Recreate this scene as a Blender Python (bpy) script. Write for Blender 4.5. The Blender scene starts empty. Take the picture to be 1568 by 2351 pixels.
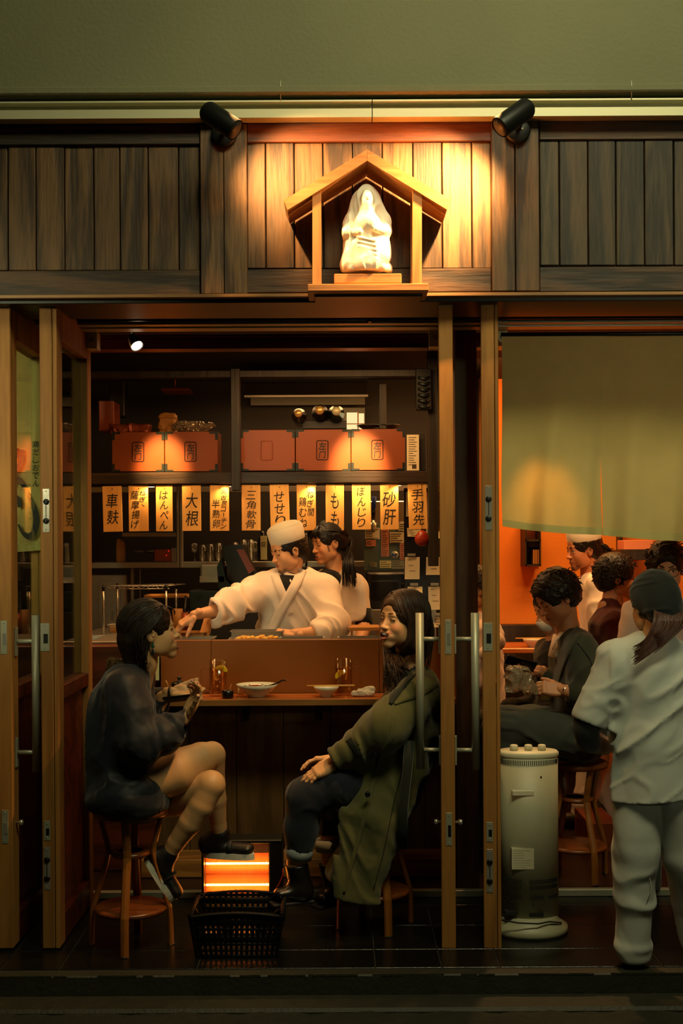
import bpy, math, random
import numpy as np
from mathutils import Vector, Matrix
random.seed(7)
rng = np.random.default_rng(11)
sc = bpy.context.scene
COL = sc.collection
# ---------------------------------------------------------------- camera
FPX = 2800.0; CX = 784.0; HY = 1260.0; CAMZ = 1.65; ROLL = 0.0055
cam_d = bpy.data.cameras.new('camera'); cam = bpy.data.objects.new('camera', cam_d); COL.objects.link(cam)
cam_d.lens = FPX / 2351.0 * 36.0; cam_d.sensor_width = 36.0; cam_d.sensor_fit = 'AUTO'
cam_d.shift_y = (HY - 1175.5) / 2351.0; cam_d.clip_start = 0.05
_c, _s = math.cos(ROLL), math.sin(ROLL)
cam.matrix_world = Matrix(((_c, _s, 0, 0), (0, 0, -1, 0), (-_s, _c, 0, CAMZ), (0, 0, 0, 1)))
sc.camera = cam
sc.cycles.transparent_max_bounces = 32; sc.cycles.max_bounces = 10
# ---------------------------------------------------------------- exposure, world
sc.view_settings.view_transform = 'Standard'; sc.view_settings.look = 'None'
sc.view_settings.gamma = 1.0; sc.view_settings.use_curve_mapping = False
sc.view_settings.exposure = 0.0
wd = bpy.data.worlds.new('night'); sc.world = wd; wd.use_nodes = True
wd.node_tree.nodes['Background'].inputs[0].default_value = (0.72, 0.80, 0.36, 1)
wd.node_tree.nodes['Background'].inputs[1].default_value = 0.006

def light(kind, name, loc, target, energy, color, size=0.1, size_y=None, angle=60, blend=0.4, spread=None):
    d = bpy.data.lights.new(name, kind); d.energy = energy; d.color = color
    if kind == 'AREA':
        d.size = size
        if size_y: d.shape = 'RECTANGLE'; d.size_y = size_y
        if spread: d.spread = math.radians(spread)
    elif kind == 'SPOT':
        d.shadow_soft_size = size; d.spot_size = math.radians(angle); d.spot_blend = blend
    else: d.shadow_soft_size = size
    o = bpy.data.objects.new(name, d); COL.objects.link(o); o.location = loc
    o.rotation_euler = (Vector(target) - Vector(loc)).to_track_quat('-Z', 'Y').to_euler()
    return o

WARM = (1.0, 0.52, 0.19); AMB = (1.0, 0.42, 0.10); GRN = (0.96, 0.90, 0.50)
# street side: soft glow of signs and lamps across the lane, then two added fills
light('AREA', 'street_side_light', (1.05, 2.3, 5.3), (0.55, 5.0, 2.6), 46, GRN, 2.4, 0.9, spread=110)
light('AREA', 'street_side_light', (2.6, -0.5, 2.6), (1.45, 5.3, 2.0), 2.4, (0.95, 0.92, 0.56), 1.0, 0.8, spread=34)  # added narrow fill, brightens the right-hand curtain and the white smock
light('AREA', 'street_side_light', (-2.5, 1.2, 3.0), (-1.62, 5.6, 2.0), 4.5, GRN, 0.8, 0.6, spread=30)  # added narrow fill for the left calligraphy curtain, not an actual street lamp
# facade spots (one at the mouth of each can)
light('SPOT', 'facade_spot', (-0.405, 4.66, 3.36), (-0.06, 5.0, 3.0), 120, (1.0, 0.50, 0.16), 0.02, angle=92, blend=1.0)
light('SPOT', 'facade_spot', (0.60, 4.66, 3.36), (0.32, 5.0, 2.96), 330, (1.0, 0.50, 0.16), 0.02, angle=92, blend=1.0)
# kitchen
light('AREA', 'kitchen_light', (-0.15, 6.35, 2.66), (-0.25, 6.65, 1.2), 16, WARM, 1.2, 0.25)
light('SPOT', 'kitchen_spot', (-0.55, 6.2, 2.62), (-0.85, 6.45, 1.2), 34, WARM, 0.04, angle=46, blend=0.7)
light('SPOT', 'kitchen_spot', (-0.1, 5.95, 2.6), (-0.25, 6.55, 1.2), 22, WARM, 0.04, angle=50, blend=0.8)
light('AREA', 'kitchen_light', (0.1, 7.6, 2.6), (0.1, 7.9, 1.2), 13, WARM, 1.8, 0.4)
light('SPOT', 'shelf_spot', (-1.03, 6.55, 2.62), (-1.03, 7.04, 2.12), 210, (1, .52, .16), 0.03, angle=30, blend=0.9)
light('SPOT', 'shelf_spot', (0.10, 6.55, 2.62), (0.10, 7.04, 2.12), 280, (1, .55, .2), 0.03, angle=32, blend=0.9)
# left bay, right bay
light('AREA', 'bay_light', (-1.75, 6.3, 2.6), (-1.6, 5.7, 1.6), 9, AMB, 0.6, 0.3)  # invented lamp behind the left curtain, added so the linen lights up
light('SPOT', 'bay_spot', (1.55, 6.35, 2.65), (1.62, 7.3, 1.1), 75, WARM, 0.05, angle=62, blend=0.6)
light('AREA', 'bay_light', (1.35, 7.2, 2.72), (1.4, 8.0, 1.3), 26, AMB, 0.9, 0.3)
light('SPOT', 'bay_spot', (0.92, 5.80, 2.35), (0.90, 5.42, 1.74), 75, WARM, 0.04, angle=40, blend=0.7)

# ---------------------------------------------------------------- pixel -> point at a real depth
def P(px, py, Y):
    u = px - CX; v = HY - py
    return Vector(((u * _c + v * _s) * Y / FPX, Y, CAMZ + (-u * _s + v * _c) * Y / FPX))
def PX(px, Y, py=1260): return P(px, py, Y).x
def PZ(py, Y, px=784): return P(px, py, Y).z

# ---------------------------------------------------------------- materials
def lin(c):
    return tuple(((v / 255.0) / 12.92 if v / 255.0 <= 0.04045 else ((v / 255.0 + 0.055) / 1.055) ** 2.4) for v in c[:3]) + (1,)
MATS = {}
def newmat(name):
    m = bpy.data.materials.new(name); m.use_nodes = True; MATS[name] = m
    nt = m.node_tree; b = nt.nodes['Principled BSDF']
    return m, nt, b
def mat(name, col, rough=0.5, metal=0.0, var=0.0, scale=20, bump=0.0, bscale=None, emit=0, trans=0, spec=None, sub=0, stretch=(1, 1, 1)):
    m, nt, b = newmat(name); N = nt.nodes; L = nt.links
    c = lin(col); b.inputs['Base Color'].default_value = c
    b.inputs['Roughness'].default_value = rough; b.inputs['Metallic'].default_value = metal
    if spec is not None: b.inputs['Specular IOR Level'].default_value = spec
    if trans: b.inputs['Transmission Weight'].default_value = trans
    if emit:
        b.inputs['Emission Color'].default_value = c; b.inputs['Emission Strength'].default_value = emit
    if var or bump:
        tc = N.new('ShaderNodeTexCoord'); mp = N.new('ShaderNodeMapping'); mp.inputs['Scale'].default_value = stretch
        L.new(tc.outputs['Object'], mp.inputs['Vector'])
        nz = N.new('ShaderNodeTexNoise'); nz.inputs['Scale'].default_value = scale; nz.inputs['Detail'].default_value = 6
        L.new(mp.outputs[0], nz.inputs['Vector'])
        if var:
            mx = N.new('ShaderNodeMixRGB'); mx.inputs[1].default_value = tuple(x * (1 - var) for x in c[:3]) + (1,)
            mx.inputs[2].default_value = tuple(min(1, x * (1 + var)) for x in c[:3]) + (1,)
            L.new(nz.outputs['Fac'], mx.inputs[0]); L.new(mx.outputs[0], b.inputs['Base Color'])
        if bump:
            n2 = N.new('ShaderNodeTexNoise'); n2.inputs['Scale'].default_value = bscale or scale * 2; n2.inputs['Detail'].default_value = 4
            L.new(mp.outputs[0], n2.inputs['Vector'])
            bp = N.new('ShaderNodeBump'); bp.inputs['Strength'].default_value = bump; bp.inputs['Distance'].default_value = 0.01
            L.new(n2.outputs['Fac'], bp.inputs['Height']); L.new(bp.outputs[0], b.inputs['Normal'])
    return m
def wood(name, c1, c2, axis='z', scale=9, rough=0.55, bump=0.25, var=0.35, fine=1.0):
    m, nt, b = newmat(name); N = nt.nodes; L = nt.links
    tc = N.new('ShaderNodeTexCoord'); oi = N.new('ShaderNodeObjectInfo')
    cv = N.new('ShaderNodeCombineXYZ'); mul = N.new('ShaderNodeMath'); mul.operation = 'MULTIPLY'; mul.inputs[1].default_value = 37.0
    L.new(oi.outputs['Random'], mul.inputs[0])
    for i in range(3): L.new(mul.outputs[0], cv.inputs[i])
    ad = N.new('ShaderNodeVectorMath'); ad.operation = 'ADD'
    L.new(tc.outputs['Object'], ad.inputs[0]); L.new(cv.outputs[0], ad.inputs[1])
    mp = N.new('ShaderNodeMapping'); st = [1.0, 1.0, 1.0]; st['xyz'.index(axis)] = 0.09
    mp.inputs['Scale'].default_value = st; L.new(ad.outputs[0], mp.inputs['Vector'])
    nz = N.new('ShaderNodeTexNoise'); nz.inputs['Scale'].default_value = scale; nz.inputs['Detail'].default_value = 2; nz.inputs['Distortion'].default_value = 0.6
    L.new(mp.outputs[0], nz.inputs['Vector'])
    m2 = N.new('ShaderNodeMath'); m2.operation = 'MULTIPLY'; m2.inputs[1].default_value = 26 * fine; L.new(nz.outputs['Fac'], m2.inputs[0])
    sn = N.new('ShaderNodeMath'); sn.operation = 'SINE'; L.new(m2.outputs[0], sn.inputs[0])
    n3 = N.new('ShaderNodeTexNoise'); n3.inputs['Scale'].default_value = scale * 14; n3.inputs['Detail'].default_value = 5
    L.new(mp.outputs[0], n3.inputs['Vector'])
    a2 = N.new('ShaderNodeMath'); a2.operation = 'MULTIPLY_ADD'; a2.inputs[1].default_value = 0.28; L.new(sn.outputs[0], a2.inputs[0]); L.new(n3.outputs['Fac'], a2.inputs[2])
    rp = N.new('ShaderNodeValToRGB'); rp.color_ramp.elements[0].color = lin(c1); rp.color_ramp.elements[1].color = lin(c2)
    rp.color_ramp.elements[0].position = 0.22; rp.color_ramp.elements[1].position = 0.82
    L.new(a2.outputs[0], rp.inputs[0])
    hs = N.new('ShaderNodeHueSaturation'); mr = N.new('ShaderNodeMapRange'); mr.inputs[3].default_value = 1 - var; mr.inputs[4].default_value = 1 + var
    L.new(oi.outputs['Random'], mr.inputs[0]); L.new(mr.outputs[0], hs.inputs['Value']); L.new(rp.outputs[0], hs.inputs['Color'])
    L.new(hs.outputs[0], b.inputs['Base Color']); b.inputs['Roughness'].default_value = rough
    bp = N.new('ShaderNodeBump'); bp.inputs['Strength'].default_value = bump; bp.inputs['Distance'].default_value = 0.004
    L.new(a2.outputs[0], bp.inputs['Height']); L.new(bp.outputs[0], b.inputs['Normal'])
    return m
def glassmat(name, tint=(225, 235, 225), f=0.0, rough=0.02, ior=1.28):
    m, nt, b = newmat(name); N = nt.nodes; L = nt.links; out = N['Material Output']
    tr = N.new('ShaderNodeBsdfTransparent'); tr.inputs[0].default_value = lin(tint)
    gl = N.new('ShaderNodeBsdfGlossy'); gl.inputs['Roughness'].default_value = rough
    fr = N.new('ShaderNodeLayerWeight'); fr.inputs[0].default_value = 0.5
    pw = N.new('ShaderNodeMath'); pw.operation = 'POWER'; pw.inputs[1].default_value = 4.0; L.new(fr.outputs['Facing'], pw.inputs[0])
    ad = N.new('ShaderNodeMath'); ad.operation = 'MULTIPLY_ADD'; ad.inputs[1].default_value = 0.6; ad.inputs[2].default_value = 0.03 + f; ad.use_clamp = True; L.new(pw.outputs[0], ad.inputs[0])
    mx = N.new('ShaderNodeMixShader'); L.new(ad.outputs[0], mx.inputs[0]); L.new(tr.outputs[0], mx.inputs[1]); L.new(gl.outputs[0], mx.inputs[2])
    L.new(mx.outputs[0], out.inputs['Surface']); N.remove(b)
    return m
def clothmat(name, col, rough=0.85, transl=0.0, weave=900, bump=0.15, var=0.12, sheen=0.2, fold=0.0):
    m, nt, b = newmat(name); N = nt.nodes; L = nt.links; c = lin(col)
    tc = N.new('ShaderNodeTexCoord')
    nz = N.new('ShaderNodeTexNoise'); nz.inputs['Scale'].default_value = 9; nz.inputs['Detail'].default_value = 5; L.new(tc.outputs['Object'], nz.inputs['Vector'])
    mx = N.new('ShaderNodeMixRGB'); mx.inputs[1].default_value = tuple(x * (1 - var) for x in c[:3]) + (1,); mx.inputs[2].default_value = tuple(min(1, x * (1 + var)) for x in c[:3]) + (1,)
    L.new(nz.outputs['Fac'], mx.inputs[0]); L.new(mx.outputs[0], b.inputs['Base Color'])
    b.inputs['Roughness'].default_value = rough; b.inputs['Sheen Weight'].default_value = sheen; b.inputs['Specular IOR Level'].default_value = 0.2
    n2 = N.new('ShaderNodeTexNoise'); n2.inputs['Scale'].default_value = weave; L.new(tc.outputs['Object'], n2.inputs['Vector'])
    n3 = N.new('ShaderNodeTexNoise'); n3.inputs['Scale'].default_value = 11; n3.inputs['Detail'].default_value = 2; n3.inputs['Distortion'].default_value = 0.2; L.new(tc.outputs['Object'], n3.inputs['Vector'])
    bp = N.new('ShaderNodeBump'); bp.inputs['Strength'].default_value = bump; bp.inputs['Distance'].default_value = 0.001; L.new(n2.outputs['Fac'], bp.inputs['Height'])
    b2 = N.new('ShaderNodeBump'); b2.inputs['Strength'].default_value = 0.2 + fold * .5; b2.inputs['Distance'].default_value = 0.006; L.new(n3.outputs['Fac'], b2.inputs['Height']); L.new(bp.outputs[0], b2.inputs['Normal'])
    L.new(b2.outputs[0], b.inputs['Normal'])
    if transl:
        out = N['Material Output']; t = N.new('ShaderNodeBsdfTranslucent'); L.new(mx.outputs[0], t.inputs[0])
        ms = N.new('ShaderNodeMixShader'); ms.inputs[0].default_value = transl; L.new(b.outputs[0], ms.inputs[1]); L.new(t.outputs[0], ms.inputs[2]); L.new(ms.outputs[0], out.inputs['Surface'])
    return m
def vcolmat(name, rough=0.5, sss=0.12, bump=0.05, sheen=0):
    m, nt, b = newmat(name); N = nt.nodes; L = nt.links
    at = N.new('ShaderNodeAttribute'); at.attribute_name = 'Col'; L.new(at.outputs['Color'], b.inputs['Base Color'])
    b.inputs['Roughness'].default_value = rough
    b.inputs['Subsurface Weight'].default_value = sss; b.inputs['Subsurface Radius'].default_value = (0.012, 0.005, 0.003); b.inputs['Subsurface Scale'].default_value = 0.6
    return m
def hairmat(name, col, rough=0.42, tip=None):
    m, nt, b = newmat(name); N = nt.nodes; L = nt.links; c = lin(col)
    tc = N.new('ShaderNodeTexCoord'); mp = N.new('ShaderNodeMapping'); mp.inputs['Scale'].default_value = (1, 1, 0.12); L.new(tc.outputs['Object'], mp.inputs['Vector'])
    nz = N.new('ShaderNodeTexNoise'); nz.inputs['Scale'].default_value = 160; nz.inputs['Detail'].default_value = 4; L.new(mp.outputs[0], nz.inputs['Vector'])
    mx = N.new('ShaderNodeMixRGB'); mx.inputs[1].default_value = tuple(x * .5 for x in c[:3]) + (1,); mx.inputs[2].default_value = tuple(x * 1.7 for x in c[:3]) + (1,)
    L.new(nz.outputs['Fac'], mx.inputs[0]); L.new(mx.outputs[0], b.inputs['Base Color']); b.inputs['Roughness'].default_value = rough; b.inputs['Specular IOR Level'].default_value = 0.35
    bp = N.new('ShaderNodeBump'); bp.inputs['Strength'].default_value = 0.6; bp.inputs['Distance'].default_value = 0.003; L.new(nz.outputs['Fac'], bp.inputs['Height']); L.new(bp.outputs[0], b.inputs['Normal'])
    return m
# ---------------------------------------------------------------- mesh builder
class MB:
    def __init__(s): s.v = []; s.f = []; s.sm = []; s.mi = []
    def add(s, vs, fs, smooth=False, mi=0):
        o = len(s.v); s.v += [tuple(v) for v in vs]
        s.f += [tuple(i + o for i in f) for f in fs]; s.sm += [smooth] * len(fs); s.mi += [mi] * len(fs); return s
    def box(s, x0, x1, y0, y1, z0, z1, c=0.0, mi=0):
        if x0 > x1: x0, x1 = x1, x0
        if y0 > y1: y0, y1 = y1, y0
        if z0 > z1: z0, z1 = z1, z0
        if not c:
            return s.add([(x0, y0, z0), (x1, y0, z0), (x1, y1, z0), (x0, y1, z0), (x0, y0, z1), (x1, y0, z1), (x1, y1, z1), (x0, y1, z1)],
                         [(0, 3, 2, 1), (4, 5, 6, 7), (0, 1, 5, 4), (1, 2, 6, 5), (2, 3, 7, 6), (3, 0, 4, 7)], mi=mi)
        c = min(c, (x1 - x0) * .45, (y1 - y0) * .45, (z1 - z0) * .45)
        vs = []; idx = {}
        for i, (X, dx) in enumerate(((x0, c), (x1, -c))):
            for j, (Y, dy) in enumerate(((y0, c), (y1, -c))):
                for k, (Z, dz) in enumerate(((z0, c), (z1, -c))):
                    idx[i, j, k, 'x'] = len(vs); vs.append((X, Y + dy, Z + dz))
                    idx[i, j, k, 'y'] = len(vs); vs.append((X + dx, Y, Z + dz))
                    idx[i, j, k, 'z'] = len(vs); vs.append((X + dx, Y + dy, Z))
        F = []
        for i in (0, 1):
            a = [idx[i, j, k, 'x'] for j, k in ((0, 0), (1, 0), (1, 1), (0, 1))]; F.append(a if i else a[::-1])
            a = [idx[j, i, k, 'y'] for j, k in ((0, 0), (1, 0), (1, 1), (0, 1))]; F.append(a[::-1] if i else a)
            a = [idx[j, k, i, 'z'] for j, k in ((0, 0), (1, 0), (1, 1), (0, 1))]; F.append(a if i else a[::-1])
        for a in (0, 1):
            for b in (0, 1):
                q = [idx[a, b, 0, 'x'], idx[a, b, 0, 'y'], idx[a, b, 1, 'y'], idx[a, b, 1, 'x']]; F.append(q if (a ^ b) else q[::-1])
                q = [idx[a, 0, b, 'x'], idx[a, 0, b, 'z'], idx[a, 1, b, 'z'], idx[a, 1, b, 'x']]; F.append(q[::-1] if (a ^ b) else q)
                q = [idx[0, a, b, 'y'], idx[0, a, b, 'z'], idx[1, a, b, 'z'], idx[1, a, b, 'y']]; F.append(q if (a ^ b) else q[::-1])
        for i in (0, 1):
            for j in (0, 1):
                for k in (0, 1):
                    t = [idx[i, j, k, 'x'], idx[i, j, k, 'y'], idx[i, j, k, 'z']]; F.append(t if (i + j + k) % 2 else t[::-1])
        return s.add(vs, F, mi=mi)
    def pbox(s, a, b, c, d, Y0, Y1, ch=0.0, mi=0):    # box whose front face spans pixels a..b, c..d at depth Y0
        x0 = P(a, (c + d) / 2, Y0).x; x1 = P(b, (c + d) / 2, Y0).x; z0 = P((a + b) / 2, d, Y0).z; z1 = P((a + b) / 2, c, Y0).z
        return s.box(x0, x1, Y0, Y1, z0, z1, ch, mi)
    def tube(s, pts, r, n=10, cap=True, smooth=True, flat=None, mi=0):
        pts = [Vector(p) for p in pts]; m = len(pts); rs = r if isinstance(r, (list, tuple)) else [r] * m
        vs = []; up = None
        for i, p in enumerate(pts):
            t = (pts[min(i + 1, m - 1)] - pts[max(i - 1, 0)]).normalized()
            if up is None:
                up = Vector((0, 0, 1)) if abs(t.z) < 0.9 else Vector((0, 1, 0))
                if flat is not None: up = Vector(flat)
            a = (up - t * up.dot(t)).normalized(); b = t.cross(a); up = a
            for j in range(n):
                an = 2 * math.pi * j / n; rr = rs[i]
                ra, rb = (rr if isinstance(rr, (list, tuple)) else (rr, rr))
                vs.append(p + a * math.cos(an) * ra + b * math.sin(an) * rb)
        F = [(i * n + j, i * n + (j + 1) % n, (i + 1) * n + (j + 1) % n, (i + 1) * n + j) for i in range(m - 1) for j in range(n)]
        if cap: F += [tuple(range(n))[::-1], tuple((m - 1) * n + j for j in range(n))]
        return s.add(vs, F, smooth, mi)
    def lathe(s, prof, c, n=24, axis='z', smooth=True, sx=1, sy=1, mi=0):   # prof: (radius, height)
        c = Vector(c); vs = []
        for r, h in prof:
            for j in range(n):
                a = 2 * math.pi * j / n; u, v = r * math.cos(a) * sx, r * math.sin(a) * sy
                vs.append(c + (Vector((u, v, h)) if axis == 'z' else Vector((u, h, v)) if axis == 'y' else Vector((h, u, v))))
        m = len(prof); F = [(i * n + j, i * n + (j + 1) % n, (i + 1) * n + (j + 1) % n, (i + 1) * n + j) for i in range(m - 1) for j in range(n)]
        if prof[0][0] > 1e-5: F.append(tuple(range(n))[::-1])
        if prof[-1][0] > 1e-5: F.append(tuple((m - 1) * n + j for j in range(n)))
        if axis == 'y': F = [f[::-1] for f in F]
        return s.add(vs, F, smooth, mi)
    def prism(s, poly, y0, y1, mi=0):   # poly in (x,z), extruded in y
        n = len(poly); vs = [(x, y0, z) for x, z in poly] + [(x, y1, z) for x, z in poly]
        F = [tuple(range(n)), tuple(range(n, 2 * n))[::-1]] + [(i, i + n, (i + 1) % n + n, (i + 1) % n) for i in range(n)]
        return s.add(vs, F, mi=mi)
    def ball(s, c, r, n=14, mi=0):
        rx, ry, rz = r if isinstance(r, (list, tuple)) else (r, r, r); c = Vector(c); vs = []; m = n // 2
        for i in range(m + 1):
            a = math.pi * i / m
            for j in range(n):
                b = 2 * math.pi * j / n; vs.append(c + Vector((rx * math.sin(a) * math.cos(b), ry * math.sin(a) * math.sin(b), -rz * math.cos(a))))
        F = [(i * n + j, i * n + (j + 1) % n, (i + 1) * n + (j + 1) % n, (i + 1) * n + j) for i in range(m) for j in range(n)]
        return s.add(vs, F, True, mi)
    def grid(s, fn, nu, nv, smooth=True, mi=0):
        vs = [fn(i / nu, j / nv) for i in range(nu + 1) for j in range(nv + 1)]
        F = [(i * (nv + 1) + j, (i + 1) * (nv + 1) + j, (i + 1) * (nv + 1) + j + 1, i * (nv + 1) + j + 1) for i in range(nu) for j in range(nv)]
        return s.add(vs, F, smooth, mi)
    def xform(s, M, i0=0):
        for i in range(i0, len(s.v)): s.v[i] = tuple(M @ Vector(s.v[i]))
        return s
def wloc(o):
    v = Vector((0, 0, 0))
    while o is not None: v += o.location; o = o.parent
    return v
def finish(name, V, F, ms, parent=None, origin=None, sm=None, mi=None, colors=None):
    base = wloc(parent) if parent else Vector((0, 0, 0)); loc = Vector(origin) if origin is not None else base
    me = bpy.data.meshes.new(name)
    if isinstance(V, np.ndarray):
        V = V - np.array(loc); nv = len(V); nf = len(F)
        me.vertices.add(nv); me.vertices.foreach_set('co', V.astype(np.float32).ravel())
        k = F.shape[1]; me.loops.add(nf * k); me.loops.foreach_set('vertex_index', F.astype(np.int32).ravel())
        me.polygons.add(nf); me.polygons.foreach_set('loop_start', np.arange(0, nf * k, k, dtype=np.int32)); me.polygons.foreach_set('loop_total', np.full(nf, k, dtype=np.int32))
        me.update(calc_edges=True); me.validate()
        me.polygons.foreach_set('use_smooth', np.ones(len(me.polygons), dtype=bool))
    else:
        me.from_pydata([tuple(Vector(v) - loc) for v in V], [], F); me.update()
        if sm: me.polygons.foreach_set('use_smooth', sm)
    for m in (ms if isinstance(ms, (list, tuple)) else [ms]): me.materials.append(MATS[m])
    if mi is not None and len(set(mi)) > 1: me.polygons.foreach_set('material_index', mi)
    if colors is not None:
        ca = me.color_attributes.new('Col', 'FLOAT_COLOR', 'POINT')
        c4 = np.ones((len(V), 4), dtype=np.float32); c4[:, :3] = colors; ca.data.foreach_set('color', c4.ravel())
    o = bpy.data.objects.new(name, me); COL.objects.link(o)
    if parent: o.parent = parent; o.location = loc - base
    else: o.location = loc
    return o
def part(name, mb, m, parent, label=None):
    o = finish(name, mb.v, mb.f, m, parent, None, mb.sm, mb.mi)
    if label: o['label'] = label
    return o
def thing(name, label, cat, loc, group=None):
    o = bpy.data.objects.new(name, None); COL.objects.link(o); o.location = loc; o.empty_display_size = 0.05
    o['label'] = label; o['category'] = cat
    if group: o['group'] = group
    return o
def tag(o, label, cat, group=None):
    o['label'] = label; o['category'] = cat
    if group: o['group'] = group
    return o
def solo(name, mb, m, label, cat, origin, group=None):
    return tag(finish(name, mb.v, mb.f, m, None, origin, mb.sm, mb.mi), label, cat, group)
def struct(name, mb, m, parent=None):
    o = finish(name, mb.v, mb.f, m, parent, None, mb.sm, mb.mi)
    if not parent: o['kind'] = 'structure'
    return o
def copy_tree(o, parent=None, loc=None, label=None):
    c = o.copy(); COL.objects.link(c)
    if parent: c.parent = parent
    if loc is not None: c.location = loc
    if label: c['label'] = label
    for ch in o.children: copy_tree(ch, c)
    return c
# text -> mesh (front facing -Y), returned centred on its own box
def text_mb(body, size, off=0.0, ext=0.0006, slant=0.0):
    cu = bpy.data.curves.new('t', 'FONT'); cu.body = body; cu.size = 1.0; cu.offset = off; cu.extrude = ext / size; cu.resolution_u = 3
    o = bpy.data.objects.new('t', cu); COL.objects.link(o); o.data.shear = slant
    dg = bpy.context.evaluated_depsgraph_get(); me = o.evaluated_get(dg).to_mesh()
    V = np.array([v.co[:] for v in me.vertices]) if len(me.vertices) else np.zeros((0, 3)); F = [tuple(p.vertices) for p in me.polygons]
    o.evaluated_get(dg).to_mesh_clear(); bpy.data.objects.remove(o); bpy.data.curves.remove(cu)
    if len(V): V[:, :2] -= (V[:, :2].max(0) + V[:, :2].min(0)) / 2
    return V * size, F
def add_text(mb, body, c, w, h, off=0.02, ext=0.0006, mi=0, tilt=0.0, slant=0.0, axis='xz', flip=False):
    V, F = text_mb(body, 1.0, off, ext, slant)
    if not len(V): return
    ex = V[:, :2].max(0) - V[:, :2].min(0); sx = w / max(ex[0], 1e-4) if w else h / max(ex[1], 1e-4); sz = h / max(ex[1], 1e-4) if h else sx
    out = []; ct, st = math.cos(tilt), math.sin(tilt)
    for x, y, z in V:
        x *= sx; y *= sz; x, y = x * ct - y * st, x * st + y * ct; z = z * 1.0 if True else z
        out.append((c[0] + x, c[1] - z, c[2] + y))
    mb.add(out, F, mi=mi)
# ================================================================ materials for the place
mat('concrete', (112, 112, 84), 0.8, var=0.22, scale=1.6, bump=0.25, bscale=60)
mat('gutter_metal', (196, 192, 158), 0.42, 0.35, var=0.08, scale=5, stretch=(0.2, 3, 3))
mat('black_gap', (12, 12, 9), 0.8)
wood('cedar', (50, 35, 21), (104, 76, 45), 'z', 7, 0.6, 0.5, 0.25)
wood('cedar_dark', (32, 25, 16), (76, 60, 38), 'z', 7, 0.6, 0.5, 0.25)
wood('cedar_rail', (34, 25, 16), (78, 54, 33), 'x', 7, 0.6, 0.5, 0.12)
wood('cedar_rail_red', (70, 34, 18), (112, 58, 30), 'x', 7, 0.6, 0.3, 0.1)
wood('trim_wood', (120, 82, 42), (150, 108, 60), 'x', 6, 0.5, 0.15, 0.1)
wood('door_wood', (130, 86, 32), (158, 108, 44), 'z', 5, 0.7, 0.12, 0.04)
wood('door_wood_x', (128, 78, 34), (152, 98, 46), 'x', 5, 0.5, 0.12, 0.04)
wood('red_wood', (62, 24, 10), (96, 40, 16), 'x', 5, 0.35, 0.15, 0.1)
wood('post_wood', (52, 30, 14), (82, 50, 24), 'z', 5, 0.5, 0.15, 0.1)
wood('counter_wood', (170, 88, 38), (196, 112, 54), 'x', 5, 0.22, 0.05, 0.05)
wood('counter_edge', (120, 76, 30), (146, 98, 44), 'x', 5, 0.45, 0.08, 0.05)
mat('partition', (146, 80, 20), 0.42, var=0.08, scale=6, stretch=(1, 1, .15))
wood('panel_wood', (74, 50, 20), (100, 70, 32), 'z', 6, 0.5, 0.1, 0.15)
wood('step_wood', (140, 88, 36), (176, 118, 52), 'x', 6, 0.45, 0.1, 0.1)
mat('alu', (158, 158, 138), 0.42, 0.35)
mat('steel', (150, 142, 128), 0.38, 0.6, var=0.05, scale=8, stretch=(1, 1, 12))
mat('chrome', (215, 210, 195), 0.2, 0.75)
mat('black_metal', (18, 19, 17), 0.45, 0.3)
mat('black_plastic', (16, 16, 15), 0.4)
mat('tile', (15, 16, 14), 0.28, var=0.3, scale=7, bump=0.12, bscale=90)
mat('grout', (44, 44, 36), 0.9)
mat('edge_stone', (42, 43, 31), 0.6, var=0.5, scale=14, bump=0.3, bscale=60)
mat('asphalt', (36, 38, 25), 0.95, var=0.55, scale=22, bump=0.8, bscale=110)
mat('plaster', (226, 140, 50), 0.75, var=0.1, scale=5, bump=0.25, bscale=70)
mat('dark_wall', (24, 18, 13), 0.7, var=0.2, scale=4)
mat('ceiling', (20, 15, 11), 0.8)
mat('dark_floor', (40, 24, 16), 0.35, var=0.2, scale=5)
glassmat('glass'); glassmat('clear_glass', (250, 250, 244), 0.02, .02, 1.45)
# ================================================================ facade
YF = 5.0
w = MB(); w.pbox(-420, 1990, -160, 200, 4.93, 5.3); 
struct('wall_upper', w, 'concrete')
m = MB(); m.pbox(-420, 1990, 194, 213, 4.905, 5.0, 0.006); struct('trim_1', m, 'concrete')
for i, px in enumerate((644, 1450)):
    m = MB(); m.tube([P(px, 185, 4.90), P(px, 231, 4.925)], 0.0022, 6); solo('gutter_hanger', m, 'alu', 'thin wire hanger above the metal gutter, %s of the shrine' % ('left' if i == 0 else 'right'), 'wire', P(px, 233, 4.92))
# aluminium fascia gutter, two lengths meeting at a seam
g = thing('gutter', 'long pale metal gutter running across above the planked wall', 'gutter', P(784, 270, 4.95))
for a, b in ((-420, 853.5), (855.5, 1990)):
    gm = MB(); z1 = PZ(230, 4.93); z0 = PZ(269, 4.93); h = z1 - z0
    x0 = PX(a, 4.93, 250); x1 = PX(b, 4.93, 250)
    prof = [(4.93, 0), (4.93, h * .50), (4.955, h * .66), (4.955, h * .84), (4.925, h * .90), (4.925, h), (4.99, h), (4.99, 0)]
    vs = [(x0, y, z0 + z) for y, z in prof] + [(x1, y, z0 + z) for y, z in prof]; n = len(prof)
    gm.add(vs, [tuple(range(n)), tuple(range(n, 2 * n))[::-1]] + [(i, i + n, (i + 1) % n + n, (i + 1) % n) for i in range(n)])
    part('gutter_length', gm, 'gutter_metal', g)
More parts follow.
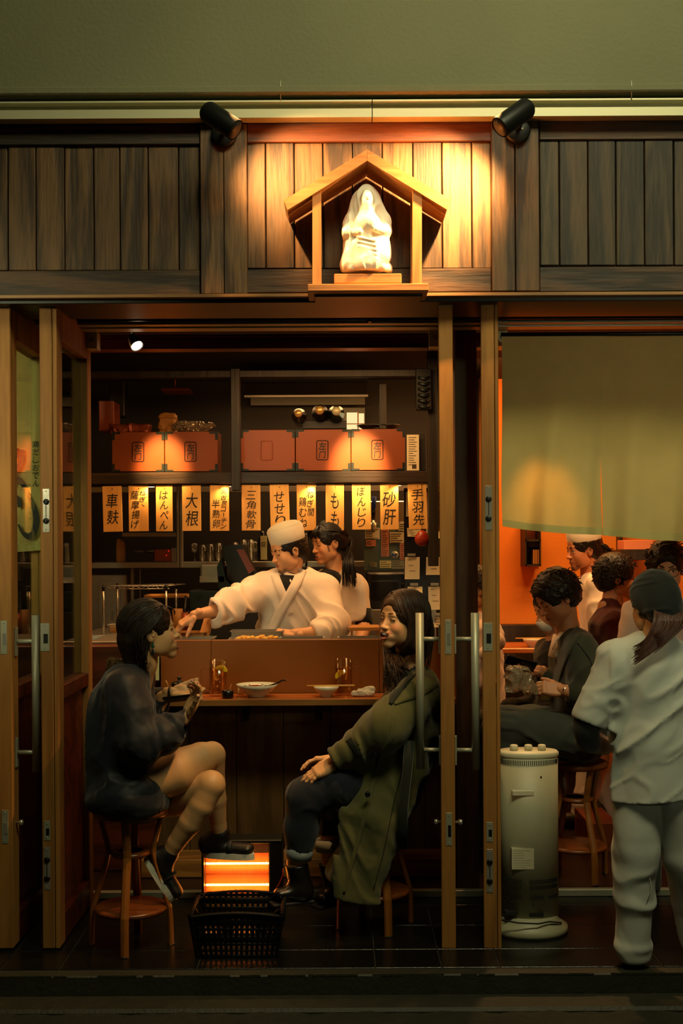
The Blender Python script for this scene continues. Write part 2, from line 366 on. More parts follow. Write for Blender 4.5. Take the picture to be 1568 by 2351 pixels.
# planked wall
w = MB(); w.pbox(-420, 1990, 205, 690, 5.035, 5.3)
WF = struct('wall_front', w, 'black_gap')
def board(nm, a, b, c, d, Y, m, ch=0.003, depth=None):
    q = MB(); q.pbox(a, b, c, d, Y, depth or 5.04, ch); return part(nm, q, m, WF)
def planks(xs, c, d, mats, Y=5.015):
    for i in range(len(xs) - 1):
        board('plank', xs[i] + 1.2, xs[i + 1] - 1.2, c, d, Y + rng.uniform(-.002, .003), mats)
planks([-386, -320, -254, -188, -118, -50, 18, 82, 148, 215, 275, 340, 410, 459], 334, 621, 'cedar')
planks([567, 610, 676, 742, 810, 878, 948, 1015, 1083, 1128], 326, 616, 'cedar')
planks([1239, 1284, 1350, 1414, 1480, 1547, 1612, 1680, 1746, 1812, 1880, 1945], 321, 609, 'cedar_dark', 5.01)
for a, b, c, d, m, Y in ((-400, 459, 287, 333, 'cedar_rail', 5.0), (-400, 459, 622, 681, 'cedar_rail', 5.0), (567, 1128, 277, 325, 'cedar_rail_red', 5.0),
                   (567, 1128, 617, 671, 'cedar_rail', 5.0), (1239, 1950, 272, 319, 'cedar_rail', 5.0), (1239, 1950, 611, 668, 'cedar_rail', 5.0)):
    board('rail_board', a, b, c, d, Y, m)
for a, b in ((460, 513), (514, 567)): board('upright_board', a, b, 284, 675, 4.985, 'cedar')
for a, b in ((1129, 1182), (1184, 1238)): board('upright_board', a, b, 275, 668, 4.985, 'cedar')
# narrow ledge below the planks, and the dark head of the opening
m = MB(); m.pbox(-420, 1990, 673, 681, 4.93, 5.30, 0.002); struct('trim_2', m, 'trim_wood')
m = MB(); m.pbox(-420, 1990, 682, 694, 4.965, 5.30, 0.002); struct('trim_3', m, 'black_metal')
ZT = PZ(694, 4.965)
m = MB(); m.box(-2.6, 2.6, 5.03, 8.6, 2.80, 2.86); struct('ceiling', m, 'ceiling')
m = MB(); m.box(-2.6, 2.6, 5.06, 5.12, 2.70, 2.80); struct('trim_4', m, 'black_gap')
m = MB(); m.pbox(-500, 2100, 702, 734, 5.47, 5.60, 0.002); struct('trim_5', m, 'red_wood')
m = MB(); m.pbox(-500, 2100, 735.5, 743, 5.44, 5.54, 0.001); m.pbox(-500, 2100, 745, 752, 5.50, 5.58); struct('trim_6', m, 'alu')
m = MB(); m.pbox(-500, 2100, 766, 771, 5.98, 6.06); m.pbox(-500, 2100, 776, 799, 6.02, 6.12); struct('trim_7', m, 'red_wood')
m = MB(); m.pbox(845, 853, 683, 738, 5.40, 5.44, .001); solo('track_bracket', m, 'black_metal', 'small dark bracket on the header beam below the shrine', 'bracket', P(849, 738, 5.42))
# ================================================================ floors, threshold, pavement
m = MB(); m.box(-2.7, 2.7, 4.79, 5.80, -0.2, -0.004)
FL = struct('floor', m, 'grout')
xs = [PX(a, 4.85, 2200) for a in (-420, -230, 8, 142, 455, 861, 1012, 1145, 1515, 1700, 1990)]
ys = [4.80, 5.02, 5.34, 5.64, 5.79]
for j in range(len(ys) - 1):
    for i in range(len(xs) - 1):
        q = MB(); q.box(xs[i] + .002, xs[i + 1] - .002, ys[j] + .002, ys[j + 1] - .002, -.02, 0.0, .0015); part('tile', q, 'tile', FL)
m = MB(); m.box(-2.7, 2.7, 4.73, 4.79, -0.2, -0.002, .006)
for i in range(60):
    x = rng.uniform(-1.6, 1.7); m.box(x, x + rng.uniform(.02, .14), 4.7285 + rng.uniform(0, .002), 4.76, -.008, rng.uniform(-.0015, .0002))
struct('trim_8', m, 'edge_stone')
m = MB(); m.box(-2.7, 2.7, 4.745, 4.8, -0.2, -0.012); struct('trim_9', m, 'tile')
nz = lambda u, v: 0.004 * math.sin(u * 37 + 3 * math.sin(v * 11)) + 0.003 * math.sin(u * 91 + v * 53)
m = MB(); m.grid(lambda u, v: (-3 + 6 * u, 0.5 + 4.245 * v, -0.092 + nz(u * 3, v * 5)), 160, 60); struct('pavement', m, 'asphalt')
m = MB(); m.box(-2.7, 2.7, 4.58, 4.735, -.2, -.078, .012); struct('kerb', m, 'edge_stone')
m = MB(); m.box(-2.7, 2.7, 5.79, 8.6, -.1, 0.028); struct('floor_inner', m, 'dark_floor')
m = MB(); m.box(-2.7, 2.7, 5.765, 5.80, 0.0, 0.033, .003); struct('trim_10', m, 'alu')
# ================================================================ room shell
m = MB(); m.box(-2.7, 0.98, 8.3, 8.4, 0, 2.86); struct('wall_back', m, 'dark_wall')
m = MB(); m.box(0.98, 2.7, 8.3, 8.4, 0, 2.86); struct('wall_back_right', m, 'plaster')
m = MB(); m.box(-2.7, -2.6, 5.3, 8.4, 0, 2.86); struct('wall_left', m, 'dark_wall')
m = MB(); m.box(2.6, 2.7, 5.3, 8.4, 0, 2.86); struct('wall_right', m, 'plaster')
m = MB(); m.box(0.94, 0.98, 7.7, 8.3, 0, 2.86); struct('wall_divider', m, 'plaster')
# column between the two bays
m = MB(); x0 = PX(1046, 5.82, 1300); x1 = PX(1097, 5.82, 1300); m.box(x0, x1, 5.82, 5.94, 0.0, 2.80, .004); struct('column', m, 'post_wood')
# ================================================================ folding glazed doors
def glazed_door(n, pxa, pxb, Ytop, label, far, wide=0.69, thick2=None, bar=(), knob=None, plates=(), pane=True, blocks=None):
    """door leaf seen edge-on: near stile between pixels pxa..pxb, running back to (far x)"""
    Y0 = 5.03; zt = PZ(Ytop, Y0); zb = PZ(2178, Y0, (pxa + pxb) / 2) + .0
    xa = P(pxa, 1400, Y0).x; xb = P(pxb, 1400, Y0).x
    d = thing('door_%d' % n, None, None, ((xa + xb) / 2, Y0, zb)) ; del d['label']; del d['category']; d['kind'] = 'structure'
    ang = far; org = Vector(((xa + xb) / 2, Y0, 0)); R = Matrix.Translation(org) @ Matrix.Rotation(-ang, 4, 'Z') @ Matrix.Translation(-org)
    def pt(nm, mb, mt): mb.xform(R); return part(nm, mb, mt, d)
    xs_ = xb if not thick2 else P(thick2, 1400, Y0).x
    q = MB(); q.box(xa, xs_ - .001, Y0, Y0 + .10, zb, zt, .003); st = pt('stile', q, 'door_wood')
    if thick2:
        q = MB(); q.box(xs_ + .0015, xb, Y0 + .002, Y0 + .10, zb, zt - .012, .002); pt('edge_strip', q, 'door_wood')
    q = MB(); q.box(xa, xb, Y0 + wide - .09, Y0 + wide, zb, zt, .003); pt('stile', q, 'door_wood')
    q = MB(); q.box(xa, xb, Y0 + .10, Y0 + wide - .09, zt - .14, zt, .003); pt('top_rail', q, 'door_wood')
    zm = PZ(1573, 5.06) 
    q = MB(); q.box(xa, xb, Y0 + .10, Y0 + wide - .09, zm - .06, zm, .003); pt('middle_rail', q, 'red_wood')
    q = MB(); q.box(xa, xb, Y0 + .10, Y0 + wide - .09, zb, zb + .12, .003); pt('bottom_rail', q, 'red_wood')
    xm = (xa + xb) / 2
    q = MB(); q.box(xm - .008, xm + .008, Y0 + .10, Y0 + wide - .09, zb + .12, zm - .06); pt('lower_panel', q, 'red_wood')
    q = MB(); q.box(xm - .003, xm + .003, Y0 + .10, Y0 + wide - .09, zm, zt - .14); pt('pane', q, 'glass')
    # edge ironmongery
    for (a, b, c, e, kind) in plates:
        q = MB(); q.pbox(a, b, c, e, Y0 - .002, Y0 + .004, .0008); pl = pt('lock_plate', q, 'chrome' if kind == 'cyl' else 'alu')
        q = MB()
        if kind == 'cyl':
            for f in (.30, .74):
                cc = P((a + b) / 2, c + (e - c) * f, Y0 - .004); q.lathe([(0, -.003), (.0105, -.003), (.0125, 0), (.0125, .004)], cc, 14, 'y', mi=0)
                q.box(cc.x - .002, cc.x + .002, cc.y - .006, cc.y - .002, cc.z - .007, cc.z + .007)
            q.xform(R); part('cylinder', q, 'black_metal', pl)
            q = MB(); s1 = P((a + b) / 2, c + (e - c) * .38, Y0); s2 = P((a + b) / 2, c + (e - c) * .66, Y0); q.box(s1.x - .0015, s1.x + .0015, Y0 - .0035, Y0, s2.z, s1.z); q.xform(R); part('slot', q, 'black_metal', pl)
        else:
            q.pbox(a + (b - a) * .35, b - (b - a) * .15, c + (e - c) * .38, e - (e - c) * .28, Y0 - .0035, Y0 + .002); q.xform(R); part('bolt', q, 'chrome' if kind == 'latch' else 'black_metal', pl)
        q = MB()
        for yy in (c + 6, e - 6):
            q.lathe([(0, -.002), (.003, -.001), (.003, .001)], P((a + b) / 2, yy, Y0 - .002), 8, 'y')
        q.xform(R); part('screw', q, 'alu', pl)
    for side in bar:   # pull bar on each face
        xf = xb if side > 0 else xa; so = .085; zz0 = PZ(1765, 5.1); zz1 = PZ(1408, 5.1); yb = Y0 + .055
        xc = xf + side * so
        q = MB(); q.tube([(xc, yb, zz0), (xc, yb, zz1)], .0175, 18); h = pt('pull_bar', q, 'alu')
        for z in (PZ(1722, 5.1), PZ(1468, 5.1)):
            q = MB(); q.tube([(xf + side * .005, yb, z), (xc, yb, z)], .0095, 10); q.xform(R); part('bracket', q, 'alu', h)
            q = MB(); q.box(min(xf, xf + side * .007), max(xf, xf + side * .007), yb - .016, yb + .016, z - .06, z + .06, .001); q.xform(R); part('mounting_plate', q, 'alu', h)
    if knob:
        for side in bar or (1,):
            xf = xb if side > 0 else xa; z = PZ(knob, 5.1)
            q = MB(); q.lathe([(.006, 0), (.006, side * .012), (.012, side * .014), (.012, side * .026), (.009, side * .029), (0, side * .029)], (xf, Y0 + .05, z), 14, 'x'); pt('thumb_turn', q, 'chrome')
    if blocks:
        side = blocks; xf = xb if side > 0 else xa
        q = MB(); q.box(xf, xf + side * .05, Y0 + wide - .1, Y0 + wide - .02, PZ(797, 5.62), PZ(757, 5.62), .002); pb = pt('pivot_block', q, 'gutter_metal')
        q = MB(); q.lathe([(0, -.004), (.012, -.004), (.014, .004)], (xf + side * .025, Y0 + wide - .1, PZ(777, 5.62)), 14, 'y'); q.xform(R); part('screw_cap', q, 'alu', pb)
    return d
glazed_door(1, -14, 27, 690, '', 0.0, bar=(1,), knob=1882, plates=((1, 16, 1425, 1502, 'latch'), (4, 19, 1860, 1937, 'latch')))
glazed_door(2, 93.5, 133, 690, '', 0.0, thick2=122.5, plates=((98, 113.5, 1122, 1222, 'cyl'), (92.5, 113, 1431, 1495, 'pull'), (101, 115, 1885, 1930, 'pull'), (101, 115, 1945, 2043, 'cyl')), blocks=1)
glazed_door(3, 1010, 1043, 681, '', math.atan((1024 - 784) / 2800) + .004, bar=(-1, 1), knob=1886, plates=((1022, 1036, 1423, 1502, 'latch'), (1024, 1038, 1866, 1942, 'pull')), blocks=-1)
glazed_door(4, 1107, 1147, 681, '', math.atan((1128 - 784) / 2800) - .004, thick2=1138, plates=((1114, 1130, 1115, 1217, 'cyl'), (1110, 1131, 1430, 1495, 'pull'), (1117, 1132, 1888, 1933, 'pull'), (1117, 1132, 1950, 2050, 'cyl')), blocks=1)
# ================================================================ shrine on the wall
wood('shrine_wood', (168, 112, 58), (196, 138, 76), 'z', 6, 0.55, 0.15, 0.1)
wood('shrine_wood_x', (160, 104, 52), (186, 130, 72), 'x', 6, 0.55, 0.15, 0.1)
SH = thing('wall_shrine', 'open wooden gabled wall shrine mounted high on the planked wall above the doorway', 'shrine', P(843, 668, 4.90))
YS = 4.78; YB = 4.985
def pz(px, py, Y=YS): q = P(px, py, Y); return (q.x, q.z)
q = MB(); q.pbox(706, 984, 651, 668, YS - .01, YB, .003); part('base_board', q, 'shrine_wood_x', SH)
q = MB(); q.pbox(722, 970, 668.5, 681, YS + .05, YB, .002); part('under_board', q, 'black_metal', SH)
q = MB(); q.prism([pz(843, 343), pz(843, 369), pz(660, 482), pz(651, 460)], YS, YB); part('roof_slope', q, 'shrine_wood_x', SH)
q = MB(); q.prism([pz(1034, 458), pz(1026, 481), pz(843.5, 369), pz(843.5, 343)], YS, YB); part('roof_slope', q, 'shrine_wood_x', SH)
for a, b, t in ((717, 737, 434), (948, 969, 426)):
    for Yp in (YS + .012, YB - .045):
        q = MB(); q.prism([pz(a, 650), pz(b, 650), pz(b, t - 6 if a < 800 else t + 6), pz(a, t + 6 if a < 800 else t - 6)], Yp, Yp + .035); part('post', q, 'shrine_wood', SH)
q = MB(); q.pbox(767, 922, 628, 650.5, YS + .02, YS + .15, .003)
solo('statue_plinth', q, 'shrine_wood_x', 'small wooden block under the white statue in the wall shrine', 'plinth', P(845, 650.5, YS + .09))
# ================================================================ spot cans
for (sx, a0, a1, base, side) in ((-1, (478, 257), (540, 298), (515, 311), 'left'), (1, (1208, 249), (1148, 292), (1187, 303), 'right')):
    Yc = 4.72; A = P(*a0, Yc); B = P(*a1, Yc - .035)
    t = thing('spot_lamp', 'black cylindrical spotlight %s of the shrine, tilted towards the statue' % side, 'spotlight', P(*base, 4.985), 'spotlights over the shrine')
    dr = (B - A).normalized()
    q = MB(); q.tube([A - dr * .012, A, B, B + dr * .001], [.036, .042, .042, .042], 22, cap=False); q.tube([B, B - dr * .03], [.038, .036], 22); q.tube([A - dr * .012, A - dr * .02], [.036, .028], 22); part('barrel', q, 'black_metal', t)
    q = MB(); q.tube([B - dr * .01, B - dr * .012], .034, 20); part('lens', q, 'black_plastic', t)
    c = P(*base, 4.985)
    q = MB(); q.lathe([(0, -.03), (.045, -.03), (.052, -.024), (.052, 0)], c, 26, 'y'); bs = part('wall_plate', q, 'black_metal', t)
    for dx in (-.016, .016):
        q = MB(); q.lathe([(0, -.035), (.005, -.034), (.006, -.03)], c + Vector((dx - sx * 0, 0, .002)), 10, 'y'); part('screw', q, 'alu', bs)
    M_ = (A + B) / 2
    q = MB(); q.tube([c + Vector((0, -.03, .0)), Vector((c.x, M_.y + .04, c.z + .01)), M_ + Vector((0, .03, -.02))], .011, 10); part('arm', q, 'black_metal', t)
# ================================================================ door curtains (noren)
def noren_mat(name, c, tr):
    m = clothmat(name, c, 0.9, tr, 700, 0.1, 0.1, 0.1); return m
noren_mat('linen', (216, 196, 128), 0.42)
clothmat('linen_hem', (192, 176, 110), 0.9, 0.18, 700, 0.1, 0.1, 0.1)
def noren_panel(nm, pa, pb, top, bot0, bot1, Y, parent, ph, thick_hem=True):
    xa = P(pa, top, Y).x; xb = P(pb, top, Y).x; zt = P((pa + pb) / 2, top, Y).z; z0 = P(pa, bot0, Y).z; z1 = P(pb, bot1, Y).z
    def fn(u, v, o=0.0):
        zb = z0 + (z1 - z0) * u - .010 * math.sin(u * math.pi) ; z = zt + (zb - zt) * v
        y = Y + v * (.024 * math.sin(u * 7.5 + ph) + .012 * math.sin(u * 17 + ph * 2 + v * 3)) + .012 * math.sin(v * 8 + ph + u * 3) * v + .006 * math.sin(u * 29 + v * 6) * v * v + o
        x = xa + (xb - xa) * u + .006 * v * math.sin(v * 6 + ph)
        return (x, y, z)
    q = MB(); q.grid(fn, 60, 60); q.grid(lambda u, v: fn(1 - u, v, .0022), 60, 60)
    pn = part(nm, q, 'linen', parent)
    q = MB(); q.grid(lambda u, v: (lambda p: (p[0], p[1] - .0025, p[2]))(fn(u, .965 + .037 * v)), 60, 3); q.grid(lambda u, v: (lambda p: (p[0], p[1] + .005, p[2]))(fn(1 - u, .965 + .037 * v)), 60, 3); part('hem', q, 'linen_hem', pn)
    return pn
YN = 5.42
nr = thing('door_curtain', 'large plain linen split curtain hanging over the right-hand bay', 'curtain', P(1500, 770, YN))
noren_panel('curtain_panel', 1152, 1383, 770, 1207, 1227, YN, nr, 0.4); noren_panel('curtain_panel', 1381, 1640, 770, 1228, 1241, YN + .012, nr, 2.2); noren_panel('curtain_panel', 1638, 1900, 770, 1240, 1243, YN, nr, 4.0)
q = MB(); q.tube([P(1150, 768, YN), P(1900, 764, YN)], .009, 10); part('curtain_rod', q, 'black_metal', nr)
YL = 5.60
nl = thing('door_curtain', 'linen curtain brushed with large dark calligraphy, behind the leftmost glazed door', 'curtain', P(0, 860, YL))
noren_panel('curtain_panel', -420, -130, 800, 1262, 1264, YL, nl, 1.0); pn = noren_panel('curtain_panel', -128, 95, 800, 1264, 1262, YL, nl, 3.3)
q = MB(); q.tube([P(-420, 798, YL), P(95, 798, YL)], .009, 10); part('curtain_rod', q, 'black_metal', nl)
mat('ink', (26, 22, 14), 0.7)
q = MB()
def brush(pts, Y, w=1.0):
    pp = [P(x, y, Y) for x, y, _ in pts]; rr = [(r * Y / FPX * w, .0012) for _, _, r in pts]
    sm = []; rs = []
    for i in range(len(pp) - 1):
        p0, p1, p2, p3 = pp[max(i - 1, 0)], pp[i], pp[i + 1], pp[min(i + 2, len(pp) - 1)]
        for k in range(5):
            t = k / 5; sm.append(0.5 * ((2 * p1) + (p2 - p0) * t + (2 * p0 - 5 * p1 + 4 * p2 - p3) * t * t + (3 * p1 - p0 - 3 * p2 + p3) * t ** 3)); rs.append(rr[i][0] * (1 - t) + rr[i + 1][0] * t)
    sm.append(pp[-1]); rs.append(rr[-1][0])
    vs = []
    for i, p in enumerate(sm):
        t = (sm[min(i + 1, len(sm) - 1)] - sm[max(i - 1, 0)]).normalized(); nrm = Vector((-t.z, 0, t.x))
        for o in (1, -1): vs += [p + nrm * rs[i] * o + Vector((0, -.003, 0)), p + nrm * rs[i] * o + Vector((0, .001, 0))]
    n = len(sm); F = []
    for i in range(n - 1):
        a = 4 * i; F += [(a, a + 4, a + 6, a + 2), (a + 1, a + 3, a + 7, a + 5), (a, a + 1, a + 5, a + 4), (a + 2, a + 6, a + 7, a + 3)]
    q.add(vs, F)
YK = YL - .032
brush([(20, 1052, 4), (44, 1040, 8), (58, 1036, 2)], YK); brush([(40, 1030, 3), (50, 1052, 7), (40, 1075, 5), (20, 1090, 8), (40, 1100, 4)], YK)
brush([(20, 1110, 5), (42, 1100, 6), (62, 1130, 4), (78, 1165, 6), (84, 1195, 7), (78, 1222, 7), (66, 1232, 7), (52, 1222, 4), (42, 1204, 2)], YK)
brush([(-30, 1000, 6), (0, 1040, 9), (-20, 1120, 7), (-70, 1180, 6)], YK); brush([(-60, 1060, 8), (20, 1052, 5)], YK); brush([(34, 1140, 6), (44, 1150, 6), (46, 1165, 5)], YK)
for i, ch in enumerate('鶏だしおでん'):
    add_text(q, ch, P(82, 1020 + i * 18, YK), .030, .030, .01, slant=.1)
part('calligraphy', q, 'ink', pn)
# ================================================================ implicit surfaces (numpy) meshed with surface nets
def V3(*a): return np.array(a, dtype=np.float64)
def npa(v): return np.array([float(x) for x in v])
_LAT = rng.uniform(-1, 1, (32, 32, 32)).astype(np.float32)
def vnoise(p):      # smooth value noise, p (n,3)
    i = np.floor(p).astype(np.int64); f = p - i; f = f * f * (3 - 2 * f); out = 0
    for dx in (0, 1):
        wx = f[:, 0] if dx else 1 - f[:, 0]
        for dy in (0, 1):
            wy = f[:, 1] if dy else 1 - f[:, 1]
            for dz in (0, 1):
                wz = f[:, 2] if dz else 1 - f[:, 2]
                out = out + wx * wy * wz * _LAT[(i[:, 0] + dx) & 31, (i[:, 1] + dy) & 31, (i[:, 2] + dz) & 31]
    return out
class Field:
    def __init__(s, lo, hi, vox, M=None):
        s.lo = npa(lo); s.vox = vox; s.n = [int(math.ceil((b - a) / vox)) + 1 for a, b in zip(lo, hi)]
        s.ax = [s.lo[i] + np.arange(s.n[i]) * vox for i in range(3)]
        s.d = np.full(s.n, 1.0, dtype=np.float32); s.c = None; s.col = np.zeros((3,) + tuple(s.n), dtype=np.float32)
        s.cur = (0.5, 0.5, 0.5)
    def color(s, c): s.cur = lin(c)[:3]; return s
    def _sl(s, lo, hi, m):
        sl = []
        for i in range(3):
            a = int((lo[i] - m - s.lo[i]) / s.vox); b = int((hi[i] + m - s.lo[i]) / s.vox) + 2
            a = max(0, a); b = min(s.n[i], b)
            if b <= a: return None
            sl.append(slice(a, b))
        return tuple(sl)
    def _xyz(s, sl):
        return s.ax[0][sl[0]][:, None, None], s.ax[1][sl[1]][None, :, None], s.ax[2][sl[2]][None, None, :]
    def _apply(s, sl, dp, k, op):
        d = s.d[sl]; dp = dp.astype(np.float32)
        if op == 'u':
            if k > 0:
                h = np.clip(0.5 + 0.5 * (d - dp) / k, 0, 1); s.d[sl] = d + (dp - d) * h - k * h * (1 - h)
            else: h = (dp < d).astype(np.float32); s.d[sl] = np.minimum(d, dp)
            for q in range(3): s.col[q][sl] += (s.cur[q] - s.col[q][sl]) * h
        elif op == 's':
            h = np.clip(0.5 - 0.5 * (d + dp) / max(k, 1e-5), 0, 1); s.d[sl] = d + (-dp - d) * h + k * h * (1 - h)
            if s.cur is not None and s.paint_sub:
                for q in range(3): s.col[q][sl] += (s.cur[q] - s.col[q][sl]) * h
        elif op == 'p':      # paint only
            h = np.clip(0.5 - dp / max(k, 1e-4), 0, 1) if not callable(k) else k(dp)
            for q in range(3): s.col[q][sl] += (s.cur[q] - s.col[q][sl]) * h
    paint_sub = True
    def ell(s, c, r, R=None, k=0.01, op='u'):
        c = npa(c); r = npa(r) if hasattr(r, '__len__') else V3(r, r, r); m = max(r)
        sl = s._sl(c - (m if R is not None else r), c + (m if R is not None else r), k + 2 * s.vox + .004)
        if sl is None: return s
        x, y, z = s._xyz(sl); x = x - c[0]; y = y - c[1]; z = z - c[2]
        if R is not None: R = np.array(R); x, y, z = (R[0][i] * x + R[1][i] * y + R[2][i] * z for i in range(3))
        k0 = np.sqrt((x / r[0]) ** 2 + (y / r[1]) ** 2 + (z / r[2]) ** 2); k1 = np.sqrt((x / r[0] ** 2) ** 2 + (y / r[1] ** 2) ** 2 + (z / r[2] ** 2) ** 2)
        s._apply(sl, k0 * (k0 - 1) / np.maximum(k1, 1e-6), k, op); return s
    def seg(s, a, b, ra, rb=None, side=None, k=0.01, op='u', ridge=None, flat=False):
        a = npa(a); b = npa(b); rb = ra if rb is None else rb
        ra = ra if hasattr(ra, '__len__') else (ra, ra); rb = rb if hasattr(rb, '__len__') else (rb, rb); m = max(max(ra), max(rb))
        sl = s._sl(np.minimum(a, b) - m, np.maximum(a, b) + m, k + 2 * s.vox + .004)
        if sl is None: return s
        x, y, z = s._xyz(sl); ab = b - a; L = max(np.linalg.norm(ab), 1e-6); n = ab / L
        x = x - a[0]; y = y - a[1]; z = z - a[2]; w = x * n[0] + y * n[1] + z * n[2]; t = np.clip(w / L, 0, 1)
        if ra[0] == ra[1] and rb[0] == rb[1]:
            wc = t * L; q = np.sqrt(np.maximum(x * x + y * y + z * z - w * w, 0) + (0 if flat else (w - wc) ** 2)); dp = q - (ra[0] + (rb[0] - ra[0]) * t)
        else:
            sd = npa(side if side is not None else (0, 1, 0)); sd = sd - n * sd.dot(n); sd /= max(np.linalg.norm(sd), 1e-6); f = np.cross(n, sd)
            u = x * sd[0] + y * sd[1] + z * sd[2]; v = x * f[0] + y * f[1] + z * f[2]
            ru = ra[0] + (rb[0] - ra[0]) * t; rv = ra[1] + (rb[1] - ra[1]) * t; mm = np.minimum(ru, rv); we = w - t * L
            dp = (np.sqrt((u / ru) ** 2 + (v / rv) ** 2 + (0 if flat else (we / mm) ** 2)) - 1) * mm
        if flat: dp = np.maximum(dp, np.maximum(-w, w - L))
        if ridge:
            amp, fr, ph = ridge; dp = dp + amp * np.sin(w * fr + ph + 2.2 * np.sin((x + y) * 21 + ph)) * np.clip(t * 3, 0, 1)
        s._apply(sl, dp, k, op); return s
    def chain(s, pts, rs, side=None, k=0.006, op='u', ridge=None):
        for i in range(len(pts) - 1): s.seg(pts[i], pts[i + 1], rs[i], rs[i + 1], side, k, op, ridge)
        return s
    def box(s, c, h, R=None, rd=0.004, k=0.004, op='u'):
        c = npa(c); h = npa(h); m = np.linalg.norm(h) if R is not None else h; sl = s._sl(c - m, c + m, k + 2 * s.vox + .004)
        if sl is None: return s
        x, y, z = s._xyz(sl); x = x - c[0]; y = y - c[1]; z = z - c[2]
        if R is not None: R = np.array(R); x, y, z = (R[0][i] * x + R[1][i] * y + R[2][i] * z for i in range(3))
        x = np.abs(x) - h[0] + rd; y = np.abs(y) - h[1] + rd; z = np.abs(z) - h[2] + rd
        dp = np.sqrt(np.maximum(x, 0) ** 2 + np.maximum(y, 0) ** 2 + np.maximum(z, 0) ** 2) + np.minimum(np.maximum(x, np.maximum(y, z)), 0) - rd
        s._apply(sl, dp, k, op); return s
    def cut(s, p, n, k=0.003, rad=None):    # remove the half space in front of the plane (only near p when rad is given)
        p = npa(p); n = npa(n); n = n / np.linalg.norm(n); sl = tuple(slice(0, q) for q in s.n) if rad is None else s._sl(p - rad, p + rad, 0); x, y, z = s._xyz(sl)
        dd = -((x - p[0]) * n[0] + (y - p[1]) * n[1] + (z - p[2]) * n[2]) + 0 * s.d[sl]
        if rad is not None: dd = np.maximum(dd, np.sqrt((x - p[0]) ** 2 + (y - p[1]) ** 2 + (z - p[2]) ** 2) - rad)
        s._apply(sl, dd, k, 's'); return s
    def noise(s, amp, scale, ridged=False, off=0.0, band=0.03, ft=None, M=None):
        mk = np.abs(s.d) < band; i, j, l = np.nonzero(mk)
        p = np.stack([s.ax[0][i], s.ax[1][j], s.ax[2][l]], 1); q = p if M is None else p @ np.array(M).T
        sv = npa(scale) if hasattr(scale, '__len__') else V3(scale, scale, scale)
        wv = vnoise(q * sv * .55 + 7.3 + off); v = vnoise(q * sv + off + wv[:, None] * 0.9)
        if ridged: v = -np.maximum(1 - np.abs(v) * 3.2, -0.35)
        if ft is not None: v = v * ft(p)
        s.d[mk] += (amp * v).astype(np.float32); return s
    def mesh(s):
        d = s.d; ins = d < 0; n = s.n
        cnt = np.zeros([k - 1 for k in n], dtype=np.int8)
        for a in (0, 1):
            for b in (0, 1):
                for c in (0, 1): cnt += ins[a:n[0] - 1 + a, b:n[1] - 1 + b, c:n[2] - 1 + c]
        act = (cnt > 0) & (cnt < 8); ii, jj, kk = np.nonzero(act); idx = np.full(act.shape, -1, dtype=np.int64); idx[ii, jj, kk] = np.arange(len(ii))
        pos = np.zeros((len(ii), 3)); num = np.zeros(len(ii)); cs = [(a, b, c) for a in (0, 1) for b in (0, 1) for c in (0, 1)]
        for a in cs:
            for ax in range(3):
                if a[ax]: continue
                b = list(a); b[ax] = 1; da = d[ii + a[0], jj + a[1], kk + a[2]]; db = d[ii + b[0], jj + b[1], kk + b[2]]
                mk = (da < 0) != (db < 0); t = np.where(mk, da / np.where(mk, da - db, 1), 0)
                for q in range(3): pos[:, q] += mk * (a[q] + (t if q == ax else 0))
                num += mk
        pos /= num[:, None]; base = np.stack([ii, jj, kk], 1); V = (base + pos) * s.vox + s.lo; Fs = []
        for ax in range(3):
            o1, o2 = (ax + 1) % 3, (ax + 2) % 3; sa = [slice(0, n[q]) for q in range(3)]; sb = list(sa); sa[ax] = slice(0, n[ax] - 1); sb[ax] = slice(1, n[ax])
            ch = ins[tuple(sa)] != ins[tuple(sb)]; i, j, l = np.nonzero(ch); g = np.stack([i, j, l], 1); m = (g[:, o1] > 0) & (g[:, o2] > 0) & (g[:, o1] < n[o1] - 1) & (g[:, o2] < n[o2] - 1); g = g[m]
            sg = ins[g[:, 0], g[:, 1], g[:, 2]]; qd = []
            for (u, v) in ((0, 0), (-1, 0), (-1, -1), (0, -1)):
                h = g.copy(); h[:, o1] += u; h[:, o2] += v; qd.append(idx[h[:, 0], h[:, 1], h[:, 2]])
            Q = np.stack(qd, 1); Q[~sg] = Q[~sg][:, ::-1]; Q[:, :] = Q[:, ::-1]; Q = Q[:, ::-1]; Fs.append(Q)
        F = np.concatenate(Fs); ci = np.clip(np.rint(base + pos).astype(int), 0, np.array(n) - 1)
        C = np.stack([s.col[q][ci[:, 0], ci[:, 1], ci[:, 2]] for q in range(3)], 1)
        return V, F, C
def place(Vs, org, R): return Vs @ np.array(R).T + npa(org)     # R columns = local axes in world
def joinm(ms):
    V = []; F = []; C = []; o = 0
    for v, f, c in ms: V.append(v); F.append(f + o); C.append(c); o += len(v)
    return np.concatenate(V), np.concatenate(F), np.concatenate(C)
def relax(V, F, it=1, lam=0.5):
    for _ in range(it):
        acc = np.zeros_like(V); n = np.zeros(len(V))
        for a, b in ((0, 1), (1, 2), (2, 3), (3, 0)):
            np.add.at(acc, F[:, a], V[F[:, b]]); np.add.at(n, F[:, a], 1)
            np.add.at(acc, F[:, b], V[F[:, a]]); np.add.at(n, F[:, b], 1)
        V = V + lam * (acc / np.maximum(n, 1)[:, None] - V)
    return V
def sobj(name, fld, m, parent, label=None, sm=1, colors=False):
    V, F, C = fld.mesh()
    if sm: V = relax(V, F, sm)
    o = finish(name, V, F, m, parent, None, colors=C if colors else None)
    if label: o['label'] = label
    return o
